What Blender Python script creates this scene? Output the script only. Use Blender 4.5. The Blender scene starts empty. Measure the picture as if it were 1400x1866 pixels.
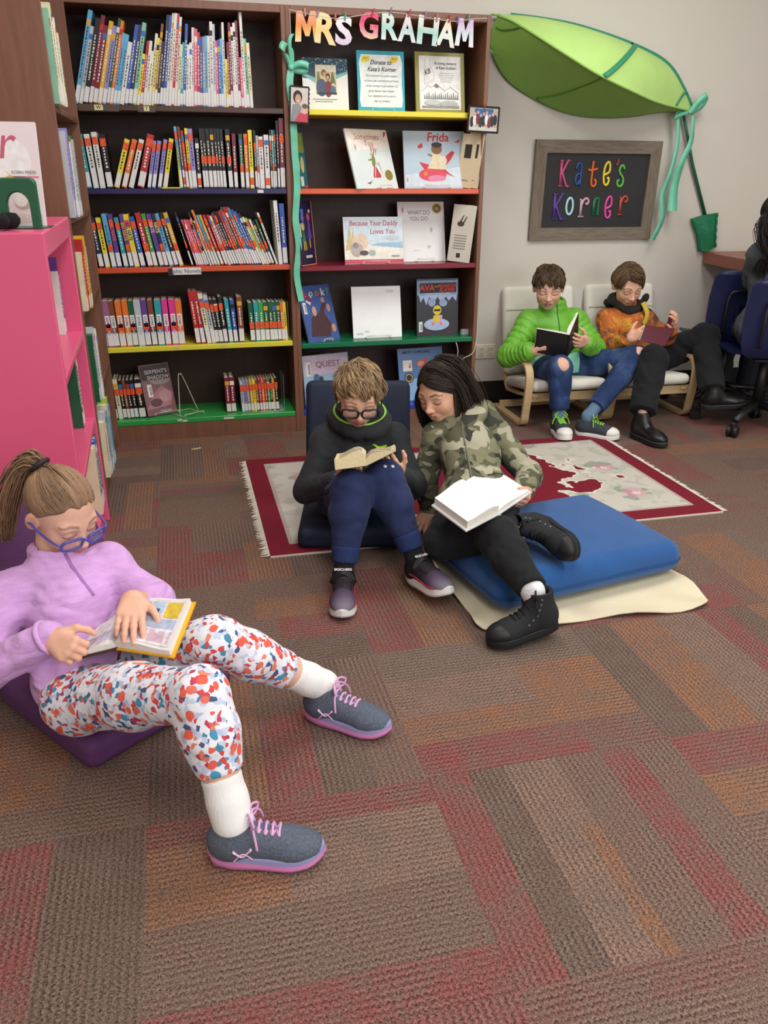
import bpy, math, random
import numpy as np
from mathutils import Vector, Matrix, Euler
R=math.radians; PI=math.pi
SC=bpy.context.scene; COL=SC.collection
# ---------------------------------------------------------------- camera
cam=bpy.data.cameras.new('camera'); camo=bpy.data.objects.new('camera',cam); COL.objects.link(camo)
cam.sensor_fit='VERTICAL'; cam.sensor_height=24.0; cam.lens=24.0*1466.82/1866; cam.clip_start=.02
def _cam():
    yaw,pit,rol=.2411,.3958,.0041
    fw=Vector((math.sin(yaw)*math.cos(pit),math.cos(yaw)*math.cos(pit),-math.sin(pit)))
    r=Vector((math.cos(yaw),-math.sin(yaw),0)); u=r.cross(fw)
    r2=r*math.cos(rol)+u*math.sin(rol); u2=u*math.cos(rol)-r*math.sin(rol)
    M=Matrix((( r2.x,u2.x,-fw.x,.393),(r2.y,u2.y,-fw.y,-3.885),(r2.z,u2.z,-fw.z,1.1882),(0,0,0,1)))
    camo.matrix_world=M
_cam(); SC.camera=camo
# ---------------------------------------------------------------- light
w=bpy.data.worlds.new('world'); SC.world=w; w.use_nodes=True
w.node_tree.nodes['Background'].inputs[0].default_value=(.95,.97,1,1)
w.node_tree.nodes['Background'].inputs[1].default_value=.55
def area(name,loc,rot,sx,sy,p,col=(1,.985,.965)):
    l=bpy.data.lights.new(name,'AREA'); l.shape='RECTANGLE'; l.size=sx; l.size_y=sy; l.energy=p; l.color=col
    o=bpy.data.objects.new(name,l); COL.objects.link(o); o.location=loc; o.rotation_euler=rot; return o
for i,(x,y) in enumerate([(.9,-1.3),(2.6,-1.3),(.9,-3.6),(2.6,-3.6),(.9,-5.6),(2.6,-5.6)]):
    area('ceiling_panel_light',(x,y,2.66),(0,0,0),.6,1.2,24)
area('window_light',(3.6,-6.6,1.7),(R(82),0,R(18)),3.0,1.5,60,(.93,.97,1))
SC.view_settings.view_transform='Standard'; SC.view_settings.look='None'
SC.view_settings.exposure=0.17; SC.view_settings.gamma=1; SC.view_settings.use_curve_mapping=False
# ---------------------------------------------------------------- materials
def lin(c):
    if isinstance(c,str):
        c=c.lstrip('#'); c=[int(c[i:i+2],16)/255 for i in (0,2,4)]
    return tuple(x/12.92 if x<=.04045 else ((x+.055)/1.055)**2.4 for x in c)
MATS={}
def mat(col,rough=.6,metal=0,noise=None,bump=None,key=None,spec=.4,alpha=None,sheen=0,fold=None):
    """plain principled; noise=(scale,amount[,stretch xyz]) mottles the colour; bump=(scale,strength[,stretch])"""
    k=key or (col if isinstance(col,str) else tuple(col),rough,metal,str(noise),str(bump),spec,alpha,sheen,str(fold))
    if k in MATS: return MATS[k]
    m=bpy.data.materials.new('m'); m.use_nodes=True; nt=m.node_tree; b=nt.nodes['Principled BSDF']
    L=lin(col); b.inputs['Base Color'].default_value=(*L,1); b.inputs['Roughness'].default_value=rough
    b.inputs['Metallic'].default_value=metal; b.inputs['Specular IOR Level'].default_value=spec
    if sheen: b.inputs['Sheen Weight'].default_value=sheen
    m.diffuse_color=(*L,1)
    if alpha is not None: b.inputs['Alpha'].default_value=alpha
    N=nt.nodes.new; LK=nt.links.new
    if noise or bump or fold:
        tc=N('ShaderNodeTexCoord')
        def nz(sc,stretch):
            mp=N('ShaderNodeMapping'); mp.inputs['Scale'].default_value=stretch; LK(tc.outputs['Object'],mp.inputs[0])
            t=N('ShaderNodeTexNoise'); t.inputs['Scale'].default_value=sc; t.inputs['Detail'].default_value=4; LK(mp.outputs[0],t.inputs[0]); return t
        if noise:
            t=nz(noise[0],noise[2] if len(noise)>2 else (1,1,1))
            r=N('ShaderNodeMapRange'); r.inputs['From Min'].default_value=.3; r.inputs['From Max'].default_value=.7
            r.inputs['To Min'].default_value=1-noise[1]; r.inputs['To Max'].default_value=1+noise[1]; LK(t.outputs[0],r.inputs[0])
            x=N('ShaderNodeVectorMath'); x.operation='SCALE'; x.inputs[0].default_value=L; LK(r.outputs[0],x.inputs['Scale']); LK(x.outputs[0],b.inputs['Base Color'])
        if bump:
            t=nz(bump[0],bump[2] if len(bump)>2 else (1,1,1))
            bp=N('ShaderNodeBump'); bp.inputs['Strength'].default_value=bump[1]; bp.inputs['Distance'].default_value=.004
            LK(t.outputs[0],bp.inputs['Height']); LK(bp.outputs[0],b.inputs['Normal'])
        if fold: # soft creases of cloth: (scale, depth, stretch)
            mp=N('ShaderNodeMapping'); mp.inputs['Scale'].default_value=fold[2] if len(fold)>2 else (1,1,1); LK(tc.outputs['Object'],mp.inputs[0])
            t=N('ShaderNodeTexNoise'); t.inputs['Scale'].default_value=fold[0]; t.inputs['Detail'].default_value=2.2; t.inputs['Distortion'].default_value=.55; LK(mp.outputs[0],t.inputs[0])
            a=N('ShaderNodeMath'); a.operation='SUBTRACT'; LK(t.outputs[0],a.inputs[0]); a.inputs[1].default_value=.5; a2=N('ShaderNodeMath'); a2.operation='ABSOLUTE'; LK(a.outputs[0],a2.inputs[0])
            a3=N('ShaderNodeMath'); a3.operation='POWER'; LK(a2.outputs[0],a3.inputs[0]); a3.inputs[1].default_value=1.25
            b2=N('ShaderNodeBump'); b2.inputs['Strength'].default_value=.8; b2.inputs['Distance'].default_value=fold[1]*3.2; LK(a3.outputs[0],b2.inputs['Height']); 
            if bump: LK(bp.outputs[0],b2.inputs['Normal'])
            LK(b2.outputs[0],b.inputs['Normal'])
    MATS[k]=m; return m
def nodemat(name,fn,rough=.7):
    if name in MATS: return MATS[name]
    m=bpy.data.materials.new(name); m.use_nodes=True; nt=m.node_tree; b=nt.nodes['Principled BSDF']; b.inputs['Roughness'].default_value=rough; b.inputs['Specular IOR Level'].default_value=.3
    fn(nt,nt.nodes.new,nt.links.new,b); MATS[name]=m; return m
def ramp(N,stops,interp='CONSTANT'):
    r=N('ShaderNodeValToRGB'); cr=r.color_ramp; cr.interpolation=interp
    while len(cr.elements)<len(stops): cr.elements.new(.5)
    for e,(p,c) in zip(cr.elements,stops): e.position=p; e.color=(*lin(c),1)
    return r
def attrmat(rough=.5,bump=None,name='attr',sss=0):
    """colour from the point colour attribute Col (colour of skin, hair, prints; face creases and nostrils carry painted shade)"""
    def f(nt,N,LK,b):
        a=N('ShaderNodeAttribute'); a.attribute_name='Col'; LK(a.outputs['Color'],b.inputs['Base Color'])
        if bump:
            t=N('ShaderNodeTexNoise'); t.inputs['Scale'].default_value=bump[0]; tc=N('ShaderNodeTexCoord'); LK(tc.outputs['Object'],t.inputs[0])
            bp=N('ShaderNodeBump'); bp.inputs['Strength'].default_value=bump[1]; bp.inputs['Distance'].default_value=.003; LK(t.outputs[0],bp.inputs['Height']); LK(bp.outputs[0],b.inputs['Normal'])
        if sss:
            b.inputs['Subsurface Weight'].default_value=sss; b.inputs['Subsurface Radius'].default_value=(.012,.005,.003); b.inputs['Subsurface Scale'].default_value=.6
    return nodemat(name,f,rough)
# ---------------------------------------------------------------- mesh building
def euler(r): return np.array(Euler(r).to_matrix())
class MB:
    def __init__(s): s.v=[]; s.f=[]; s.m=[]; s.n=0
    def add(s,v,f,m=0):
        v=np.asarray(v,float); s.v.append(v); s.f+= [tuple(i+s.n for i in q) for q in f]; s.m+=[m]*len(f); s.n+=len(v)
    def box(s,lo,hi,m=0,M=None,bev=0):
        (a,b,c),(d,e,g)=lo,hi
        if bev<=0:
            v=np.array([(x,y,z) for z in (c,g) for y in (b,e) for x in (a,d)],float)
            f=[(0,2,3,1),(4,5,7,6),(0,1,5,4),(2,6,7,3),(0,4,6,2),(1,3,7,5)]
        else:
            bev=min(bev,(d-a)*.45,(e-b)*.45,(g-c)*.45)
            v=[];idx={}
            for iz,z in enumerate((c,g)):
                for iy,y in enumerate((b,e)):
                    for ix,x in enumerate((a,d)):
                        sx,sy,sz=(1,-1)[ix],(1,-1)[iy],(1,-1)[iz]
                        for ax in range(3):
                            p=[x+sx*bev,y+sy*bev,z+sz*bev]; p[ax]=(x,y,z)[ax]
                            idx[(ix,iy,iz,ax)]=len(v); v.append(p)
            I=lambda *k: idx[k]
            f=[]
            for ax in range(3):
                for sd in (0,1):
                    q=[]
                    for (p,r_) in ((0,0),(1,0),(1,1),(0,1)):
                        k=[0,0,0]; k[ax]=sd; k[(ax+1)%3]=p; k[(ax+2)%3]=r_; q.append(I(*k,ax))
                    f.append(q if sd else q[::-1])
            for ax in range(3):   # edges along ax
                b1,b2=(ax+1)%3,(ax+2)%3
                for p in (0,1):
                    for r_ in (0,1):
                        k0=[0,0,0];k1=[0,0,0];k1[ax]=1;k0[b1]=k1[b1]=p;k0[b2]=k1[b2]=r_
                        q=[I(*k0,b1),I(*k1,b1),I(*k1,b2),I(*k0,b2)]
                        f.append(q if p==r_ else q[::-1])
            for ix in (0,1):
                for iy in (0,1):
                    for iz in (0,1):
                        q=[I(ix,iy,iz,0),I(ix,iy,iz,1),I(ix,iy,iz,2)]
                        f.append(q if (ix+iy+iz)%2==1 else q[::-1])
            v=np.array(v)
        if M is not None: v=xf(M,v)
        s.add(v,f,m); return s
    def prism(s,poly,y0,y1,m=0,M=None,side=None):
        """poly in (x,z), extruded along y"""
        n=len(poly); v=[(x,y0,z) for x,z in poly]+[(x,y1,z) for x,z in poly]
        f=[tuple(range(n)),tuple(range(2*n-1,n-1,-1))]
        sf=[(i,i+n,(i+1)%n+n,(i+1)%n) for i in range(n)]
        v=np.array(v,float)
        if M is not None: v=xf(M,v)
        k=s.n; s.add(v,f,m); s.f+=[tuple(i+k for i in q) for q in sf]; s.m+=[m if side is None else side]*n; return s
    def tube(s,P,r,seg=8,m=0,caps=True,flat=None,closed=False):
        P=np.asarray(P,float); n=len(P); rr=np.broadcast_to(np.asarray(r,float),(n,)) if np.ndim(r)<2 else None
        T=np.gradient(P,axis=0) if n>2 else np.repeat((P[1:]-P[:1]),n,0)
        if closed: T=np.roll(P,-1,0)-np.roll(P,1,0)
        T/=np.linalg.norm(T,axis=1)[:,None]+1e-12
        up=np.array(flat,float) if flat is not None else np.array([0,0,1.0]) if abs(T[0][2])<.9 else np.array([1.0,0,0])
        V=[]
        prev=up
        for i in range(n):
            a=np.cross(T[i],prev); 
            if np.linalg.norm(a)<1e-6: a=np.cross(T[i],[.3,.5,.8])
            a/=np.linalg.norm(a); b=np.cross(a,T[i]); 
            if flat is None: prev=b
            ra,rb=(rr[i],rr[i]) if rr is not None else r[i]
            for k in range(seg):
                t=2*PI*k/seg; V.append(P[i]+a*math.cos(t)*ra+b*math.sin(t)*rb)
        F=[]
        for i in range(n if closed else n-1):
            j=(i+1)%n
            for k in range(seg):
                F.append((i*seg+k,i*seg+(k+1)%seg,j*seg+(k+1)%seg,j*seg+k))
        if caps and not closed: F+= [tuple(range(seg))[::-1],tuple((n-1)*seg+k for k in range(seg))]
        s.add(V,F,m); return s
    def lathe(s,prof,seg=24,m=0,M=None):
        n=len(prof); v=[]; 
        for r,z in prof:
            for k in range(seg): t=2*PI*k/seg; v.append((r*math.cos(t),r*math.sin(t),z))
        f=[]
        for i in range(n-1):
            for k in range(seg): f.append((i*seg+k,i*seg+(k+1)%seg,(i+1)*seg+(k+1)%seg,(i+1)*seg+k))
        f+=[tuple(range(seg))[::-1],tuple((n-1)*seg+k for k in range(seg))]
        v=np.array(v)
        if M is not None: v=xf(M,v)
        s.add(v,f,m); return s
    def grid(s,G,m=0,wrapu=False,wrapv=False):
        G=np.asarray(G,float); a,b=G.shape[:2]
        f=[]
        for i in range(a if wrapu else a-1):
            for j in range(b if wrapv else b-1):
                f.append((i*b+j,i*b+(j+1)%b,((i+1)%a)*b+(j+1)%b,((i+1)%a)*b+j))
        s.add(G.reshape(-1,3),f,m); return s
    def build(s,name,mats,parent=None,smooth=False,loc=None,rot=None):
        v=np.concatenate(s.v) if s.v else np.zeros((0,3))
        o=mesh(name,v,s.f,mats,parent,smooth,s.m)
        if loc is not None: o.location=loc
        if rot is not None: o.rotation_euler=rot
        return o
def xf(M,v):
    M=np.array(M,float); return v@M[:3,:3].T+M[:3,3]
def TR(loc=(0,0,0),rot=(0,0,0),sc=(1,1,1)):
    return Matrix.Translation(loc)@Euler(rot).to_matrix().to_4x4()@Matrix.Diagonal((*sc,1))
def mesh(name,v,f,mats,parent=None,smooth=False,mi=None,cols=None):
    me=bpy.data.meshes.new(name); me.from_pydata([tuple(map(float,p)) for p in v],[],[tuple(map(int,q)) for q in f])
    for m in (mats if isinstance(mats,(list,tuple)) else [mats]): me.materials.append(m)
    if mi is not None and len(me.materials)>1: me.polygons.foreach_set('material_index',np.array(mi,dtype=np.int32))
    if smooth: me.polygons.foreach_set('use_smooth',np.ones(len(me.polygons),dtype=bool))
    if cols is not None:
        a=me.attributes.new('Col','FLOAT_COLOR','POINT'); c=np.ones((len(v),4)); c[:,:3]=cols; a.data.foreach_set('color',c.astype(np.float32).ravel())
    me.update(); me.validate()
    o=bpy.data.objects.new(name,me); COL.objects.link(o)
    if parent is not None: o.parent=parent
    return o
def tag(o,label=None,cat=None,group=None,kind=None):
    if label: o['label']=label
    if cat: o['category']=cat
    if group: o['group']=group
    if kind: o['kind']=kind
    return o
def empty(name,loc,label,cat,group=None,rot=(0,0,0)):
    o=bpy.data.objects.new(name,None); COL.objects.link(o); o.location=loc; o.rotation_euler=rot; o.empty_display_size=.05
    return tag(o,label,cat,group)
def copytree(o,parent=None):
    c=o.copy(); COL.objects.link(c)
    if parent is not None: c.parent=parent
    for ch in list(o.children): copytree(ch,c)
    return c
def smooth_path(P,n=8,closed=False):
    P=np.asarray(P,float); k=len(P); out=[]
    for i in range(k if closed else k-1):
        g=lambda j: P[j%k] if closed else P[min(max(j,0),k-1)]
        a,b,c,d=g(i-1),g(i),g(i+1),g(i+2)
        for t in np.linspace(0,1,n,endpoint=False):
            out.append(.5*((2*b)+(-a+c)*t+(2*a-5*b+4*c-d)*t*t+(-a+3*b-3*c+d)*t**3))
    if not closed: out.append(P[-1])
    return np.array(out)
TXT={}
def text(s,size,m,parent,loc,rot=(R(90),0,0),ext=.0006,off=0.0,align='CENTER',name='lettering',sx=1,shear=0,space=1):
    """raised lettering built from the built-in font, as a mesh"""
    k=(s,ext,off,align,shear,space)
    if k not in TXT:
        c=bpy.data.curves.new('t','FONT'); c.body=s; c.size=1; c.extrude=0; c.offset=off; c.align_x=align; c.align_y='BOTTOM_BASELINE'; c.shear=shear; c.space_character=space; c.resolution_u=3
        o=bpy.data.objects.new('t',c); COL.objects.link(o)
        dg=bpy.context.evaluated_depsgraph_get(); me=bpy.data.meshes.new_from_object(o.evaluated_get(dg),depsgraph=dg)
        bpy.data.objects.remove(o); bpy.data.curves.remove(c); TXT[k]=me
    me=TXT[k]; v=np.array([p.co for p in me.vertices]); f=[tuple(p.vertices) for p in me.polygons]
    if not len(v): return None
    # give it thickness: front copy plus side walls
    ed={}
    for q in f:
        for i in range(len(q)):
            e=(q[i],q[(i+1)%len(q)]); 
            if (e[1],e[0]) in ed: del ed[(e[1],e[0])]
            else: ed[e]=1
    n=len(v); vv=np.concatenate([v*[size*sx,size,0]+[0,0,ext],v*[size*sx,size,0]])
    ff=f+[(a,b,b+n,a+n)[::-1] for a,b in ed]
    o=mesh(name,vv,ff,m,parent); o.location=loc; o.rotation_euler=rot; return o
# ================================================================ setting
def carpet():
    rnd=random.Random(11)
    PX,PY,OX,OY=.575,.5,.235,-2.58
    pal={'b':'#76584c','d':'#5f4840','t':'#8a6c5c','r':'#8a3236','o':'#96603c','e':'#756256','m':'#7a4a42'}
    W='bbdtebbmd'
    fixed={ # (i,j): bands across the tile (from low v): width, colour  or (split fraction, colour, colour)
     (0,-1):[(.18,'r'),(.32,'b'),(.36,(.45,'o','t')),(.14,'r')],(1,-1):[(.16,'r'),(.14,'d'),(.15,'t'),(.06,(.6,'o','t')),(.18,'b'),(.14,'r'),(.17,'b')],
     (-1,-1):[(.45,'m'),(.25,'r'),(.3,'d')],(1,0):[(.22,(.7,'r','m')),(.2,(.5,'o','o')),(.3,(.6,'t','o')),(.28,'e')],(0,0):[(.22,'d'),(.2,'o'),(.2,(.6,'r','b')),(.2,'d'),(.18,'b')],
     (-1,0):[(.2,'b'),(.55,(.7,'o','b')),(.25,'b')],(2,-1):[(.5,'b'),(.25,(.6,'o','o')),(.25,'r')],(2,0):[(.2,'d'),(.25,'o'),(.25,'t'),(.15,'r'),(.15,'d')],(0,1):[(.25,'d'),(.25,(.6,'b','r')),(.25,(.5,'b','o')),(.25,'b')],
     (0,2):[(.2,'r'),(.3,(.5,'r','b')),(.25,(.6,'o','b')),(.25,'d')],(1,1):[(.25,'r'),(.25,'o'),(.5,'b')],(2,1):[(.3,'r'),(.3,'b'),(.4,'o')]}
    V=[];F=[];c=[];ori=[]
    def q(a,b,x0,x1,cl,o):
        n=len(V); V.extend([(a,x0,0),(b,x0,0),(b,x1,0),(a,x1,0)]); F.append((n,n+1,n+2,n+3)); c.append((*[a*.50+b_*.50 for a,b_ in zip(lin(pal[cl]),lin('#67564c'))],1)); ori.append(o)
    for i in range(-2,8):
        for j in range(-8,6):
            x0,y0=OX+i*PX,OY+j*PY; vert=(i+j)%2==0
            if vert: U,Vv,u0,v0=PY,PX,y0,x0
            else: U,Vv,u0,v0=PX,PY,x0,y0
            bands=fixed.get((i,j))
            if not bands:
                bands=[];rem=1.0
                while rem>.02:
                    wd=min(rem,rnd.choice([.1,.14,.18,.22,.3])); rem-=wd
                    k=rnd.random()
                    ca=rnd.choice(W) if k<.58 else rnd.choice('rroom'); cb=rnd.choice(W)
                    bands.append((wd,(rnd.uniform(.25,.75),ca,cb) if rnd.random()<.5 else ca))
            v=v0
            for wd,sp in bands:
                v1=v+wd*Vv
                segs=[(u0,u0+U,sp)] if isinstance(sp,str) else [(u0,u0+sp[0]*U,sp[1]),(u0+sp[0]*U,u0+U,sp[2])]
                for a,b,cl in segs:
                    if vert: q(v,v1,a,b,cl,1.0)
                    else: q(a,b,v,v1,cl,0.0)
                v=v1
    def f(nt,N,LK,b):
        tc=N('ShaderNodeTexCoord'); sp=N('ShaderNodeSeparateXYZ'); LK(tc.outputs['Object'],sp.inputs[0])
        ab=N('ShaderNodeAttribute'); ab.attribute_name='bcol'; ao=N('ShaderNodeAttribute'); ao.attribute_name='ori'
        def mix(x,y):
            m=N('ShaderNodeMix'); LK(ao.outputs['Fac'],m.inputs[0]); LK(x,m.inputs[2]); LK(y,m.inputs[3]); return m.outputs[0]
        def math_(op,a,b_=None,c_=None):
            m=N('ShaderNodeMath'); m.operation=op
            for k,x in enumerate((a,b_,c_)):
                if x is None: continue
                if isinstance(x,(int,float)): m.inputs[k].default_value=x
                else: LK(x,m.inputs[k])
            return m.outputs[0]
        u=mix(sp.outputs['X'],sp.outputs['Y']); v=mix(sp.outputs['Y'],sp.outputs['X'])
        nz=N('ShaderNodeTexNoise'); nz.inputs['Scale'].default_value=210; nz.inputs['Detail'].default_value=2; LK(tc.outputs['Object'],nz.inputs[0])
        nb=N('ShaderNodeTexNoise'); nb.inputs['Scale'].default_value=7; nb.inputs['Detail'].default_value=2; LK(tc.outputs['Object'],nb.inputs[0])
        zig=math_('PINGPONG',math_('ADD',u,math_('MULTIPLY',nz.outputs[0],.006)),.006)
        vv=math_('ADD',v,math_('MULTIPLY',zig,.75))
        vv=math_('ADD',vv,math_('MULTIPLY',math_('SUBTRACT',nz.outputs[0],.5),.008))
        s=math_('SINE',math_('MULTIPLY',vv,2*PI/.0128))
        # stripe strength drifts from row to row
        st=math_('MULTIPLY',s,math_('MULTIPLY_ADD',nb.outputs[0],1.3,-.2))
        k=math_('MULTIPLY_ADD',st,.55,1.0)
        k=math_('ADD',k,math_('MULTIPLY',math_('SUBTRACT',nz.outputs[0],.5),2.4))
        n3=N('ShaderNodeTexNoise'); n3.inputs['Scale'].default_value=430; n3.inputs['Detail'].default_value=1; LK(tc.outputs['Object'],n3.inputs[0])
        k=math_('ADD',k,math_('MULTIPLY',math_('SUBTRACT',n3.outputs[0],.5),2.6))
        k=math_('MINIMUM',math_('MAXIMUM',k,.18),2.1)
        ny=N('ShaderNodeTexNoise'); ny.inputs['Scale'].default_value=11; ny.inputs['Detail'].default_value=6; ny.inputs['Roughness'].default_value=.75; LK(tc.outputs['Object'],ny.inputs[0])
        mr=N('ShaderNodeMapRange'); mr.inputs['From Min'].default_value=.38; mr.inputs['From Max'].default_value=.68; mr.inputs['To Max'].default_value=.82; LK(ny.outputs[0],mr.inputs[0])
        mc=N('ShaderNodeMix'); mc.data_type='RGBA'; LK(mr.outputs[0],mc.inputs[0]); LK(ab.outputs['Color'],mc.inputs[6]); mc.inputs[7].default_value=(*lin('#695950'),1)
        x=N('ShaderNodeVectorMath'); x.operation='SCALE'; LK(mc.outputs[2],x.inputs[0]); LK(k,x.inputs['Scale']); LK(x.outputs[0],b.inputs['Base Color'])
        bp=N('ShaderNodeBump'); bp.inputs['Strength'].default_value=.25; bp.inputs['Distance'].default_value=.004; LK(k,bp.inputs['Height']); LK(bp.outputs[0],b.inputs['Normal'])
    m=nodemat('carpet',f,.95)
    o=mesh('floor',V,F,m); me=o.data
    a=me.attributes.new('bcol','FLOAT_COLOR','FACE'); a.data.foreach_set('color',np.array(c,np.float32).ravel())
    a=me.attributes.new('ori','FLOAT','FACE'); a.data.foreach_set('value',np.array(ori,np.float32))
    tag(o,kind='structure')
carpet()
WALLM=mat('#cfc9bf',.75,noise=(1.2,.03),bump=(260,.12))
def wallbox(name,lo,hi,m): tag(MB().box(lo,hi).build(name,m),kind='structure')
wallbox('wall_back',(-.9,.30,0),(4.83,.40,2.7),WALLM)
wallbox('wall_left',(-1.0,-6.6,0),(-.9,.40,2.7),WALLM)
wallbox('wall_right',(4.83,-6.6,0),(4.93,.40,2.7),WALLM)
wallbox('ceiling',(-1.0,-6.6,2.7),(4.93,.40,2.75),mat('#e4e2dc',.9,bump=(90,.3)))
wallbox('baseboard_back',(1.829,.286,0),(4.83,.2995,.128),mat('#17130f',.5))
WOOD=mat('#7a5340',.42,noise=(9,.14,(6,6,.5)),spec=.45)
WOOD_SHADED=mat('#3a271e',.5,noise=(9,.12,(6,6,.5)))  # darker copy of the wood: shade inside the cases painted in
H=1.843
def bookcase(x0,shelves,label,wd=.914,dp=.285):
    t=empty('bookcase',(x0,0,0),label,'bookcase','dark bookcases along the back wall')
    T=.02
    MB().box((0,0,0),(T,dp,H),bev=.002).build('side_panel',WOOD,t); MB().box((wd-T,0,0),(wd,dp,H),bev=.002).build('side_panel',WOOD,t)
    MB().box((T,0.001,H-.03),(wd-T,dp,H),bev=.002).build('top_panel',WOOD,t)
    MB().box((T,dp-.008,.08),(wd-T,dp-.001,H-.03)).build('back_panel',WOOD_SHADED,t)
    MB().box((T,.004,0),(wd-T,.022,.079)).build('kick_board',WOOD,t)
    for z,c,nm in shelves:
        o=MB().box((T+.001,.002,z-.023),(wd-T-.001,dp-.009,z),bev=.0025).build('shelf',mat(c,.3,spec=.5),t); o['label']=nm
    return t
SL=[1.456,1.133,.805,.452,.102]; SR=[1.455,1.132,.795,.435,.102]
bookcase(0,list(zip(SL,('#4a3026','#2a2350','#c8502c','#d8cf3e','#2f9a48'),('dark brown shelf','dark violet blue shelf','orange shelf','yellow shelf','bright green shelf'))),'tall brown bookcase crammed with shelved books and coloured shelves, beside the display bookcase')
bookcase(.914,list(zip(SR,('#e6d81c','#d4552a','#7e1a30','#157048','#2a3fb0'),('yellow shelf','orange shelf','burgundy shelf','deep green shelf','blue shelf'))),'tall brown bookcase with books displayed facing out under the paper letter banner')
# tall bookcase along the left wall, seen from its end panel
def tall_case():
    t=empty('bookcase',(-.27,-.80,0),'tall plain brown bookcase seen from its end panel, behind the pink shelf unit','bookcase')
    L=.78; D=.315; T=.022
    MB().box((0,0,0),(D,T,1.98),bev=.002).build('side_panel',WOOD,t); MB().box((0,L-T,0),(D,L,1.98),bev=.002).build('side_panel',WOOD,t)
    MB().box((0,T,1.95),(D,L-T,1.98)).build('top_panel',WOOD,t); MB().box((0,T,.05),(.008,L-T,1.95)).build('back_panel',WOOD_SHADED,t)
    MB().box((D-.03,T,0),(D-.012,L-T,.08)).build('kick_board',WOOD,t)
    for z in TZ: MB().box((.009,T,z-.02),(D-.002,L-T,z),bev=.002).build('shelf',WOOD,t)
TZ=[.10,.40,.735,1.05,1.40]
tall_case()
PINK=mat('#dd5a80',.32,spec=.5)
PY0,PY1=-1.74,-.95; PZ=1.062
def pink_unit():
    t=empty('low_shelf_unit',(.058,-.95,0),'low hot pink shelf unit with open side, a picture book on top','shelf unit',rot=(0,0,R(2.2)))
    L=.80; D=.40; T=.024   # local x -D..0 , y -L..0
    MB().box((-D,-L,0),(0,-L+T,PZ),bev=.004).build('end_panel',PINK,t); b=MB().box((-D,-T,0),(0,0,PZ),bev=.004)
    for k in range(9): b.lathe([(.0035,0),(.0035,.0012)],8,1,M=TR((-.06,-T-.0001,.46+.055*k),(R(90),0,0)))
    b.build('end_panel',[PINK,mat('#5a1c30',.8)],t)
    MB().box((-D,-L+T,PZ-.06),(0,-T,PZ-.0005),bev=.004).build('top_panel',PINK,t); MB().box((-D,-L+T,.02),(-D+.012,-T,PZ-.06)).build('back_panel',PINK,t)
    MB().box((-D+.012,-L+T,0),(-.012,-T,.09),bev=.002).build('base_panel',PINK,t)
    for z in (.40,.70): MB().box((-D+.012,-L+T,z-.022),(-.004,-T,z),bev=.003).build('shelf',PINK,t)
    return t
PU=pink_unit()
# ================================================================ books
PAPER=mat('#e9e2cf',.85,noise=(160,.06,(8,1,1))); LABEL=mat('#dedcd8',.5,noise=(120,.12)); STICK=mat('#e4572a',.5,noise=(90,.25))
NAMES={'r':('red','#b3252c'),'R':('maroon','#7a1f36'),'o':('orange','#e0742c'),'y':('yellow','#e6d23a'),'Y':('mustard','#d8a72c'),'g':('green','#3f9a44'),'G':('dark green','#1d5a3a'),'b':('blue','#2f56a8'),'B':('navy','#20284f'),
 'c':('sky blue','#5fa6cc'),'t':('teal','#2f9aa0'),'p':('purple','#61408c'),'P':('pink','#d9577c'),'m':('magenta','#d8398a'),'k':('black','#1c1a1c'),'w':('white','#dfdcd6'),'e':('grey','#8e8f94'),'s':('silver','#b9bcc2'),'n':('brown','#7c4a30'),
 'l':('lilac','#8f86c8'),'i':('cream','#e2d5b2'),'L':('lime green','#a8c83c'),'a':('mauve','#a0608e'),'T':('pale green','#86b89c')}
ORD=lambda n: '%d%s'%(n,'th' if 10<=n%100<=20 else {1:'st',2:'nd',3:'rd'}.get(n%10,'th'))
def spine_book(t,h,d,c,lab=.22,stick=None,title=True,seed=0):
    """book standing with its spine towards -y; origin at the middle of the spine's foot"""
    rnd=random.Random(seed); cm=mat(NAMES[c][1],.35,noise=(14,.10),spec=.5)
    light=NAMES[c][0] in ('white','yellow','cream','silver','lime green','pale green','lilac','sky blue')
    tm=mat('#3a3434' if light else '#e8dfcf',.5)
    b=MB(); bt=min(.0022,t*.22)
    b.box((-t/2,0,0),(-t/2+bt,d,h)); b.box((t/2-bt,0,0),(t/2,d,h)); b.box((-t/2+bt,0,0),(t/2-bt,.0025,h),bev=0)
    # a printed band and a dashed title on the spine
    if title:
        z=h*(lab+.08); e=h*.9; acc=rnd.choice(['#e8dfcf','#d9a12c','#b5322f','#3a6db0','#1f1d1f'])
        if rnd.random()<.6: b.box((-t*.46,-.0004,e-.02),(t*.46,.0001,e),2)
        wdt=t*.16
        while z<e-.03:
            l=rnd.uniform(.004,.011); b.box((-wdt,-.0004,z),(wdt*rnd.uniform(.4,1.2),.0001,z+l),1); z+=l+rnd.uniform(.0025,.006)
        mats=[cm,tm,mat(acc,.5)]
    else: mats=[cm]
    o=b.build('book',mats)
    MB().box((-t/2+bt,.0025,.003),(t/2-bt,d-.004,h-.004)).build('page_block',PAPER,o)
    if lab: MB().box((-t*.47,-.0007,.006),(t*.47,-.0001,h*lab)).build('spine_label',LABEL,o)
    if stick is not None: MB().box((-t*.47,-.0009,h*stick),(t*.47,-.0001,h*stick+.03)).build('genre_sticker',STICK,o)
    return o
def X_at(px,z):  # column where a picture-plane measure at the shelf front stands
    return px
ROWS={}
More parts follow.
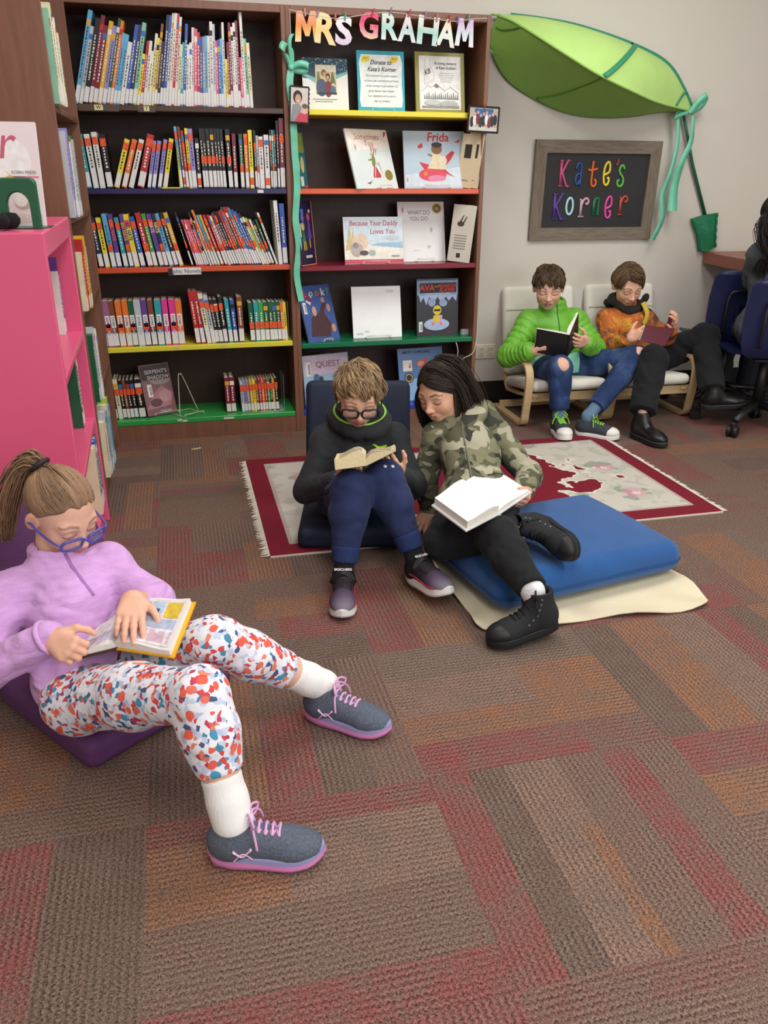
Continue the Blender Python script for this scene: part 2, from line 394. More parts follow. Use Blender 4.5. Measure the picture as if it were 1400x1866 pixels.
def row(name,where,z,items,kind,group,y=.022,d=.2,lab=.22,flip=1):
    """items: (x, height, colour, thickness, lean degrees, sticker)"""
    n=len(items)
    for k,(x,h,c,t,a,st) in enumerate(items):
        dd=min(d,h*.78)
        b=spine_book(t,h,dd,c,lab,st,title=not((name=='c' and k in (4,6,7,11,12)) or (name=='d' and k<13)),seed=hash((name,k))%9999 if False else k*37+len(name)*101)
        b.location=(x,y+.004*((k*7)%3)/2,z+abs(math.sin(R(a)))*t/2+.0006); b.rotation_euler=(0,R(a),0)
        up='leaning' if abs(a)>6 else 'upright'
        nm=NAMES[c][0]
        if k==0: nb='first, before %s'%NAMES[items[1][2]][0]
        elif k==n-1: nb='last, after %s'%NAMES[items[-2][2]][0]
        else: nb='between %s and %s'%(NAMES[items[k-1][2]][0],NAMES[items[k+1][2]][0])
        tag(b,'%s %s %s %s, %s, %s'%(up,nm,kind,where,ORD(k+1),nb),'book',group)
S1=1/1344.; S2=1344.; # first two shelves measured in a 1344 px/m enlargement
def px1(zx): return .02+(zx-150)*.874/(1325-150)
L1=[165,440,700,800,900,1000,1130]; A1=[16.5,14.5,9,5,3,1.5,-1]
r1='150 450 c;165 425 c;190 355 s;212 390 k;240 405 R;262 360 R;288 380 Y;312 360 l;335 395 G;352 385 o;370 330 c;388 325 c;407 290 w;432 370 b;452 370 B;475 380 T;498 240 y;515 300 r;532 300 w;548 255 i;562 335 w;577 315 y;592 380 n;607 300 k;622 420 B;640 420 b;656 430 i;672 430 w;688 430 r;704 415 w;720 290 i;736 300 t;752 385 b;768 290 w;784 300 w;800 370 w;816 365 P;834 350 r;850 330 b;866 330 e;881 335 c;896 335 w;912 400 w;928 390 s;943 315 P;958 320 b;972 325 c;986 400 w;999 230 y;1012 310 R;1026 400 R;1041 380 w;1055 400 w;1070 410 R;1086 240 P;1101 450 w;1117 330 T;1135 310 i'
it=[]; q=[p.split() for p in r1.split(';')]
for k,(x,h,c) in enumerate(q):
    x=float(x); nx=float(q[k+1][0]) if k+1<len(q) else x+18
    a=-4.5 if k==0 else float(np.interp(x,L1,A1))
    th=.012 if k==0 else max(.006,(nx-x)*.874/1175*.93*math.cos(R(a)))
    it.append((px1(x)+(.004 if k==0 else th/2),float(h)/S2/math.cos(R(a))*1.06,c,th,a,None))
row('a','on the dark top shelf',SL[0],it,'picture book','picture books on the top shelf',lab=.2)
def px2(zx,l=205,r=1340): return .022+(zx-l)*.874/(r-l)
r2='205 270 w -4 28;240 275 t -4 28;277 275 w -4 28;312 285 w -3 28;352 275 k -3 32;385 262 y 19 27;425 262 o 19 26;462 262 w 19 26;515 285 r 17 36;560 250 l 13 18;585 250 l 13 20;617 258 l 13 20;648 262 y 13 24;742 320 c -2 14;760 320 n -2 12;776 300 r -2 14;794 312 y -1 16;816 310 l -1 24;843 262 k 0 20;872 312 k -1 15;888 312 k -1 15;909 312 k -1 20;932 312 k -1 20;952 312 k -1 14;968 312 k -1 14;986 310 k -1 16;1020 310 k -1 24;1049 288 R 0 20;1087 288 G 0 20;1115 288 o 0 20;1141 308 y 0 22;1166 308 k 0 12;1180 280 s 0 12;1200 275 w 0 24;1232 285 w 0 26;1256 312 k 0 10;1268 310 t 0 10;1280 310 k 0 10;1297 360 k 0 12;1320 372 R 0 26'
it=[(px2(float(x)),float(h)/S2*1.03,c,float(t)*.874/1135,float(a),None if k in (24,27,38) else (.78 if k<13 else .42 if 19<=k<27 else [.3,.8,.06,.66][k%4])) for k,(x,h,c,a,t) in enumerate(p.split() for p in r2.split(';'))]
row('b','on the dark violet shelf',SL[1],it,'paperback','paperbacks on the dark violet shelf',lab=.3,d=.15)
def px3(zx): return .022+(zx-255)*.874/(1358-255)
r3='268 275 r -4 26;302 280 B -5 28;334 280 y -5 28;369 302 c -5 28;399 300 p -5 26;434 280 t -6 26;464 300 p -6 24;493 298 y -7 30;527 285 b -8 28;568 305 r -9 32;597 300 g -9 24;630 298 p -10 28;656 300 B -10 22;683 300 c -12 26;711 305 k -12 24;738 305 Y -13 24;800 310 k -14 10;826 265 P -15 11;838 265 P -15 11;850 265 P -16 11;862 265 P -16 11;875 265 P -16 11;888 305 k -17 10;902 260 w -17 11;918 318 o -18 14;934 290 c -18 13;950 290 Y -18 14;970 290 r -18 17;992 290 r -18 16;1010 285 w -19 15;1026 300 R -19 14;1042 310 k -20 13;1057 310 k -20 13;1072 312 r -20 12;1086 320 r -20 13;1102 335 G -21 13;1117 335 r -21 13;1132 335 r -21 13;1147 330 t -22 13;1161 320 b -22 13;1175 310 b -22 14;1190 300 B -22 13;1204 275 w -22 13;1218 270 L -22 13;1232 262 w -21 13;1246 255 k -21 13;1262 262 G -20 14;1283 300 w -19 12;1305 372 w -3 24;1334 355 b -2 30'
it=[(px3(float(x)),float(h)/S2/math.cos(R(float(a)))*1.0,c,float(t)*.874/1103*.9,float(a),None if k>=48 else (.76 if k<16 and k%3 else .3 if k<16 else [.34,.3,.38,.8][k%4])) for k,(x,h,c,a,t) in enumerate(p.split() for p in r3.split(';'))]
row('c','on the orange shelf',SL[2],it,'comic book','comic books on the orange shelf',lab=.28,d=.15)
def px4(zx): return .022+(zx-300)*.874/(1318-300)
S4=1288.
r4='313 255 R -3 29;344 258 a -3 31;372 256 n -3 30;405 255 o -2 31;439 258 o -2 29;469 255 G -2 27;502 258 s -2 34;536 258 p -2 29;569 256 n -2 28;604 256 t -1 34;640 258 m -1 30;678 256 m -1 34;712 252 o -1 32;800 300 r -5 24;828 300 r -6 22;858 285 i -7 24;884 275 s -7 22;905 250 k -6 20;926 250 k -6 20;950 265 k -5 22;978 248 t -4 22;1004 245 b -3 22;1036 262 n -1 28;1098 225 G -2 25;1127 228 t -2 24;1154 228 g -2 25;1181 226 G -2 24;1206 228 G -2 22;1227 226 G -2 20;1249 226 G -2 20;1268 222 o -2 16;1284 222 y -2 15'
rr=[p.split() for p in r4.split(';')]
it=[(px4(float(x)),float(h)/S4*1.04,c,float(t)*.874/1018,float(a),(.36 if k<13 and k%2 else .72 if 15<=k<20 else .33 if k>=23 and k<30 else None)) for k,(x,h,c,a,t) in enumerate(rr)]
row('d','on the yellow shelf',SL[3],it,'diary book','paperbacks on the yellow shelf',lab=.3,d=.14)
TEXTM=mat('#f2efe8',.5); TEXTD=mat('#3a2060',.5)
dork=[o for o in COL.objects if o.get('group')=='paperbacks on the yellow shelf'][:13]
for k,o in enumerate(dork):
    MB().box((-.0095,-.0009,.088),(.0095,-.0002,.142)).build('title_panel',TEXTM,o)
    text('DORK',.015,TEXTD,o,(-.005,-.001,.136),(R(90),R(90),0),.0003,.02,'LEFT','title_lettering',1.05)
    text('diaries',.014,mat('#e9e3f0',.5) ,o,(-.005,-.0004,.088),(R(90),R(90),0),.0003,.01,'LEFT','title_lettering',.9,.25)
def nate(idx,s,c):
    o=[o for o in COL.objects if o.get('group')=='comic books on the orange shelf'][idx]
    text(s,.022,mat(c,.5),o,(-.008,-.0008,.19),(R(90),R(90),0),.0003,.02,'LEFT','title_lettering',.8)
nate(7,'BIG NATE','#2a2870'); nate(4,'BIG NATE','#e2603a'); nate(6,'BIG NATE','#e8a03a'); nate(11,'NATE','#e9a8c8'); nate(12,'NATE','#e8d26a')
def px5(zx): return .022+(zx-378)*.874/(1357-378)*1.0
S5=1290.
def x5(zx,z=.102): # bottom shelf measured on the enlargement
    return .022+(zx-378)*.874/979
r5='350 270 k -3 22;374 268 i -3 22;398 262 k -3 19;414 262 n -3 15;433 262 k -3 19;452 262 k -3 20;485 265 k -3 34;993 245 R -1 25;1020 245 R -1 25;1072 212 s -2 16;1089 215 l -2 15;1106 215 e -2 15;1123 218 Y -2 15;1140 220 y -2 15;1156 220 n -2 14;1172 222 r -2 14;1188 222 o -2 14;1204 222 r -2 14;1219 224 g -2 13;1233 224 k -2 13;1246 224 Y -2 13;1262 228 k -2 16'
it=[(max(.034+.012*k,x5(float(x))) if k<7 else x5(float(x)),float(h)/S5*.92,c,float(t)*.874/979,float(a),(.62 if k<7 else None if k<9 else .68)) for k,(x,h,c,a,t) in enumerate(p.split() for p in r5.split(';'))]
xs=[.036,.058,.079,.096,.113,.132,.160]
it=[((xs[k] if k<7 else i[0]),)+i[1:] for k,i in enumerate(it)]
row('e','on the bright green shelf',SL[4],it,'novel','novels on the bright green shelf',lab=.26,d=.14,y=.05)
# books along the open side of the tall case and of the pink unit (spines towards +x)
def side_row(y0,x,z,items,kind,where,group,parent_rot=0,dy=1):
    y=y0; n=len(items)
    for k,(t,h,c,st) in enumerate(items):
        b=spine_book(t,h,min(.2,h*.75),c,.2,st,seed=900+k+int(z*100)); b.rotation_euler=(0,0,R(90)+parent_rot); b.location=(x+.004*(k%3),y+t/2,z+.0006); y+=t+.001
        tag(b,'%s %s %s, %s from the pink end'%(NAMES[c][0],kind,where,ORD(k+1)),'book',group)
for z,its,sh in ((1.40,'.022 .27 T;.02 .29 i;.016 .25 w;.02 .24 w;.018 .26 w;.018 .22 i','highest'),(1.05,'.02 .27 s;.024 .28 l;.018 .24 w;.022 .25 p;.024 .26 g;.03 .25 s','second highest'),(.735,'.028 .2 i;.03 .24 r;.026 .25 Y;.022 .22 i;.02 .21 w','middle'),(.40,'.024 .25 G;.022 .27 s;.02 .26 w;.018 .25 k;.02 .24 i','low'),(.10,'.03 .22 i;.028 .25 s;.024 .24 e;.03 .2 o;.022 .25 i;.03 .24 c;.034 .26 L','lowest')):
    L=[p.split() for p in its.split(';')]
    side_row(-.775,.062,z,[(float(t)*1.25,float(h),c,None) for t,h,c in L],'hardback','poking out of the tall case\'s %s shelf'%sh,'books in the tall bookcase')
Mp=PU.matrix_basis if False else Matrix.Translation((.058,-.95,0))@Matrix.Rotation(R(2.2),4,'Z')
def pink_books(z,its,sh,x=-.05,y0=-.36):
    y=y0
    for k,(t,h,c) in enumerate(p.split() for p in its.split(';')):
        t,h=float(t),float(h); b=spine_book(t,h,min(.2,h*.8),c,.2,None,seed=700+k); p=Mp@Vector((x,y+t/2,z+.0006)); y+=t+.0012
        b.location=p; b.rotation_euler=(0,0,R(92.2)); tag(b,'%s hardback in the pink unit\'s %s shelf, %s from its near end'%(NAMES[c][0],sh,ORD(k+1)),'book','books in the pink shelf unit')
pink_books(.70,'.02 .2 w;.024 .24 p','upper',y0=-.09); pink_books(.40,'.03 .25 G;.02 .2 k;.024 .23 w','middle',y0=-.16,x=-.03); pink_books(.09,'.03 .24 i;.02 .24 w;.03 .25 b;.03 .25 c;.022 .25 G','bottom',y0=-.18,x=-.006)
# ================================================================ displayed books, cards, wall decor
WIRE=mat('#e6dfcc',.35,metal=.2,spec=.6); WHITE=mat('#efece6',.5); INK=mat('#3b3436',.6)
def ell(cx,cz,a,b,n=20,rot=0):
    c,s=math.cos(R(rot)),math.sin(R(rot))
    return [(cx+a*math.cos(t)*c-b*math.sin(t)*s,cz+a*math.cos(t)*s+b*math.sin(t)*c) for t in [2*PI*k/n for k in range(n)]]
def art(parent,shapes,name='illustration',y=-.0006):
    """flat printed shapes on a cover, one mesh, one material slot per colour"""
    cols=[];b=MB()
    for k,(c,poly) in enumerate(shapes):
        if c not in cols: cols.append(c)
        b.prism(poly[::-1] if False else poly,y-.00012*(k+1),y+.0004,cols.index(c))
    return b.build(name,[mat(c,.45,noise=(40,.10)) for c in cols],parent)
def easel(loc,yaw,w=.09,label=None,lean=14,h=.11,col=WIRE):
    t=empty('book_easel',loc,label,'easel','wire easels on the display shelves',(0,0,yaw))
    b=MB(); r=.0019
    z=.0042
    b.tube(smooth_path([(-w/2,-.028,.016),(-w/2,-.03,z),(-w/2,-.01,z),(-w/2+.004,.0,z)],4),r,6)
    b.tube(smooth_path([(w/2,-.028,.016),(w/2,-.03,z),(w/2,-.01,z),(w/2-.004,.0,z)],4),r,6)
    b.tube([(-w/2,-.028,.016),(w/2,-.028,.016)],r,6); b.tube([(-w/2,0,z),(-w/2,.09,z),(w/2,.09,z),(w/2,0,z)],r,6)
    s=math.tan(R(lean)); b.tube(smooth_path([(-w/2,.012,z),(-.012,.012+h*s,h*.95),(0,.012+h*s,h),(.012,.012+h*s,h*.95),(w/2,.012,z)],5),r,6)
    b.build('wire_frame',col,t,True); return t
def disp(name,x,z,w,h,y=.1,lean=14,yaw=0,t=.010,cov='#e8e4dd',label='',cat='book',group='books displayed facing out',roll=0,pages=True,spine=None):
    r=Euler((0,R(roll),0)).to_matrix(); q=Euler((-R(lean),0,R(yaw)),'XYZ').to_matrix()
    M=(Matrix.Rotation(R(yaw),3,'Z')@Matrix.Rotation(-R(lean),3,'X')@r)
    lift=t*math.sin(R(lean))*0+w/2*abs(math.sin(R(roll)))+.0008
    cm=mat(cov,.35,noise=(9,.04),spec=.5); b=MB(); b.box((-w/2,-.0003,0),(w/2,.002,h)); b.box((-w/2,t-.002,0),(w/2,t,h)); b.box((-w/2,.002,0),(-w/2+.002,t-.002,h),1)
    o=b.build(name,[cm,mat(spine or cov,.4)]); o.rotation_euler=M.to_euler(); o.location=(x,y,z+lift)
    if pages: MB().box((-w/2+.002,.002,.003),(w/2-.003,t-.002,h-.003)).build('page_block',PAPER,o)
    return tag(o,label,cat,group)
def ctext(o,s,size,x,z,c,off=0,sx=1,shear=0,align='CENTER',rot=0,y=-.0012):
    return text(s,size,mat(c,.5),o,(x,y,z),(R(90),R(rot),0),.0004,off,align,'title_lettering',sx,shear)
def barcode(o,x,z,w=.02,h=.05):
    b=MB(); b.box((x-w/2,-.0009,z),(x+w/2,-.0002,z+h)); rr=random.Random(3); q=z+.008
    while q<z+h-.012: d=rr.uniform(.001,.003); b.box((x-w*.1,-.0011,q),(x+w*.38,-.0008,q+d),1); q+=d+.0015
    b.build('barcode_label',[LABEL,INK],o)
r1,r2,r3,r4,r5=SR
# --- yellow shelf
o=disp('photo_card',1.098,r1,.205,.215,.09,10,0,.003,'#e6e5dc','large photo card with starry teal top and a family photo','card',pages=False)
rr=random.Random(5)
art(o,[('#1d4a5e',[(-.1,.215*.62),(-.02,.215*.58),(.1025,.215*.72),(.1025,.2148),(-.1025,.2148),(-.1025,.14)]),('#7fb8b8',[(-.1025,.145),(-.02,.10),(.1025,.155),(.1025,.165),(-.02,.126),(-.1025,.155)])]+
 [('#e6f0ee',ell(x,z,.0016,.0016,6)) for x,z in [(rr.uniform(.0,.1),rr.uniform(.165,.21)) for _ in range(40)]+[(rr.uniform(-.1,0),rr.uniform(.185,.212)) for _ in range(20)]],'starry_print')
art(o,[('#cbb98a',[(-.044,.068),(.050,.068),(.050,.188),(-.044,.188)]),('#6d7a4a',[(-.04,.11),(-.03,.175),(-.02,.11)]),('#5f6e44',[(.02,.11),(.034,.17),(.046,.11)]),('#e2dac5',[(-.042,.16),(.05,.16),(.05,.186),(-.042,.186)]),
 ('#44566c',ell(-.018,.095,.024,.036)),('#7a3438',ell(.012,.09,.017,.034)),('#4a6a84',ell(.034,.086,.012,.018)),('#8a5a44',ell(-.006,.155,.011,.014)),('#c99c80',ell(-.003,.15,.007,.009)),('#5a2430',ell(.012,.14,.010,.014)),('#d2a58a',ell(.011,.136,.006,.008)),('#d8b498',ell(.036,.108,.006,.007)),('#2e3642',[(-.04,.068),(.05,.068),(.05,.076),(-.04,.074)])],'family_photo',-.001)
for k,z in enumerate((.045,.036)): art(o,[('#8d8d88',[(-.06+.01*k,z),(.05-.02*k,z),(.05-.02*k,z+.004),(-.06+.01*k,z+.004)])],'printed_line')
o=disp('paper_notice',1.352,r1,.218,.252,.085,10,-1,.003,'#2fa6bd','turquoise bordered notice in script lettering on a clear stand','notice',pages=False)
art(o,[('#e9ece8',[(-.098+.006*math.sin(k*2.3)+ (0 if k<14 else .0),.018) for k in []]+ell(0,.126,.104,.116,4,45))][:0]+[('#e9ece8',[(-.095,.02),(.095,.02),(.1,.05),(.096,.12),(.1,.2),(.092,.236),(-.09,.236),(-.099,.2),(-.094,.12),(-.1,.05)])],'paper_panel')
ctext(o,'Donate to',.026,0,.196,'#2c3038',.012,.9,.35,y=-.0016); ctext(o,"Kate's Korner",.026,.004,.168,'#2c3038',.012,.9,.35,y=-.0016)
for k,s in enumerate(('The anniversary is a great occasion','to honor the contributions of friends','to the memory of our beloved 1st','grade teacher Kate Graham.','Your donations will be used to','help our children.')): ctext(o,s,.0125,.002,.146-.021*k,'#7d8488',0,.84,.35,y=-.0016)
for x in (-.07,.062): art(o,[('#e6cf3a',ell(x,.218,.016,.014,10)),('#e6cf3a',ell(x+.012,.222,.009,.01,10)),('#e6cf3a',ell(x-.011,.212,.009,.009,10)),('#3a3420',ell(x-.004,.22,.002,.003,6)),('#3a3420',ell(x+.005,.22,.002,.003,6))],'cheese_drawing',-.001)
CLEAR=mat('#e6ecec',.08,alpha=.25,spec=.8)
easel((1.352,.082,r1),0,.10,'clear acrylic easel in front of the turquoise notice',lean=10,h=.09,col=CLEAR)
o=disp('framed_notice',1.634,r1,.238,.256,.09,10,2,.012,'#8f8a3c','memorial sheet with mountain drawing in an olive green frame','framed notice',pages=False)
art(o,[('#eceae6',[(-.1,.016),(.1,.016),(.1,.24),(-.1,.24)])],'paper_sheet')
ctext(o,'In loving memory',.0175,.028,.205,'#3a3a3c',.006,.86,y=-.0016); ctext(o,'of Kate Graham',.0175,.028,.186,'#3a3a3c',.006,.86,y=-.0016)
for k,wd in enumerate((.034,.04,.036,.03,.026)): art(o,[('#9a9a9a',[(.03-wd,.168-.009*k),(.03+wd,.168-.009*k),(.03+wd,.1705-.009*k),(.03-wd,.1705-.009*k)])],'printed_line',-.0012)
ctext(o,'KB',.03,-.058,.164,'#2c2c30',.01,.8,.2,rot=-20,y=-.0018)
def ol(P,wd=.0011): # outline as thin strips
    out=[]
    for (a,b),(c,d) in zip(P,P[1:]):
        L=math.hypot(c-a,d-b) or 1; nx,nz=-(d-b)/L*wd/2,(c-a)/L*wd/2; out.append([(a+nx,b+nz),(c+nx,d+nz),(c-nx,d-nz),(a-nx,b-nz)][::-1])
    return out
art(o,[('#9ea0a2',p) for p in ol([(-.07,.235),(-.046,.235),(-.046,.2),(-.03,.17),(-.03,.14),(-.076,.12),(-.074,.17),(-.07,.235)])+ol([(-.09,.09),(-.06,.118),(-.045,.108),(-.02,.125),(.02,.095),(.05,.112),(.09,.085)],.0016)]+[('#85888a',[(x,.06),(x+.004,.06+.018+.012*((k*7)%3)/2),(x+.008,.06)]) for k,x in enumerate(np.linspace(-.08,.08,17))]+[('#c4c4c4',ell(-.04,.045,.04,.012)),('#b5b5b5',ell(.04,.04,.045,.014)),('#909090',[(-.09,.022),(.09,.022),(.09,.032),(-.09,.03)]),('#75777a',[(-.03,.114),(-.02,.125),(-.005,.113),(-.016,.108)])],'mountain_drawing',-.0012)
# --- orange shelf
o=disp('picture_book',1.322,r2,.24,.272,.03,22,24,.009,'#d9e2e0','slanted pale picture book with a dancing girl below red script title',roll=0)
art(o,[('#ece3d8',[(-.12,.17),(.12,.19),(.12,.272),(-.12,.272)]),('#7f8a3a',ell(.008,.125,.01,.026,12,-15)),('#c23a44',[(-.012,.05),(.03,.05),(.035,.058),(.014,.105),(.004,.103),(-.01,.062)]),('#d6a888',ell(.002,.157,.006,.007)),('#7f8a3a',[(.0,.14),(.02,.175),(.024,.174),(.01,.138)]),('#7f8a3a',[(-.0,.13),(-.022,.128),(-.022,.132),(.0,.139)]),('#8a7a2c',ell(.08,.062,.022,.024)),('#c23a44',[(.095,.235),(.11,.25),(.113,.262),(.1,.262)]),('#4a4e52',[(-.055,.026),(-.035,.03),(-.02,.04),(-.04,.02)])],'illustration')
ctext(o,'Sometimes',.04,-.005,.224,'#c07a5c',.0,.8,.1); ctext(o,'You',.04,.0,.196,'#c07a5c',.0,.8,.1); ctext(o,'Fly',.042,.02,.165,'#c07a5c',.0,.8,.1); barcode(o,-.082,.17,.014,.04)
easel((1.345,.0355,r2),R(24),.065,'small wire easel under the slanted pale picture book')
o=disp('picture_book',1.612,r2,.298,.258,.075,14,-3,.009,'#b4c8d6','square pale blue picture book with a red bird and a child',spine='#c9d4da')
art(o,[('#c9d8e2',[(-.14,.01),(.14,.01),(.14,.1),(-.14,.06)]),('#c8323c',[(-.075,.12),(-.05,.085),(.02,.08),(.1,.05),(.07,.07),(.05,.088),(.03,.1),(-.03,.108)]),('#c8323c',[(.05,.1),(.08,.13),(.10,.165),(.085,.17),(.06,.15),(.03,.11)]),('#d4485c',ell(-.01,.062,.068,.03)),('#d884a4',ell(.01,.046,.045,.014)),('#e8a02c',ell(-.044,.066,.008,.008)),('#2c2424',ell(-.044,.066,.003,.003)),('#ded3ae',[(-.035,.09),(.05,.085),(.058,.1),(.035,.135),(.03,.155),(-.01,.158),(-.012,.13)]),('#8a5c3c',ell(.012,.178,.026,.024)),('#2c2026',ell(.012,.196,.026,.012)),('#e2d9c0',ell(.04,.125,.02,.022)),('#c8323c',[(-.08,.19),(-.06,.205),(-.055,.185),(-.075,.178)]),('#c8323c',[(.1,.21),(.125,.222),(.12,.205)]),('#8a5c3c',[(-.03,.157),(-.01,.148),(-.01,.143),(-.032,.152)])],'illustration')
ctext(o,'Frida',.056,.018,.212,'#c8303a',.014,.95,.1); barcode(o,-.135,.02,.012,.04)
easel((1.615,.0695,r2),R(-3),.125,'wire easel under the pale blue red-bird book')
o=disp('picture_book',.972,r2,.10,.235,.04,6,52,.012,'#2f6a74','teal and green book turned sideways beside the divider',spine='#d0d4cc')
art(o,[('#7f8a3a',[(-.045,.15),(.045,.15),(.045,.23),(-.045,.23)]),('#c4b878',ell(-.02,.10,.014,.035)),('#c4b878',ell(.018,.10,.014,.035)),('#d8d4c8',[(-.01,.01),(.015,.01),(.015,.05),(-.01,.05)]),('#c8402c',[(.02,.004),(.048,.004),(.048,.012),(.02,.012)])],'illustration')
b=spine_book(.016,.19,.12,'w',.1,None,False); b.location=(.948,.012,r2+.003); b.rotation_euler=(0,R(-9),0); tag(b,'thin white book slouching against the teal sideways book','book')
for k,(x,y,hh,c,l) in enumerate(((1.748,.045,.235,'i','cream book with dark photo leaning toward the wall side panel'),(1.770,.02,.24,'i','narrow cream book at the end of the orange shelf'))):
    o=disp('picture_book',x,r2,.085,hh,y+.02,4,-55,.012,NAMES[c][1],l,roll=5 if k==0 else 6); art(o,[('#3a3838',[(-.02,.13),(.02,.13),(.02,.19),(-.02,.19)]),('#9a9488',[(-.025,.03),(.02,.03),(.02,.036),(-.025,.036)])],'printed_photo')
# --- burgundy shelf
o=disp('picture_book',1.572,r3,.238,.282,.12,13,1,.010,'#e9e8e6','tall white picture book with a gold seal, behind the seaside book')
ctext(o,'WHAT DO',.028,-.012,.222,'#6d6a68',.0,.85); ctext(o,'YOU DO',.028,-.012,.194,'#8d8a88',.0,.85); barcode(o,-.095,.225,.014,.04)
art(o,[('#a8913a',ell(.082,.25,.024,.024)),('#3a2f14',ell(.082,.25,.016,.016)),('#b7a050',ell(.082,.25,.011,.011)),('#c4c2c0',ell(.035,.07,.01,.008)),('#c4c2c0',[(-.05,.05),(-.01,.052),(-.01,.055),(-.05,.053)]),('#b9b7b5',ell(.05,.15,.006,.012))],'illustration')
easel((1.577,.1125,r3),0,.085,'wire easel under the tall white gold-seal book')
o=disp('picture_book',1.312,r3,.29,.216,.06,13,0,.010,'#dfe3e2','wide picture book of bears on a beach with red lettering')
art(o,[('#cfe0e8',[(-.14,.1),(.145,.08),(.145,.21),(-.14,.21)]),('#9fc0d6',[(-.02,.085),(.145,.07),(.145,.1),(.02,.096)]),('#ece7db',[(-.145,.02),(.145,.02),(.145,.07),(-.02,.085),(-.145,.1)]),('#cdb98a',[(-.14,.06),(-.1,.07),(-.095,.17),(-.11,.12),(-.118,.18),(-.13,.11)]),('#e0c8b0',ell(-.065,.1,.038,.04)),('#b9aca4',ell(-.085,.065,.03,.034)),('#8f8a88',ell(-.09,.085,.014,.014)),('#a8b4ae',ell(-.01,.05,.018,.014)),('#5a4a48',ell(-.05,.05,.022,.012)),('#c3cfd6',ell(.09,.12,.04,.012)),('#c8485c',[(-.145,.002),(.145,.002),(.145,.02),(-.145,.02)]),('#9a9a98',[(.085,.03),(.125,.03),(.125,.038),(.085,.038)])],'illustration')
ctext(o,'Because Your Daddy',.034,.002,.176,'#b8485c',.006,.82,.1); ctext(o,'Loves You',.034,.045,.138,'#b8485c',.006,.85,.1)
easel((1.312,.0525,r3),0,.125,'wire easel under the wide seaside book')
o=disp('picture_book',.99,r3,.125,.285,.03,5,48,.010,'#231a3e','dark violet book of stick figures with an orange edge',spine='#a02848')
art(o,[('#d68a3c',[(-.062,.002),(.062,.002),(.062,.006),(-.062,.006)]),('#d68a3c',[(.058,.002),(.062,.002),(.062,.283),(.058,.283)]),('#d8c03c',ell(-.025,.175,.012,.018)),('#3a6a5c',[(-.04,.11),(-.01,.11),(-.018,.155),(-.03,.155)]),('#8a3a6c',ell(-.025,.21,.014,.014)),('#5a3a8c',[(.01,.12),(.04,.12),(.03,.2),(.018,.2)]),('#b0406c',ell(.024,.215,.012,.016)),('#d8c03c',[(-.03,.07),(-.025,.07),(-.024,.11),(-.029,.11)]),('#d8c03c',[(-.015,.07),(-.01,.07),(-.012,.11),(-.017,.11)]),('#d8c03c',[(.02,.08),(.025,.08),(.024,.12),(.02,.12)]),('#d8d4c4',[(-.05,.13),(-.044,.13),(-.044,.19),(-.05,.19)]),('#c4bca4',ell(.035,.24,.008,.008)),('#c4bca4',[(-.02,.035),(.03,.035),(.03,.047),(-.02,.047)])],'illustration'); 
for k,c in enumerate('Bb'):
    b=spine_book(.014,.25,.14,c,.15,None,seed=60+k); b.location=(.942+.0155*k,.02,r3+.0006); tag(b,'%s spine tucked beside the dark violet stick-figure book'%NAMES[c][0],'book')
o=disp('picture_book',1.722,r3,.115,.262,.03,6,-42,.012,'#d8d4c4','cream book with a small sketch, leaning at the shelf end',roll=4)
art(o,[('#4a4640',ell(-.01,.175,.018,.012)),('#4a4640',[(-.02,.18),(-.01,.18),(.004,.215),(.0,.216)]),('#4a4640',[(-.0,.18),(.008,.18),(.02,.21),(.016,.212)])]+[('#8d8a80',[(-.035,.12-.012*k),(.03,.12-.012*k),(.03,.124-.012*k),(-.035,.124-.012*k)]) for k in range(6)]+[('#3a3638',[(-.012,.02),(.008,.02),(.008,.04),(-.012,.04)])],'illustration')
for k,(c,x) in enumerate((('w',1.748),('T',1.766))):
    b=spine_book(.015,.262,.15,c,.12,None,False,seed=80+k); b.location=(x,.035+.01*k,r3+.003); b.rotation_euler=(0,R(7),0); tag(b,'%s book leaning on the burgundy shelf behind the cream sketch book'%NAMES[c][0],'book')
# --- green shelf
o=disp('picture_book',1.058,r4,.185,.275,.045,20,26,.010,'#3f5a96','slanted blue book of a bear with colourful title letters',spine='#8fb4d0')
art(o,[('#4a3034',[(-.07,.03),(.04,.02),(.06,.08),(.03,.14),(.05,.18),(.035,.19),(.0,.14),(-.05,.12)]),('#c48a6c',ell(.037,.2,.011,.014)),('#c48a6c',ell(.07,.06,.012,.02)),('#c48a6c',ell(.062,.16,.01,.02)),('#e0e0dc',[(-.062,.2),(-.03,.24),(-.025,.22),(-.04,.18)]),('#7a2c5c',ell(-.045,.215,.014,.022,12,30)),('#c49a7c',ell(-.025,.15,.012,.024))],'illustration')
for ch,x,c in (('L',-.058,'#c83a4c'),('o',-.024,'#9ac0a8'),('o',.012,'#d8682c'),('k',.045,'#e8e6e0'),('!',.074,'#7aa83c')): ctext(o,ch,.05,x,.222,c,.02,.9)
barcode(o,-.075,.14,.018,.055)
easel((1.06,.052,r4),R(26),.05,'wire easel under the slanted blue bear book')
o=disp('picture_book',1.334,r4,.25,.25,.085,13,-1,.008,'#f4f3f1','square bright white picture book almost blank',spine='#e8e6e2')
art(o,[('#cfcdca',ell(-.09,.02,.02,.006)),('#cfcdca',ell(-.055,.03,.014,.005)),('#dcdad8',ell(.07,.225,.022,.008))],'illustration')
easel((1.334,.0775,r4),0,.125,'wire easel under the bright white picture book')
o=disp('graphic_novel',1.646,r4,.222,.278,.08,5,2,.022,'#191820','black graphic novel with red title and yellow costumed figure',spine='#15141a')
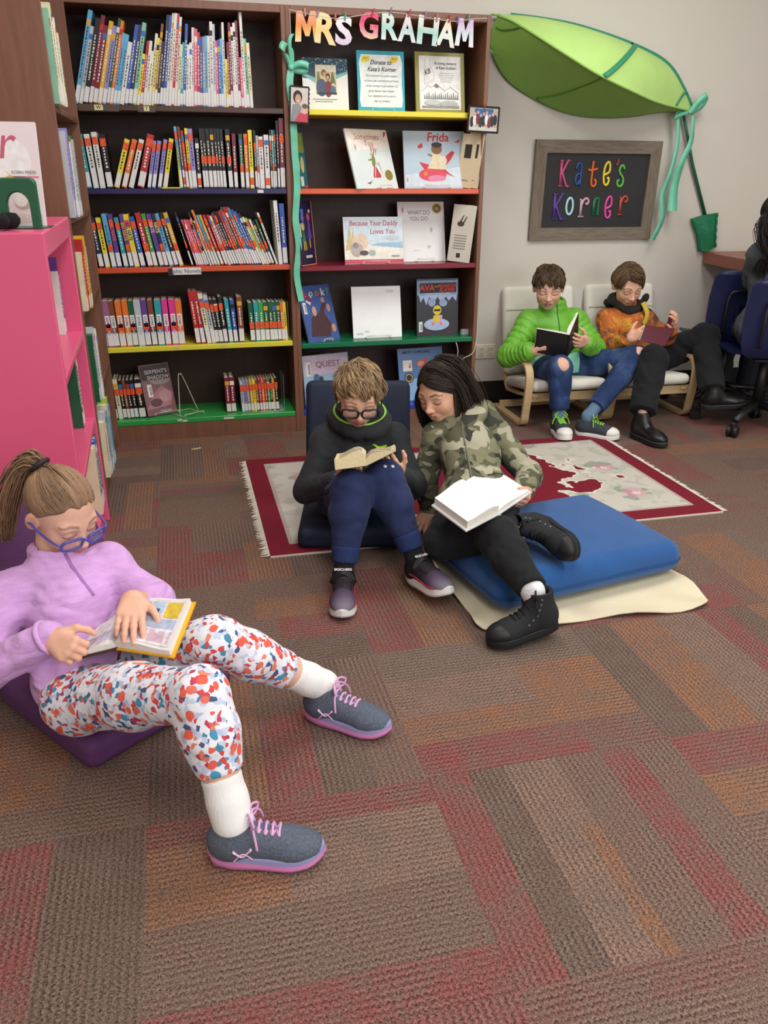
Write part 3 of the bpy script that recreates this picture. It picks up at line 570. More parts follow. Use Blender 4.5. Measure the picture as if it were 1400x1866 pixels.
art(o,[('#7f9cc0',[(-.108,.2),(.108,.2),(.108,.27),(-.108,.27)]),('#17151c',[(-.095,.21),(.1,.21),(.1,.258),(-.095,.258)]),('#a9b8d8',ell(-.005,.055,.068,.03)),('#a9b8d8',[(-.1,.2),(-.09,.165),(-.075,.19),(-.06,.15),(-.045,.19),(-.02,.165),(0,.19),(.02,.16),(.045,.19),(.06,.17),(.08,.19),(.1,.165),(.105,.2)]),('#8fa0c4',ell(-.03,.165,.02,.022)),('#8fa0c4',ell(.03,.16,.022,.018)),('#d8c03c',ell(-.002,.125,.022,.024)),('#d8c03c',[(-.03,.06),(-.02,.1),(.02,.1),(.01,.06),(-.002,.07)]),('#d8a0b8',[(.008,.06),(.02,.06),(.026,.1),(.012,.1)]),('#d87a8c',[(-.03,.05),(-.018,.05),(-.016,.066),(-.028,.066)]),('#d87a8c',[(.012,.05),(.026,.05),(.024,.066),(.012,.066)]),('#17151c',[(-.018,.12),(.014,.12),(.014,.13),(-.018,.13)])],'illustration')
ctext(o,'AVA',.042,-.056,.222,'#e0402c',.02,.95); ctext(o,'and the',.009,-.004,.238,'#e8c03c',.01); ctext(o,'MONSTER',.022,.05,.235,'#d83c2c',.02,.95,.2); ctext(o,'SLAYER',.026,.05,.214,'#d83c2c',.02,.95,.2); ctext(o,'A WARRIOR WHO FEARED SLUMBER',.009,0,.203,'#e8e6e0',.01,.9); barcode(o,-.09,.02,.02,.05)
ctext(o,'WRITTEN BY',.006,-.05,.012,'#c03a3a',.01); ctext(o,'ILLUSTRATED BY',.006,.06,.012,'#c03a3a',.01)
t=tag(MB().box((-.02,-.012,0),(.02,.012,.03),bev=.004).build('acrylic_block',CLEAR,None,False,(1.785,.06,r4+.001)),'small clear acrylic block at the end of the green shelf','block')
# --- blue shelf
o=disp('picture_book',1.072,r5,.25,.262,.06,8,14,.008,'#8fb0c4','sunset coloured picture book standing behind the fair-haired reader')
art(o,[('#c4b0c0',[(-.12,.16),(.12,.17),(.12,.26),(-.12,.26)]),('#5a5a6c',[(-.12,.0),(.12,.0),(.12,.09),(.06,.11),(0,.1),(-.06,.115),(-.12,.1)]),('#3a3644',ell(-.03,.14,.012,.016)),('#3a3644',[(-.036,.1),(-.022,.1),(-.026,.135),(-.034,.135)]),('#4c6484',ell(-.055,.15,.016,.02)),('#c8b8a8',[(-.07,.105),(.1,.11),(.1,.125),(-.07,.12)])],'illustration')
ctext(o,'QUEST',.042,.012,.2,'#7a4a5c',0,1.05); barcode(o,-.095,.16,.024,.07); 
o=disp('picture_book',1.03,r5,.2,.25,.115,6,30,.006,'#7a6a9c','violet backed cover standing open behind the sunset book')
o=disp('picture_book',1.575,r5,.25,.27,.07,14,6,.009,'#3f6aa0','blue picture book with a red bird behind the dark haired reader')
art(o,[('#7fa4c8',[(-.12,.0),(.12,.02),(.12,.14),(-.12,.1)]),('#c84a3c',[(-.03,.2),(.05,.22),(.02,.18),(.06,.16),(.0,.165)]),('#d8a07c',ell(.0,.19,.02,.012,12,20)),('#1d1a20',ell(-.07,.12,.026,.026)),('#b8a060',ell(-.07,.12,.021,.021)),('#1d1a20',ell(-.07,.12,.016,.016)),('#e8e4dc',[(-.1,.155),(-.05,.155),(-.05,.21),(-.1,.21)]),('#d8604c',[(-.07,.17),(-.06,.2),(-.055,.17)]),('#d8604c',[(.02,.04),(.08,.09),(.05,.03)])],'illustration')
ctext(o,'MISTY COPELAND',.02,-.02,.243,'#1c2440',.012,.95)
# --- face-out book and easels on the bright green shelf
o=disp('novel',.252,.107,.148,.245,.075,16,22,.024,'#7c5054','dusky red fantasy paperback facing out on a white wire easel',spine='#4a3038')
art(o,[('#a87078',[(-.07,.03),(.05,.04),(.07,.1),(.02,.14),(-.03,.1)]),('#9a8c88',ell(.02,.165,.05,.02)),('#5c3a40',ell(-.02,.06,.03,.02)),('#b8888c',ell(.03,.09,.03,.03)),('#3c2c30',[(-.07,.17),(.07,.17),(.07,.24),(-.07,.24)])],'illustration')
ctext(o,"SERPENT'S",.026,.005,.2,'#d8cdc8',.01,.95); ctext(o,'SHADOW',.026,.012,.173,'#d8cdc8',.01,.95); ctext(o,'JORDAN',.016,.02,.012,'#c4b8b8',.005,.9); barcode(o,-.04,.09,.022,.06)
EW=mat('#ddd6c2',.35,metal=.2)
easel((.262,.108,SL[4]),R(22),.12,'white wire easel holding up the dusky red paperback',lean=16,h=.19,col=EW)
easel((.385,.055,SL[4]),R(35),.11,'empty white wire easel on the bright green shelf',lean=14,h=.19,col=EW)
# --- shelf tags, book ends
def shelf_tag(x,z,w,h,label,txt=None,paper='#d8d29a',tm='#20201e',sz=.02,base=None):
    b=MB(); 
    if base: b.box((-base,-.0008,-.004),(base,-.0002,h+.002),1)
    b.box((-w/2,-.0014,0),(w/2,-.0003,h)); o=b.build('shelf_tag',[mat(paper,.5),mat('#57463c',.3)],None,False,(x,.002,z)); tag(o,label,'label','shelf tags')
    if txt: text(txt,sz,mat(tm,.6),o,(0,-.0016,h*.22),(R(90),0,0),.0003,.01)
    return o
shelf_tag(.127,SL[0]-.022,.034,.02,'pale yellow tag lettered W on the top shelf edge','W',base=.08); shelf_tag(.318,SL[0]-.022,.022,.019,'narrow pale yellow tag lettered Y on the top shelf edge','Y',base=.035)
shelf_tag(.775,SL[1]-.018,.026,.013,'blank white tag on the dark violet shelf edge',paper='#dcdad4')
o=shelf_tag(.425,SL[2]-.034,.125,.03,'white shelf sign about novels hanging at the orange shelf edge','phic Novels',paper='#dcdcd8',sz=.026,tm='#5a5a58'); MB().box((-.082,-.0012,-.002),(-.05,-.0002,.028)).build('dark_tab',mat('#2a2628',.5),o)
for k,(x,z) in enumerate(((.35,SL[3]-.014),(.565,SL[3]-.014))): shelf_tag(x,z,.022,.011,('small torn tape scrap on the yellow shelf edge below the diary books','small tape scrap on the yellow shelf edge below the black spines')[k],paper='#c9b890')
for k,(x,z) in enumerate(((.33,SL[4]-.012),(.355,SL[4]-.017),(.565,SL[4]-.016))): shelf_tag(x,z,.022 if k<2 else .05,.009,('white scrap on the bright green shelf below the empty easel','second white scrap on the bright green shelf edge, lower of the pair','long torn white scrap near the novel row')[k],paper='#d8d4c4')
def wire_end(loc,yaw,h,dp,m,label):
    t=empty('bookend',loc,label,'bookend',None,(0,0,yaw)); b=MB(); b.tube([(0,.0,.003),(0,0,h),(0,dp,h),(0,dp,.003)],.0022,6,closed=False); b.tube([(0,0,.003),(.075,.0,.003),(.075,dp,.003),(0,dp,.003)],.0022,6); b.build('wire_loop',m,t); return t
wire_end((.427,.015,SL[1]),R(180),.16,.1,mat('#c8c03c',.4),'yellow wire bookend in the gap on the dark violet shelf')
def plate_end(x,z,label,dp=.12,h=.18,m=None):
    t=empty('bookend',(x,.03,z),label,'bookend'); MB().box((0,0,.0008),(.0015,dp,h)).build('upright_plate',m or CLEAR,t); MB().box((-.12,0,.0003),(0,dp,.001)).build('foot_plate',m or CLEAR,t)
plate_end(.878,SL[3],'clear plastic bookend after the green spines'); plate_end(.842,SL[4],'clear plastic bookend after the last novels')
# ================================================================ letter banner, clothespins, ribbon, prints
def gradm(stops,zlen,ax='Y'):
    def f(nt,N,LK,b):
        tc=N('ShaderNodeTexCoord'); sp=N('ShaderNodeSeparateXYZ'); LK(tc.outputs['Generated'],sp.inputs[0]); n=N('ShaderNodeTexNoise'); n.inputs['Scale'].default_value=5; LK(tc.outputs['Generated'],n.inputs[0])
        m=N('ShaderNodeMath'); m.operation='MULTIPLY_ADD'; LK(n.outputs[0],m.inputs[0]); m.inputs[1].default_value=.3; LK(sp.outputs[ax],m.inputs[2])
        r=ramp(N,[(.15+.85*k/(len(stops)-1),c) for k,c in enumerate(stops)],'LINEAR'); LK(m.outputs[0],r.inputs[0]); LK(r.outputs[0],b.inputs['Base Color'])
    return nodemat('paint'+ax+''.join(stops),f,.8)
BAN=[('M',1.003,1.710,.108,.112,['#e8dcb8','#eab668','#e4905c','#eaa884'],-2),('R',1.086,1.703,.092,.114,['#ecdcae','#eccb84','#ecd9a4'],6),('S',1.161,1.702,.073,.108,['#d9c3d8','#e6dbe8','#e8e8ea'],3),('G',1.270,1.730,.084,.103,['#eccfae','#e0909a','#d8567c','#dd5f7c'],4),('R',1.364,1.729,.075,.101,['#e6ece8','#aad3c8','#d6e4da'],2),('A',1.441,1.724,.082,.104,['#e6e8ea','#bcd3d0','#e8dfe4'],3),('H',1.534,1.716,.094,.109,['#cbe2dc','#a8d3c8','#e8e4da'],5),('A',1.620,1.713,.087,.105,['#e6e6d6','#ddeade','#ecd9c0'],8),('M',1.704,1.716,.087,.106,['#e9e6ea','#cfdfe2','#d9b8da'],4)]
for k,(c,x,z,wd,h,cs,rot) in enumerate(BAN):
    if c=='M':
        o=MB().prism([((x_-.5)*wd,(z_-.5)*h) for x_,z_ in [(0,0),(.12,1),(.34,1),(.5,.55),(.66,1),(.88,1),(1,0),(.76,0),(.71,.56),(.58,.18),(.42,.18),(.29,.56),(.24,0)]],-.0012,0).build('paper_letter',gradm(cs,h,'Z'),None,False,(x,-.010,z+h/2),(0,R(rot),0))
        tag(o,'cutout paper letter on the string: '+('first letter, an orange to cream M' if k==0 else 'last letter, a lilac M'),'letter','cutout paper letters of the banner'); continue
    o=text(c,1,gradm(cs,h),None,(0,0,0),(R(90),R(rot),0),.004,(.015 if c=='M' else .035),'CENTER','paper_letter')
    v=np.array([p.co for p in o.data.vertices]); lo,hi=v.min(0),v.max(0); s=(wd/(hi[0]-lo[0]),h/(hi[1]-lo[1]))
    for p in o.data.vertices: p.co=((p.co.x-(lo[0]+hi[0])/2)*s[0],(p.co.y-(lo[1]+hi[1])/2)*s[1],p.co.z*.25+(.0018 if k in (1,8) else 0))
    o.location=(x,-.010,z+h/2); words=['first letter, an orange to cream M','pale yellow R beside the orange M','white and lilac S ending the first word','bright pink G starting the second word','mint green R after the pink G','white A between two mint letters','mint H in the middle of the second word','cream A beside the lilac M','last letter, a lilac M']
    tag(o,'cutout paper letter on the string: '+words[k],'letter','cutout paper letters of the banner')
tw=smooth_path([(.935,-.009,1.66),(.933,-.01,1.81),(.936,-.012,1.822),(.996,-.012,1.812),(1.051,-.012,1.806),(1.125,-.012,1.799),(1.167,-.012,1.803),(1.288,-.012,1.824),(1.365,-.012,1.831),(1.449,-.012,1.827),(1.572,-.012,1.814),(1.669,-.012,1.810),(1.718,-.012,1.820),(1.805,-.012,1.828)],6)
tag(MB().tube(tw,.0016,5).build('twine',mat('#cfc8ba',.9),None,True),'white twine strung across the display bookcase top holding paper letters','string')
PINS=[(.996,1.822,'#c98a80'),(1.051,1.818,'#8a7a84'),(1.125,1.810,'#c8606c'),(1.167,1.814,'#3f9a84'),(1.288,1.834,'#b5323c'),(1.365,1.841,'#7d7488'),(1.449,1.837,'#c03040'),(1.521,1.832,'#8a7aa8'),(1.572,1.825,'#b07a8c'),(1.630,1.824,'#b53a3c'),(1.669,1.821,'#8a6aa0'),(1.718,1.831,'#5a9a8c')]
PN=['dusty pink','grey','rose','teal','dark red','slate','bright red','lavender','mauve','brick red','violet','sea green']
def clothespin(): 
    b=MB()
    b.prism([(-.0034,-.016),(.0034,-.016),(.003,.014),(-.003,.014)],-.0045,-.0012); b.prism([(-.0034,-.016),(.0034,-.016),(.003,.014),(-.003,.014)],.0012,.0042); b.tube([(-.0045,0,.001),(.0045,0,.001)],.0022,8,1); return b
for k,(x,z,c) in enumerate(PINS):
    o=clothespin().build('clothespin',[mat(c,.5),mat('#9a9a98',.3,.9)],None,False,(x,-.012,z-.004),(R(6),R(rr.uniform(-12,25)),0)); tag(o,'tiny %s clothespin clipping the banner, %s along the string'%(PN[k],ORD(k+1)),'clothespin','tiny clothespins on the string')
MINT=mat('#6cc2a2',.35,noise=(9,.18),spec=.5)
def ribbon(P,wd,axis=(1,0,0),thick=.0012,tw=0):
    P=smooth_path(P,6); n=len(P); b=MB(); G=[]
    for i,p in enumerate(P):
        w_=wd[0]+(wd[1]-wd[0])*i/(n-1) if isinstance(wd,tuple) else wd
        a=Matrix.Rotation(R(tw)*i/(n-1),3,'Z')@Vector(axis); a=np.array(a)*w_/2; u=np.array([0,-thick,0]); u2=np.array([0,thick,0])
        G.append([p-a+u,p+a+u,p+a+u2,p-a+u2])
    b.grid(G,0,False,True); return b
t=empty('ribbon_bow',(.93,-.004,1.61),'mint green ribbon bow tied on the divider with one long tail','ribbon')
def rel(P,o): return [np.array(p)-np.array(o) for p in P]
O_=(.93,-.004,1.61)
b=ribbon(rel([(.928,-.02,1.612),(.905,-.035,1.66),(.89,-.04,1.675),(.905,-.03,1.70),(.93,-.02,1.68),(.93,-.016,1.612)],O_),.03,(.8,0,-.5)); b.build('bow_loop',MINT,t,True)
b=ribbon(rel([(.928,-.02,1.612),(.965,-.035,1.625),(1.0,-.04,1.615),(.985,-.03,1.597),(.93,-.016,1.606)],O_),.026,(.1,0,1)); b.build('bow_loop',MINT,t,True)
MB().lathe([(.002,-.013),(.012,-.008),(.013,.008),(.002,.013)],12).build('knot',MINT,t,True,(-.002,-.018,0))
b=ribbon(rel([(.928,-.02,1.60),(.921,-.018,1.545),(.93,-.014,1.45),(.932,-.016,1.298),(.938,-.012,1.142),(.925,-.018,1.003),(.936,-.012,.884),(.921,-.02,.763),(.938,-.018,.64)],O_),(.03,.036),(1,.15,0),tw=25); b.build('tail',MINT,t)
b=ribbon(rel([(.934,-.016,1.60),(.925,-.028,1.7),(.938,-.02,1.735)],O_),(.012,.02),(1,0,.1)); b.build('short_end',MINT,t,True)
def scallop(w,h,n=11,m=8,a=.0035):
    P=[]
    for k in range(n*4): x=-w/2+w*k/(n*4); P.append((x,-h/2-a*abs(math.sin(PI*k/4))))
    for k in range(m*4): P.append((w/2+a*abs(math.sin(PI*k/4)),-h/2+h*k/(m*4)))
    for k in range(n*4): P.append((w/2-w*k/(n*4),h/2+a*abs(math.sin(PI*k/4))))
    for k in range(m*4): P.append((-w/2-a*abs(math.sin(PI*k/4)),h/2-h*k/(m*4)))
    return P
o=MB().prism(scallop(.082,.142),-.0016,.0004).build('photo_print',mat('#191617',.7),None,False,(.957,-.033,1.468),(0,R(3),0)); tag(o,'upright photo of a smiling person mounted on black scalloped card, hung on the divider','photo')
art(o,[('#cfc4bc',[(-.037,-.066),(.037,-.066),(.037,.066),(-.037,.066)]),('#8a8c90',[(-.037,-.066),(-.005,-.066),(.01,-.01),(.0,.005),(-.03,.0)]),('#2a2020',ell(-.008,.03,.02,.026)),('#c99a80',ell(-.006,.022,.013,.019)),('#c8404c',[(-.02,-.066),(.037,-.066),(.037,-.03),(.0,-.03)]),('#d8b0a0',ell(.022,-.018,.014,.017)),('#6a5048',ell(.024,-.004,.013,.01)),('#e8e4e0',ell(-.005,.015,.005,.002))],'portrait',-.002)
o=MB().prism(scallop(.15,.108,13,9),-.0016,.0004).build('photo_print',mat('#191617',.7),None,False,(1.806,-.014,1.427),(0,R(2),0)); tag(o,'group photo on black scalloped card at the right bookcase edge'.replace('right ','outer '),'photo')
sh=[('#b8ab98',[(-.068,-.047),(.068,-.047),(.068,.047),(-.068,.047)]),('#2f5f94',[(-.045,.0),(.045,.0),(.045,.044),(-.045,.044)]),('#ccc6bc',[(-.068,-.047),(.068,-.047),(.068,-.032),(-.068,-.03)])]
for k in range(9): x=-.056+.014*k; sh+= [(('#23222a','#e2e0de','#7a2c34','#2c2c34')[k%4],ell(x,-.012+.006*(k%3),.009,.022)),('#c9a08c',ell(x,.016+.006*(k%3),.0055,.007))]
art(o,sh,'group_picture',-.002)
MB().tube([(0,-.003,.065),(0,-.004,.045)],.003,6).build('clip',mat('#b5323c',.5),o)
# hanging cable from the display case, outlet
tag(MB().tube(smooth_path([(1.721,.01,r4-.02),(1.73,-.006,.366),(1.719,-.004,.277),(1.723,-.004,.285),(1.757,-.006,.327),(1.812,-.008,.36),(1.835,.01,.45),(1.836,.02,.5)],6),.0022,6).build('power_cable',mat('#cfcac0',.5),None,True),'white cable hanging from the green shelf and looping to the frame','cable')
def outlet():
    t=empty('wall_outlet',(1.995,.2995,.295),'cream double wall outlet beside the display bookcase','outlet')
    MB().box((-.058,-.006,-.04),(.058,0,.04),bev=.003).build('cover_plate',mat('#ded6c4',.4),t)
    for x in (-.027,.027):
        b=MB(); b.box((x-.017,-.0085,-.027),(x+.017,-.0058,.027),bev=.001)
        for z in (-.012,.014):
            for dx in (-.006,.006): b.box((x+dx-.001,-.0089,z-.004),(x+dx+.001,-.0084,z+.004),1)
            b.box((x-.002,-.0089,z-.009),(x+.002,-.0084,z-.0065),1)
        b.build('socket',[mat('#d5ccb8',.4),INK],t)
    MB().lathe([(.003,0),(.002,.001)],8,M=TR((0,-.006,0),(R(90),0,0))).build('screw',mat('#b0a890',.3,.8),t)
outlet()
# ================================================================ wall sign
def strokes(ch):
    K=[[(.12,0),(.12,1)],[(0,.02),(.26,.02)],[(0,.98),(.28,.98)],[(.14,.42),(.52,.9),(.62,1)],[(.24,.52),(.6,.02),(.68,.02)],[(.48,.98),(.74,.98)],[(.5,.02),(.78,.02)]]
    return {'K':K,
    'a':[[(.08,.72),(.18,.95),(.38,1),(.55,.85),(.56,.4),(.56,.05),(.66,0)],[(.56,.5),(.3,.5),(.1,.35),(.1,.12),(.3,.0),(.54,.2)]],
    't':[[(.34,1),(.32,.5),(.34,.12),(.48,0),(.66,.08),(.64,.24),(.52,.26)],[(.02,.66),(.3,.64),(.7,.7)]],
    'e':[[(.14,.45),(.36,.5),(.58,.62),(.54,.92),(.36,1),(.14,.82),(.08,.45),(.18,.1),(.4,0),(.58,.14),(.54,.32),(.42,.28)]],
    "'":[[(.5,1),(.6,.75),(.55,.45),(.3,.05)]],
    's':[[(.6,.82),(.44,.98),(.22,.94),(.14,.72),(.34,.55),(.56,.38),(.56,.12),(.34,0),(.1,.08),(.06,.26),(.2,.3)]],
    'o':[[(.36+.28*math.cos(t),.5+.48*math.sin(t)) for t in np.linspace(0,2*PI,13)]],
    'r':[[(.2,.02),(.2,.92)],[(.04,.02),(.42,.02)],[(.06,.92),(.22,.92)],[(.22,.6),(.38,.92),(.58,.98),(.7,.84),(.62,.68),(.5,.74)]],
    'n':[[(.14,.02),(.14,.94)],[(.02,.94),(.16,.94)],[(.02,.02),(.26,.02)],[(.16,.6),(.34,.96),(.56,.9),(.58,.5),(.58,.02)],[(.46,.02),(.72,.02)]]}[ch]
def sign():
    t=empty('wall_sign',(2.555,.2995,1.118),'grey wooden framed blackboard sign with raised rainbow letters','sign',rot=(R(2),0,0))
    W2,H2=.355,.243; fw=.062; WD=mat('#7d7062',.75,noise=(16,.22,(1,8,8)),bump=(30,.3,(1,8,8))); WV=mat('#776a5c',.75,noise=(16,.22,(8,8,1)),bump=(30,.3,(8,8,1)))
    for s in (-1,1):
        pz=[(-W2,s*H2),(W2,s*H2),(W2-fw,s*(H2-fw)),(-W2+fw,s*(H2-fw))]; MB().prism(pz if s<0 else pz[::-1],-.026,-.004).build('frame_rail',WD,t)
        px=[(s*W2,-H2),(s*W2,H2),(s*(W2-fw),H2-fw),(s*(W2-fw),-H2+fw)]; MB().prism(px if s>0 else px[::-1],-.026,-.004).build('frame_stile',WV,t)
    MB().box((-W2+fw-.002,-.012,-H2+fw-.002),(W2-fw+.002,-.006,H2-fw+.002)).build('board',mat('#2c2a2c',.6,noise=(7,.12)),t)
    for (c,x,z,wd,h),cl,nm in zip([('K',2.342,1.140,.062,.126),('a',2.433,1.150,.047,.102),('t',2.504,1.140,.061,.123),('e',2.591,1.147,.051,.111),("'",2.656,1.239,.019,.034),('s',2.676,1.140,.049,.104),('K',2.321,.978,.071,.127),('o',2.396,1.001,.053,.085),('r',2.468,.990,.066,.093),('n',2.549,1.000,.049,.086),('e',2.622,.984,.052,.106),('r',2.698,.999,.060,.094)],('#c2527c','#2d4f92','#e0652e','#e6cf38','#a8303a','#5cb648','#5c3f9a','#b4e0ea','#c8a4ac','#1f7050','#dc4f9c','#b04a38'),('pink','blue','orange','yellow','dark red','green','violet','pale blue','dusty pink','dark green','magenta','brick red')):
        b=MB()
        for st in strokes(c):
            P=smooth_path([(q[0]*wd*1.25-.001+0,0,q[1]*h) for q in st],5) if len(st)>2 else np.array([(q[0]*wd*1.25,0,q[1]*h) for q in st])
            P[:,1]=-.0155; n=len(P); r_=.0062 if len(st)>2 else (.0074 if abs(st[0][1]-st[-1][1])>.5 else .0042)
            b.tube(P,[(r_,.0045)]*n,8,0,True,flat=(0,1,0))
        o=b.build('letter',mat(cl,.4),t,True,(x-2.555,0,z-1.118)); o['label']=nm+' letter'
sign()
# ================================================================ leaf canopy
def leaf():
    t=empty('leaf_canopy',(1.93,.27,1.75),'big green fabric leaf canopy fixed to the wall above the sign','canopy'); O=np.array((1.93,.27,1.75))
    A=[(1.926,.27,1.892),(2.182,.285,1.878),(2.40,.285,1.853),(2.706,.285,1.785),(2.888,.285,1.718),(2.998,.285,1.608),(3.062,.275,1.506)]
    B=[(1.93,.2,1.876),(1.965,.1,1.84),(2.029,-.02,1.773),(2.145,-.10,1.692),(2.304,-.12,1.614),(2.516,-.05,1.559),(2.755,.1,1.525),(3.056,.26,1.502)]
    C=[(1.926,.26,1.83),(1.930,.27,1.76),(1.969,.275,1.69),(2.045,.28,1.612),(2.214,.285,1.530),(2.366,.285,1.484),(2.519,.285,1.468),(2.702,.285,1.473),(2.893,.28,1.499),(3.05,.27,1.50)]
    def rs(P,n=40):
        P=smooth_path(P,10); d=np.r_[0,np.cumsum(np.linalg.norm(np.diff(P,axis=0),axis=1))]; s=np.linspace(0,d[-1],n); return np.stack([np.interp(s,d,P[:,k]) for k in range(3)],1)-O
    A,B,C=rs(A),rs(B),rs(C); n=len(A)
    def loft(U,V,bul):
        G=[]
        for i in range(n):
            s=math.sin(PI*i/(n-1))
            G.append([U[i]*(1-q)+V[i]*q+np.array(bul)*s*math.sin(PI*q) for q in np.linspace(0,1,14)])
        return np.array(G)
    up=loft(A,B,(.0,-.05,.055)); lo=loft(B,C,(0,.06,-.02))
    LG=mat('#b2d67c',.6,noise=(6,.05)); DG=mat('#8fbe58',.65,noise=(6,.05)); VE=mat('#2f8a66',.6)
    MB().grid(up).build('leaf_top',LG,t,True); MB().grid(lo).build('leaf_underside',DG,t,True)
    def strip(P,wd,mm,nm,off):
        b=MB(); P=np.array(P)+np.array(off); b.tube(P,[(wd,.0025)]*len(P),8,flat=(0,-.75,.6)); b.build(nm,mm,t,True)
    mid=[up[i][1] for i in range(3,n)]
    strip(mid[:],.013,VE,'midrib',(0,-.006,.003))
    def on(G,f): # point on the sheet at fractional u,v
        u,v=f; i=min(int(u*(n-1)),n-2); j=min(int(v*13),12); a=u*(n-1)-i; c=v*13-j
        return (G[i][j]*(1-a)+G[i+1][j]*a)*(1-c)+(G[i][j+1]*(1-a)+G[i+1][j+1]*a)*c
    strip([on(up,(.60-.16*q*q,q)) for q in np.linspace(.03,1,14)],.012,VE,'side_vein',(0,-.008,.006))
    strip([on(up,(.93-.05*q,q)) for q in np.linspace(.03,.98,10)],.006,VE,'side_vein',(0,-.006,.005))
    VD=mat('#4f8a38',.6)
    strip([on(lo,(.44-.12*q,q)) for q in np.linspace(.02,.98,12)],.006,VD,'side_vein',(0,-.004,-.002)); strip([on(lo,(.12-.1*q,q*.5)) for q in np.linspace(.02,.98,8)],.006,VD,'side_vein',(0,-.004,-.002))
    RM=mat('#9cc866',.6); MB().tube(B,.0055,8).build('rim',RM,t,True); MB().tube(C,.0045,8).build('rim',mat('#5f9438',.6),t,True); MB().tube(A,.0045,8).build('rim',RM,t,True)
    MB().tube(np.array([(3.001,.265,1.50),(3.109,.278,1.248),(3.238,.284,.985)])-O,[.007,.0085,.0095],10).build('stem',mat('#1f5f44',.5),t,True)
    b=MB(); H_=np.array([(3.150,.28,.975),(3.225,.262,.995),(3.302,.28,1.005),(3.327,.285,.824),(3.28,.27,.805),(3.226,.28,.806)])-O
    G=[[H_[0],H_[1],H_[2]],[(H_[0]*.5+H_[5]*.5)+[.01,-.004,0],(H_[1]*.5+H_[4]*.5)+[0,-.012,0],(H_[2]*.5+H_[3]*.5)+[-.006,-.004,0]],[H_[5],H_[4],H_[3]]]
    G=np.array(G); back=G.copy(); back[:,:,1]=.292-.27; 
    b.grid(G); b.grid(back[:,::-1]); 
    for (p,q) in (((0,0),(0,1)),((0,1),(0,2)),((0,2),(1,2)),((1,2),(2,2)),((2,2),(2,1)),((2,1),(2,0)),((2,0),(1,0)),((1,0),(0,0))):
        b.add([G[p],G[q],(G[q][0],.022,G[q][2]),(G[p][0],.022,G[p][2])],[(0,1,2,3)])
    hp=b.build('holder_pocket',mat('#1f7a52',.6,noise=(20,.15,(1,1,8)),bump=(40,.6,(1,1,6))),t)
    for e in (0,2):
        P=[G[0][e],G[1][e],G[2][e]]; P=np.array([np.array(P[0])*(1-q)+np.array(P[2])*q+(np.array(P[1])-(np.array(P[0])+np.array(P[2]))/2)*4*q*(1-q)*.9 for q in np.linspace(0,1,14)]); P[:,0]+=.003*np.sin(np.arange(14)*2.2); P[:,1]-=.005
        MB().tube(P,.006,6).build('ruffle',mat('#1a6a46',.6),hp,True)
    MB().tube(np.array([(1.83,-.003,1.705),(1.87,.1,1.712),(1.935,.2,1.716)])-O,.0028,6).build('tie_string',MINT,t,True)
    t2=empty('ribbon_bow',(3.02,.24,1.50),'mint ribbon tied to the leaf stem with two tails hanging beside the sign','ribbon'); O2=np.array((3.02,.24,1.50))
    R_=lambda P:[np.array(p)-O2 for p in P]
    ribbon(R_([(3.03,.235,1.50),(3.06,.225,1.545),(3.10,.22,1.575),(3.085,.235,1.53),(3.03,.24,1.498)]),.035,(.5,0,-.8)).build('bow_loop',MINT,t2,True)
    ribbon(R_([(3.02,.235,1.497),(2.97,.225,1.485),(2.93,.22,1.47),(2.955,.235,1.495),(3.015,.24,1.5)]),.022,(.2,0,1)).build('bow_loop',MINT,t2,True)
    ribbon(R_([(2.955,.235,1.49),(2.968,.225,1.353),(2.95,.22,1.22),(2.925,.235,1.10),(2.935,.225,.98),(2.90,.24,.87)]),(.02,.046),(1,.1,0),tw=20).build('tail',MINT,t2,True)
    ribbon(R_([(3.045,.235,1.48),(3.045,.225,1.36),(2.998,.215,1.25),(2.985,.23,1.14),(2.985,.22,1.02)]),(.02,.055),(1,.1,0),tw=-15).build('tail',MINT,t2,True)
    MB().lathe([(.002,-.012),(.011,-.007),(.011,.007),(.002,.012)],10).build('knot',MINT,t2,True,(0,-.008,-.002))
leaf()
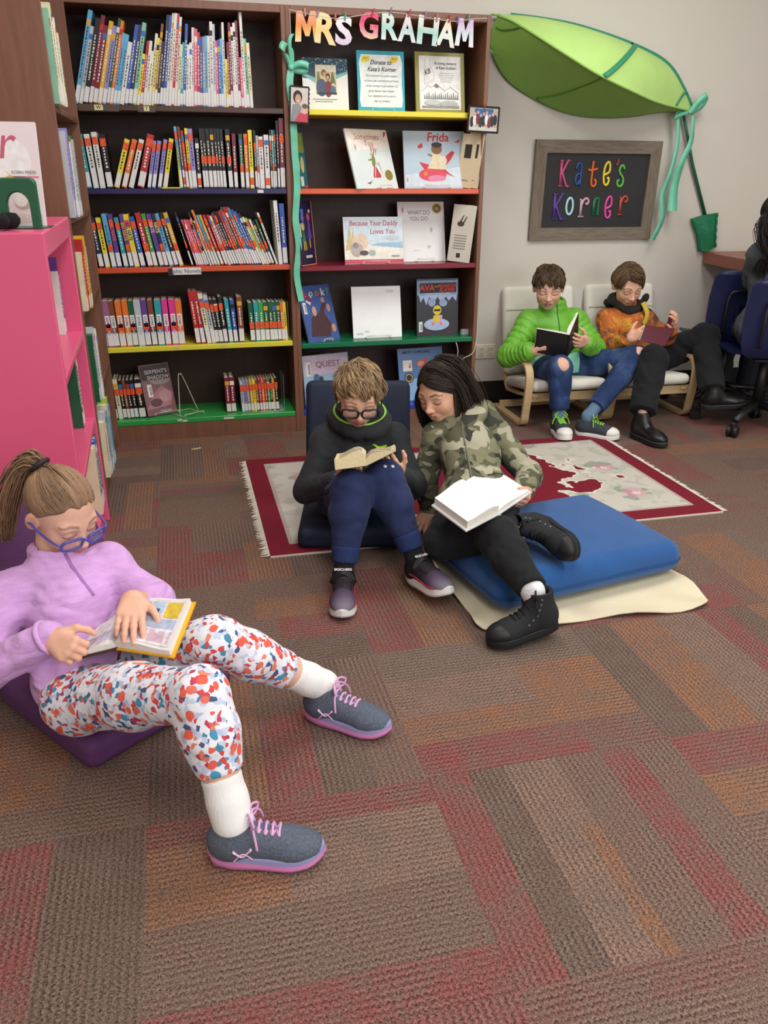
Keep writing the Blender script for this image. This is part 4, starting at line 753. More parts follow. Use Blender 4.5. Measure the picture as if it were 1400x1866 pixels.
# ================================================================ rug, cushions, seats, desk
def rbox(MBo,lo,hi,r=.03,seg=4,m=0,M=None,puff=0.0):
    """soft box: superellipsoid-rounded pad, optionally puffed in the middle"""
    lo=np.array(lo,float); hi=np.array(hi,float); c=(lo+hi)/2; s=(hi-lo)/2; r=min(r,*(s*.999))
    N=lambda L:np.unique(np.concatenate([np.linspace(-L,-L+r,seg+1),np.linspace(-L+r,L-r,9),np.linspace(L-r,L,seg+1)]).round(7))
    V=[];F=[];n0=0
    A=[N(x) for x in s]
    for ax in range(3):
        u,v=(ax+1)%3,(ax+2)%3
        for sd in (-1,1):
            U,W_=A[u],A[v]; k=len(V)
            for a in U:
                for b in W_:
                    p=np.zeros(3); p[ax]=sd*s[ax]; p[u]=a; p[v]=b; V.append(p)
            nb=len(W_)
            for i in range(len(U)-1):
                for j in range(nb-1):
                    q=(k+i*nb+j,k+(i+1)*nb+j,k+(i+1)*nb+j+1,k+i*nb+j+1); F.append(q if sd>0 else q[::-1])
    V=np.array(V); q=np.clip(V,-(s-r),s-r); d=V-q; L=np.linalg.norm(d,axis=1)[:,None]; V=q+d/np.maximum(L,1e-9)*r
    if puff: 
        f=(1-(V[:,0]/s[0])**2).clip(0)*(1-(V[:,1]/s[1])**2).clip(0); V[:,2]+=np.sign(V[:,2])*puff*f**.5*(V[:,2]>0)
    V=V+c
    # weld
    key=np.round(V,5); uq,inv=np.unique(key,axis=0,return_inverse=True); inv=inv.ravel()
    FF=[]
    for f in F:
        g=[]; 
        for i in f:
            j=int(inv[i]); 
            if j not in g: g.append(j)
        if len(g)>2: FF.append(g)
    if M is not None: uq=xf(M,uq)
    MBo.add(uq,FF,m); return MBo
def rug():
    t=empty('rug',(1.47,-.92,.0),'burgundy bordered floral rug with white fringe under the middle readers','rug'); hw,hh=.865,.505
    def f(nt,N,LK,b):
        tc=N('ShaderNodeTexCoord'); sp=N('ShaderNodeSeparateXYZ'); LK(tc.outputs['Object'],sp.inputs[0])
        def m_(op,a,b_=None,c_=None):
            m=N('ShaderNodeMath'); m.operation=op
            for k,x in enumerate((a,b_,c_)):
                if x is None: continue
                if isinstance(x,(int,float)): m.inputs[k].default_value=x
                else: LK(x,m.inputs[k])
            return m.outputs[0]
        def mx(fac,c1,c2):
            m=N('ShaderNodeMix'); m.data_type='RGBA'; LK(fac,m.inputs[0])
            for i,c in ((6,c1),(7,c2)):
                if isinstance(c,str): m.inputs[i].default_value=(*lin(c),1)
                else: LK(c,m.inputs[i])
            return m.outputs[2]
        ax,ay=m_('ABSOLUTE',sp.outputs[0]),m_('ABSOLUTE',sp.outputs[1])
        d=m_('MINIMUM',m_('SUBTRACT',hw,ax),m_('SUBTRACT',hh,ay))
        n=N('ShaderNodeTexNoise'); n.inputs['Scale'].default_value=7; n.inputs['Detail'].default_value=3; LK(tc.outputs['Object'],n.inputs[0])
        n2=N('ShaderNodeTexNoise'); n2.inputs['Scale'].default_value=16; n2.inputs['Detail'].default_value=2; LK(tc.outputs['Object'],n2.inputs[0])
        ground=mx(m_('GREATER_THAN',n2.outputs[0],.56),'#c3bdb2','#b4b2a8'); 
        # roses: voronoi cells with pink centres and green leaves
        v=N('ShaderNodeTexVoronoi'); v.inputs['Scale'].default_value=4.6; v.inputs['Randomness'].default_value=.55; 
        wv=N('ShaderNodeVectorMath'); wv.operation='MULTIPLY_ADD'; LK(n2.outputs[1],wv.inputs[0]); wv.inputs[1].default_value=(.09,.09,0); LK(tc.outputs['Object'],wv.inputs[2]); LK(wv.outputs[0],v.inputs[0])
        dist=v.outputs['Distance']
        g1=mx(m_('LESS_THAN',m_('ADD',dist,m_('MULTIPLY',n.outputs[0],.25)),.46),ground,mx(m_('GREATER_THAN',n2.outputs[0],.5),'#b7b8ac','#8f9d8c'))
        g2=mx(m_('LESS_THAN',dist,.215),g1,mx(m_('GREATER_THAN',n2.outputs[0],.52),'#c9a2a6','#b98a92')); g3=mx(m_('LESS_THAN',dist,.07),g2,'#d8c4c2')
        # wavy inner field
        r=m_('SQRT',m_('ADD',m_('POWER',m_('DIVIDE',sp.outputs[0],.60),2),m_('POWER',m_('DIVIDE',sp.outputs[1],.40),2)))
        rr=m_('ADD',r,m_('MULTIPLY_ADD',n.outputs[0],1.3,-.65))
        c=mx(m_('LESS_THAN',rr,.93),g3,'#d6cfc4'); c=mx(m_('LESS_THAN',rr,.87),c,'#761528')
        c=mx(m_('LESS_THAN',d,.088),c,'#b3a09c'); c=mx(m_('LESS_THAN',d,.074),c,'#741729'); LK(c,b.inputs['Base Color'])
        nn=N('ShaderNodeTexNoise'); nn.inputs['Scale'].default_value=220; LK(tc.outputs['Object'],nn.inputs[0]); bp=N('ShaderNodeBump'); bp.inputs['Strength'].default_value=.4; bp.inputs['Distance'].default_value=.003; LK(nn.outputs[0],bp.inputs['Height']); LK(bp.outputs[0],b.inputs['Normal'])
    MB().box((-hw,-hh,.0006),(hw,hh,.009),bev=.002).build('pile_field',nodemat('rug',f,.95),t)
    rn=random.Random(2)
    for s in (-1,1):
        b=MB(); y=-hh+.005
        while y<hh-.004:
            L=rn.uniform(.018,.034); dy=rn.uniform(-.008,.008); b.tube([(s*hw,y,.006),(s*(hw+L*.5),y+dy*.3,.004),(s*(hw+L),y+dy,.0022)],[.0028,.0026,.0012],4); y+=.0085
        b.build('fringe',mat('#cfc8b8',.9),t)
    MB().box((-hw,-hh-.006,.0006),(hw,-hh,.006)).build('edge_binding',mat('#cfc6b4',.9),t)
rug()
# cream cloth and blue cushion
def cloth():
    P=np.array([(1.195,-1.30),(1.14,-1.45),(1.12,-1.62),(1.115,-1.80),(1.13,-1.93),(1.135,-2.04),(1.30,-2.07),(1.50,-2.055),(1.70,-2.075),(1.835,-2.06),(1.87,-1.97),(1.86,-1.80),(1.80,-1.55),(1.62,-1.42),(1.40,-1.36)])
    P=smooth_path(np.c_[P,np.zeros(len(P))],4,True)[:,:2]; c=P.mean(0); n=len(P); rings=[]
    for q in np.linspace(1,.02,12):
        X=c+(P-c)*q; z=.004+.006*q**6*(1+np.sin(np.arange(n)*1.1))/1+.0015; z=z+np.where((X[:,1]>-1.435),.010,0)
        rings.append(np.c_[X,z])
    G=np.array(rings); b=MB(); b.grid(G,0,False,True); low=G.copy(); low[:,:,2]-=.003; b.grid(low[::-1],0,False,True)
    b.grid(np.array([low[0],G[0]]),0,False,True)
    tag(b.build('floor_cloth',mat('#d9ceb0',.85,noise=(5,.05),bump=(30,.25)),None,True),'rumpled cream cloth spread on the carpet under the blue cushion','cloth')
cloth()
def cushion():
    t=empty('floor_cushion',(1.49,-1.69,.016),'large flat bright blue floor cushion on the cream cloth','cushion',rot=(0,0,R(11)))
    BL=mat('#1b528f',.85,noise=(14,.08),bump=(420,.5),sheen=.2)
    b=rbox(MB(),(-.345,-.255,0),(.345,.255,.105),.05,5,puff=.018); o=b.build('cover',BL,t,True)
    rim=[]
    for a,bq in ((-1,-1),(1,-1),(1,1),(-1,1)):
        for k in range(6):
            th={(-1,-1):180,(1,-1):270,(1,1):0,(-1,1):90}[(a,bq)]+k*18; rim.append((a*.295+.052*math.cos(R(th)),bq*.205+.052*math.sin(R(th)),.05))
    MB().tube(rim,.0032,6,closed=True).build('piping',mat('#17467e',.8),t,True)
cushion()
def floor_seat(loc,yaw,m,label,back=52,w=.40,d=.40,bl=.50):
    t=empty('floor_chair',loc,label,'floor chair','folding padded floor chairs',(0,0,yaw))
    pm=m
    o=rbox(MB(),(-w/2,-d,0),(w/2,0,.072),.026,4,puff=.012).build('seat_pad',m,t,True)
    M=TR((0,.01,.035),(R(-(90-back)),0,0))
    rbox(MB(),(-w/2,-.035,.0),(w/2,.03,bl),.028,4,M=M).build('back_pad',m,t,True)
    for s in (-1,1): MB().tube([(s*w*.47,-.03,.036),(s*w*.47,.012,.036),(s*w*.47,.05,.075)],.007,8).build('hinge_strap',mat('#15151a',.6),t)
    return t
floor_seat((.985,-1.06,.010),R(-13),mat('#162138',.7,noise=(12,.1),bump=(160,.2)),'navy padded floor chair behind and under the boy with black glasses',back=68,bl=.445)
floor_seat((.035,-1.965,.001),R(37),mat('#5a2f60',.7,noise=(10,.1),bump=(120,.25)),'purple padded floor chair under the girl in lilac fleece',back=62,w=.40,d=.40,bl=.46)
# bentwood chairs
BIRCH=mat('#c9ad80',.45,noise=(14,.08,(1,1,8))); CREAM=mat('#dcd8cc',.8,noise=(6,.03),bump=(200,.2))
def band(path,w,th,x0):
    P=np.asarray(path,float); T=np.gradient(P,axis=0); T/=np.linalg.norm(T,axis=1)[:,None]; Nn=np.c_[-T[:,1],T[:,0]]
    G=[]
    for p,n in zip(P,Nn):
        a=p+n*th/2; c=p-n*th/2; G.append([(x0-w/2,a[0],a[1]),(x0+w/2,a[0],a[1]),(x0+w/2,c[0],c[1]),(x0-w/2,c[0],c[1])])
    b=MB(); b.grid(G,0,False,True); n=len(G); b.f+=[(3,2,1,0),((n-1)*4,(n-1)*4+1,(n-1)*4+2,(n-1)*4+3)]; b.m+=[0,0]; return b
def poang(x,y,yaw,label):
    t=empty('armchair',(x,y,0),label,'chair','low bentwood armchairs against the wall',(0,0,yaw)); hw=.225
    pth=smooth_path([(0.10,.305),(-.06,.318),(-.16,.322),(-.205,.30),(-.222,.25),(-.215,.16),(-.20,.08),(-.19,.035),(-.16,.013),(-.08,.011),(.10,.011),(.23,.011)],7)
    for s in (-1,1):
        o=band([(p[0],p[1]) for p in pth],.038,.016,s*hw).build('arm_frame',BIRCH,t)
        for yy in (-.16,.2): MB().lathe([(.009,0),(.009,.004)],10,M=TR((s*hw,yy,.0))).build('foot_pad',mat('#1a1715',.6),o)
        band([(-.205,.165),(.0,.13),(.16,.115),(.19,.14),(.235,.30),(.27,.60)],.03,.014,s*(hw-.045)).build('seat_rail',BIRCH,t)
    MB().box((-hw-.01,-.196,.13),(hw+.01,-.178,.175),bev=.003).build('front_crossbar',BIRCH,t)
    MB().box((-hw,.16,.012),(hw,.178,.05),bev=.003).build('rear_crossbar',BIRCH,t)
    M=TR((0,-.03,.185),(R(-8),0,0)); rbox(MB(),(-.205,-.195,-.025),(.205,.20,.028),.026,4,M=M,puff=.01).build('seat_cushion',CREAM,t,True)
    M=TR((0,.175,.17),(R(-14),0,0)); rbox(MB(),(-.205,-.03,.02),(.205,.03,.485),.03,4,M=M).build('back_cushion',CREAM,t,True)
    for z in (.24,.36): 
        MB().box((-.19,-.034,z-.003),(.19,-.029,z+.003),M=M).build('seam',mat('#c2bcae',.8),t)
    return t
poang(2.265,-.005,R(-1),'cream cushioned bentwood armchair holding the boy in the green jacket')
poang(2.745,-.005,R(-2),'cream cushioned bentwood armchair holding the boy in the fiery hoodie')
# desk
DK=mat('#8c4c38',.35,noise=(10,.10,(6,1,6)))
def desk():
    t=empty('desk',(3.9,-.15,0),'reddish wood desk top against the wall behind the blue chairs','desk')
    P=[(3.262,.288),(3.185,-.30),(3.36,-.64),(4.5,-.64),(4.5,.288)]; b=MB(); n=len(P); v=[(x-3.9,y+.15,z) for z in (.742,.80) for x,y in P]
    b.add(v,[tuple(range(n))[::-1] if False else tuple(range(n)),tuple(range(n,2*n))[::-1]]+[(i,i+n,(i+1)%n+n,(i+1)%n) for i in range(n)]); b.build('desktop',DK,t)
    M_=mat('#3a322e',.5)
    for x in (-.1,.45): MB().box((x-.03,.1,0),(x+.03,.3,.741),bev=.004).build('leg_panel',M_,t)
    MB().box((-.1,.36,.3),(.5,.38,.74)).build('modesty_panel',M_,t)
desk()
# blue shell swivel chairs
def swivel(x,y,yaw,label,base=0):
    t=empty('swivel_chair',(x,y,0),label,'chair','blue plastic swivel chairs at the desk',(0,0,yaw)) # faces +y, its back towards -y
    BLU=mat('#172046',.35,noise=(8,.06),spec=.5); BK=mat('#141416',.45,spec=.5)
    W_=.40
    def shell(rows):
        G=[]
        for (yy,z,w,dp) in rows: G.append([(w/2*u,yy-dp*(1-u*u)+.0,z) for u in np.linspace(-1,1,13)])
        G=np.array(G); b=MB(); b.grid(G); o=G.copy(); o[:,:,1]-=.009; o[:,:,2]-=.004; b.grid(o[:,::-1]); b.grid(np.array([G[:,0],o[:,0]])); b.grid(np.array([o[:,-1],G[:,-1]])); b.grid(np.array([o[0],G[0]])); b.grid(np.array([G[-1],o[-1]])); return b
    bk=shell([(-.215,.755,.26,.016),(-.213,.748,.33,.020),(-.209,.735,.365,.024),(-.20,.72,.39,.03),(-.185,.62,.405,.036),(-.175,.52,.40,.034),(-.172,.45,.385,.03),(-.165,.405,.35,.024),(-.155,.385,.30,.018)]).build('backrest',BLU,t,True)
    for u in (-.055,.055):
        b=MB(); b.box((u-.017,-.235,.50),(u+.017,-.2,.585),bev=.01); b.build('slot_recess',mat('#0f1430',.3),bk)
    for (u,z) in ((-.13,.725),(.0,.728),(.13,.725),(-.1,.645),(.1,.645),(-.02,.60)): MB().lathe([(.007,0),(.006,.004),(.001,.0055)],10,M=TR((u,-.226-.012*(1-abs(u)/.2)+.012,z),(R(90),0,0))).build('rivet',mat('#8d93a4',.25,.8),bk)
    MB().tube(smooth_path([(-.12,-.225,.44),(-.125,-.243,.55),(-.118,-.24,.63),(-.08,-.245,.655),(.08,-.245,.655),(.118,-.24,.63),(.125,-.243,.55),(.12,-.225,.44)],5),.0085,8).build('support_tube',BK,t,True)
    G=[]
    for (yy,z,w) in [(-.18,.40,.32),(-.15,.385,.37),(-.05,.375,.40),(.08,.38,.41),(.18,.385,.40),(.225,.37,.36)]: G.append([(w/2*u,yy,z+.018*u*u) for u in np.linspace(-1,1,11)])
    G=np.array(G); b=MB(); b.grid(G); o=G.copy(); o[:,:,2]-=.01; b.grid(o[:,::-1]); b.grid(np.array([G[:,0],o[:,0]])); b.grid(np.array([o[:,-1],G[:,-1]])); b.grid(np.array([G[-1],o[-1]])); b.grid(np.array([o[0],G[0]])); b.build('seat',BLU,t,True)
    MB().tube([(0,0,.10),(0,0,.37)],[.026,.02],12).build('gas_column',BK,t,True); MB().box((-.09,-.11,.345),(.09,.11,.366),bev=.006).build('seat_plate',BK,t)
    for k in range(5):
        a=R(72*k+base); c,s=math.cos(a),math.sin(a)
        o=MB().tube([(c*.02,s*.02,.115),(c*.15,s*.15,.105),(c*.275,s*.275,.082)],[(.028,.022),(.023,.018),(.017,.013)],8,flat=(0,0,1)).build('base_arm',BK,t,True)
        b=MB()
        for q in (-.016,.016): b.lathe([(.010,-.009),(.026,-.009),(.029,-.005),(.029,.005),(.026,.009),(.010,.009)],16,M=TR((c*.285-s*q,s*.285+c*q,.0292),(R(90),0,a)))
        b.box((-.02,-.012,.02),(.018,.012,.075),M=TR((c*.285,s*.285,0),(0,0,a)),bev=.006); b.build('caster',BK,o)
    return t
swivel(3.265,-.03,R(-14),'blue plastic swivel chair nearer the wall, tucked under the desk',base=220)
swivel(3.215,-.42,R(-18),'blue plastic swivel chair in which the person in grey sits',base=232)
# objects on the pink unit
def on_pink():
    Mq=Matrix.Translation((.058,-.95,0))@Matrix.Rotation(R(2.2),4,'Z')
    o=disp('picture_book',-.085,PZ,.30,.252,-1.50,10,-3,.012,'#ecdde0','pale pink picture book standing on the pink unit, cut by the photo edge',group=None,spine='#e6d6d8')
    art(o,[('#f0ecea',ell(.06,.16,.07,.06)),('#d8b45c',[(.02,.1),(.075,.125),(.06,.14),(.09,.115),(.1,.09),(.05,.095)]),('#6a6a62',[(.0,.05),(.03,.06),(.02,.075)]),('#e6cfc8',[(.02,.01),(.145,.01),(.145,.03),(.02,.035)]),('#c9a898',ell(.1,.055,.02,.014)),('#e8e2da',ell(.095,.07,.018,.022)),('#4a4640',[(.085,.085),(.11,.088),(.1,.095)])],'illustration')
    ctext(o,'er',.12,.045,.165,'#c8607c',0,.9,.2); ctext(o,'ROBIN PREISS',.011,.11,.128,'#8d8488',.0,.9); art(o,[('#d87a90',[(.07,.118),(.145,.118),(.145,.1225),(.07,.1225)])],'printed_line')
    GR=mat('#1e5a3c',.35,spec=.5)
    t=empty('bookend',(.022,-1.60,PZ+.0005),'dark green metal bookend with arched cutout on the pink unit','bookend',rot=(0,0,R(-8)))
    w2,h2=.048,.118; outer=[(-w2,0),(-w2,h2-.012)]+[(-w2+.012-.012*math.cos(a),h2-.012+.012*math.sin(a)) for a in np.linspace(.2,PI/2,4)]+[(w2-.012+.012*math.sin(a),h2-.012+.012*math.cos(a)) for a in np.linspace(0,PI/2-.2,4)]+[(w2,h2-.012),(w2,0)]
    inner=[(-.026,0),(-.026,.052)]+[(-.026*math.cos(a),.055+.03*math.sin(a)) for a in np.linspace(.1,PI-.1,9)]+[(.026,.052),(.026,0)]
    def rsmp(P,n=48):
        P=np.array(P); d=np.r_[0,np.cumsum(np.linalg.norm(np.diff(P,axis=0),axis=1))]; s=np.linspace(0,d[-1],n); return np.stack([np.interp(s,d,P[:,k]) for k in range(2)],1)
    A,B_=rsmp(outer),rsmp(inner); G=[[(a[0],y,a[1]) for a in S] for S,y in ((A,-.004),(A*[.94,.97],-.012),(B_*[1.08,1.04],-.012),(B_,-.006),(B_,.001),(A,.001))]
    MB().grid(np.array(G),0,True,False).build('upright_plate',GR,t); MB().box((-.048,-.004,0),(.048,.11,.0016)).build('foot_plate',GR,t)
    t=empty('plush_toy',(.0,-1.655,PZ+.001),'white plush legs with black feet lying on the pink unit','toy',rot=(0,0,R(6)))
    FUR=mat('#d8d2c8',.95,bump=(160,.7),noise=(20,.06)); BK=mat('#141214',.95,bump=(140,.8))
    for k,(dy,L) in enumerate(((.018,0),(-.012,-.022))):
        MB().tube(smooth_path([(-.20,dy,.02),(-.12,dy,.018),(-.05+L,dy,.0185),(-.02+L,dy,.018)],5),[.017]*15+[.016],12).build('leg',FUR,t,True)
        c=MB().tube([(-.028+L,dy,.0195),(-.018+L,dy,.0195),(.004+L,dy,.0205),(.018+L,dy,.0205),(.026+L,dy,.0195)],[.010,.0185,.0195,.017,.006],14).build('foot',BK,t,True)
    rbox(MB(),(-.26,-.04,0),(-.16,.04,.06),.028,4).build('body',mat('#2a5a9c',.9,bump=(120,.5)),t,True)
    wire_end(tuple(Mq@Vector((-.06,-.70,.70))),R(92),.17,.12,mat('#26262a',.4,.5),'black wire bookend on the upper shelf of the pink unit')
    wire_end(tuple(Mq@Vector((-.05,-.50,.40))),R(92),.17,.12,mat('#26262a',.4,.5),'black wire bookend on the middle shelf of the pink unit')
on_pink()
tag(MB().tube(smooth_path([(.372,-.185,.003),(.39,-.192,.003),(.412,-.178,.003),(.414,-.17,.003),(.395,-.178,.003),(.376,-.179,.003)],6),.0022,6).build('rubber_band',mat('#c9b890',.6),None,True),'tan loop of elastic dropped on the carpet by the bookcase','band')
# ================================================================ figures: smooth blended surfaces
A3=lambda *v: np.array(v,float)
def unit(v): v=np.asarray(v,float); return v/(np.linalg.norm(v)+1e-12)
class Blob:
    def __init__(s): s.p=[]; s.post=None
    def cap(s,a,b,ra,rb=None,k=.02,op='u',ring=None):
        a,b=A3(*a),A3(*b); rb=ra if rb is None else rb; ba=b-a; L2=max(ba@ba,1e-9)
        def f(P,a=a,ba=ba,L2=L2):
            pa=P-a; t=np.clip(pa@ba/L2,0,1); d=np.linalg.norm(pa-t[:,None]*ba,axis=1)-(ra+t*(rb-ra))
            if ring: d=d-ring[0]*(np.abs(np.sin(PI*(ring[1]*t+ring[2])))**.7-.6)*np.clip(np.minimum(t,1-t)*8,0,1)
            return d
        s.p.append((f,k,op)); return s
    def ell(s,c,r,M=None,k=.02,op='u'):
        c=A3(*c); r=A3(*r); Mt=None if M is None else np.array(M,float)
        def f(P,c=c,r=r,Mt=Mt):
            q=P-c
            if Mt is not None: q=q@Mt
            k0=np.linalg.norm(q/r,axis=1); k1=np.linalg.norm(q/(r*r),axis=1); return np.where(k1>1e-6,k0*(k0-1)/np.maximum(k1,1e-6),-r.min())
        s.p.append((f,k,op)); return s
    def tor(s,c,n,Rr,r,k=.01,sq=(1,1),u=None):
        c=A3(*c); n=unit(n); u=unit(np.cross(n,[.31,.2,.93]) if u is None else u-n*(np.dot(u,n))); v=np.cross(n,u)
        def f(P):
            q=P-c; x,y,z=q@u/sq[0],q@v/sq[1],q@n; return np.sqrt((np.sqrt(x*x+y*y)-Rr)**2+z*z)-r
        s.p.append((f,k,'u')); return s
    def half(s,p,n,k=.01):  # cut away everything beyond the plane
        p=A3(*p); n=unit(n); s.p.append((lambda P:-((P-p)@n),k,'s')); return s
    def fn(s,f,k=.01,op='u'): s.p.append((f,k,op)); return s
    def chain(s,pts,rs,k=.02,op='u',ring=None):
        for i in range(len(pts)-1): s.cap(pts[i],pts[i+1],rs[i],rs[i+1],k,op,ring)
        return s
    def eval(s,P,keep=None):
        d=None
        for i,(f,k,op) in enumerate(s.p):
            if keep is not None and not keep[i]: continue
            e=f(P)
            if d is None: d=e if op=='u' else np.full(len(P),1e3); 
            elif op=='u':
                h=np.maximum(k-np.abs(d-e),0)/k; d=np.minimum(d,e)-h*h*k*.25
            else:
                e=-e; h=np.maximum(k-np.abs(d-e),0)/k; d=np.maximum(d,e)+h*h*k*.25
        if d is None: d=np.full(len(P),1e3)
        if s.post is not None: d=d+s.post(P)
        return d
    def mesh(s,lo,hi,h,B=20):
        lo=A3(*lo); hi=A3(*hi); n=np.ceil((hi-lo)/h).astype(int); nb=(n+B-1)//B
        g=np.arange(B+1); ox,oy,oz=np.meshgrid(g,g,g,indexing='ij'); off=np.stack([ox,oy,oz],-1).reshape(-1,3)
        keys=[];verts=[];quads=[]
        NY,NZ=int(nb[1]*B+3),int(nb[2]*B+3)
        def key(i): return (i[...,0].astype(np.int64)*NY+i[...,1])*NZ+i[...,2]
        rad=h*B*.87
        cs=np.array([(i,j,k) for i in range(nb[0]) for j in range(nb[1]) for k in range(nb[2])])
        ctr=lo+(cs*B+B/2)*h
        F=np.stack([f(ctr) for f,k,op in s.p],1); fu=np.where(np.array([op=='u' for *_,op in s.p])[None,:],F,1e3).min(1)
        for q in np.nonzero((fu<rad*1.35+.02))[0]:
            keep=[(abs(F[q,i])<rad*1.35+.02+2*k) or (F[q,i]<0) for i,(f,k,op) in enumerate(s.p)]
            base=cs[q]*B; D=s.eval(lo+(off+base)*h,keep).reshape(B+1,B+1,B+1)
            sg=D<0
            if sg.all() or not sg.any(): continue
            c8=np.stack([sg[a:B+a,b:B+b,c:B+c] for a in (0,1) for b in (0,1) for c in (0,1)],-1); act=c8.any(-1)&~c8.all(-1)
            I=np.argwhere(act)
            if len(I):
                num=np.zeros((len(I),3)); cnt=np.zeros(len(I))
                for a,b in [((0,0,0),(1,0,0)),((0,1,0),(1,1,0)),((0,0,1),(1,0,1)),((0,1,1),(1,1,1)),((0,0,0),(0,1,0)),((1,0,0),(1,1,0)),((0,0,1),(0,1,1)),((1,0,1),(1,1,1)),((0,0,0),(0,0,1)),((1,0,0),(1,0,1)),((0,1,0),(0,1,1)),((1,1,0),(1,1,1))]:
                    ia,ib=I+a,I+b; da=D[ia[:,0],ia[:,1],ia[:,2]]; db=D[ib[:,0],ib[:,1],ib[:,2]]; m=(da<0)!=(db<0)
                    t=np.where(m,da/np.where(m,da-db,1),0); num+=np.where(m[:,None],np.array(a)+(np.array(b)-np.array(a))*t[:,None],0); cnt+=m
                verts.append(lo+(I+base+num/cnt[:,None])*h); keys.append(key(I+base))
            for ax in range(3):
                sl=[slice(0,B)]*3; s2=list(sl); s2[ax]=slice(1,B+1); a_=sg[tuple(sl)]; b_=sg[tuple(s2)]
                E=np.argwhere(a_!=b_)
                if not len(E): continue
                fl=a_[E[:,0],E[:,1],E[:,2]]; E=E+base; u=np.zeros(3,int); u[(ax+1)%3]=1; v=np.zeros(3,int); v[(ax+2)%3]=1
                ok=(E[:,(ax+1)%3]>0)&(E[:,(ax+2)%3]>0); E=E[ok]; fl=fl[ok]
                Q=np.stack([key(E-u-v),key(E-v),key(E),key(E-u)],1); Q[~fl]=Q[~fl][:,::-1]; quads.append(Q)
        K=np.concatenate(keys); V=np.concatenate(verts); K,ix=np.unique(K,return_index=True); V=V[ix]; Q=np.concatenate(quads)
        p=np.searchsorted(K,Q); p=np.clip(p,0,len(K)-1); good=(K[p]==Q).all(1); return V,p[good]
def blobmesh(bl,pad_pts,h,pad=.12):
    P=np.array(pad_pts); return bl.mesh(P.min(0)-pad,P.max(0)+pad,h)
def join(parts):
    V=[];F=[];n=0
    for v,f in parts: V.append(v); F.append(np.asarray(f)+n); n+=len(v)
    return np.concatenate(V),np.concatenate(F)
def folds(seed,amp,freq,warp=.35):
    rs=np.random.RandomState(seed); D=rs.normal(size=(5,3)); D/=np.linalg.norm(D,axis=1)[:,None]; ph=rs.uniform(0,6.28,5); fr=freq*rs.uniform(.6,1.5,5)
    def f(P):
        w=np.sin(P@(D[4]*freq*.5)+ph[4])*warp*3
        return amp*sum((1-np.abs(np.sin(P@(D[i]*fr[i])*.5+ph[i]+w)))**2-.33 for i in range(4))*.5
    return f
SKIN=attrmat(.5,(240,.06),'skin',sss=.0); HAIRM=attrmat(.55,None,'hair')
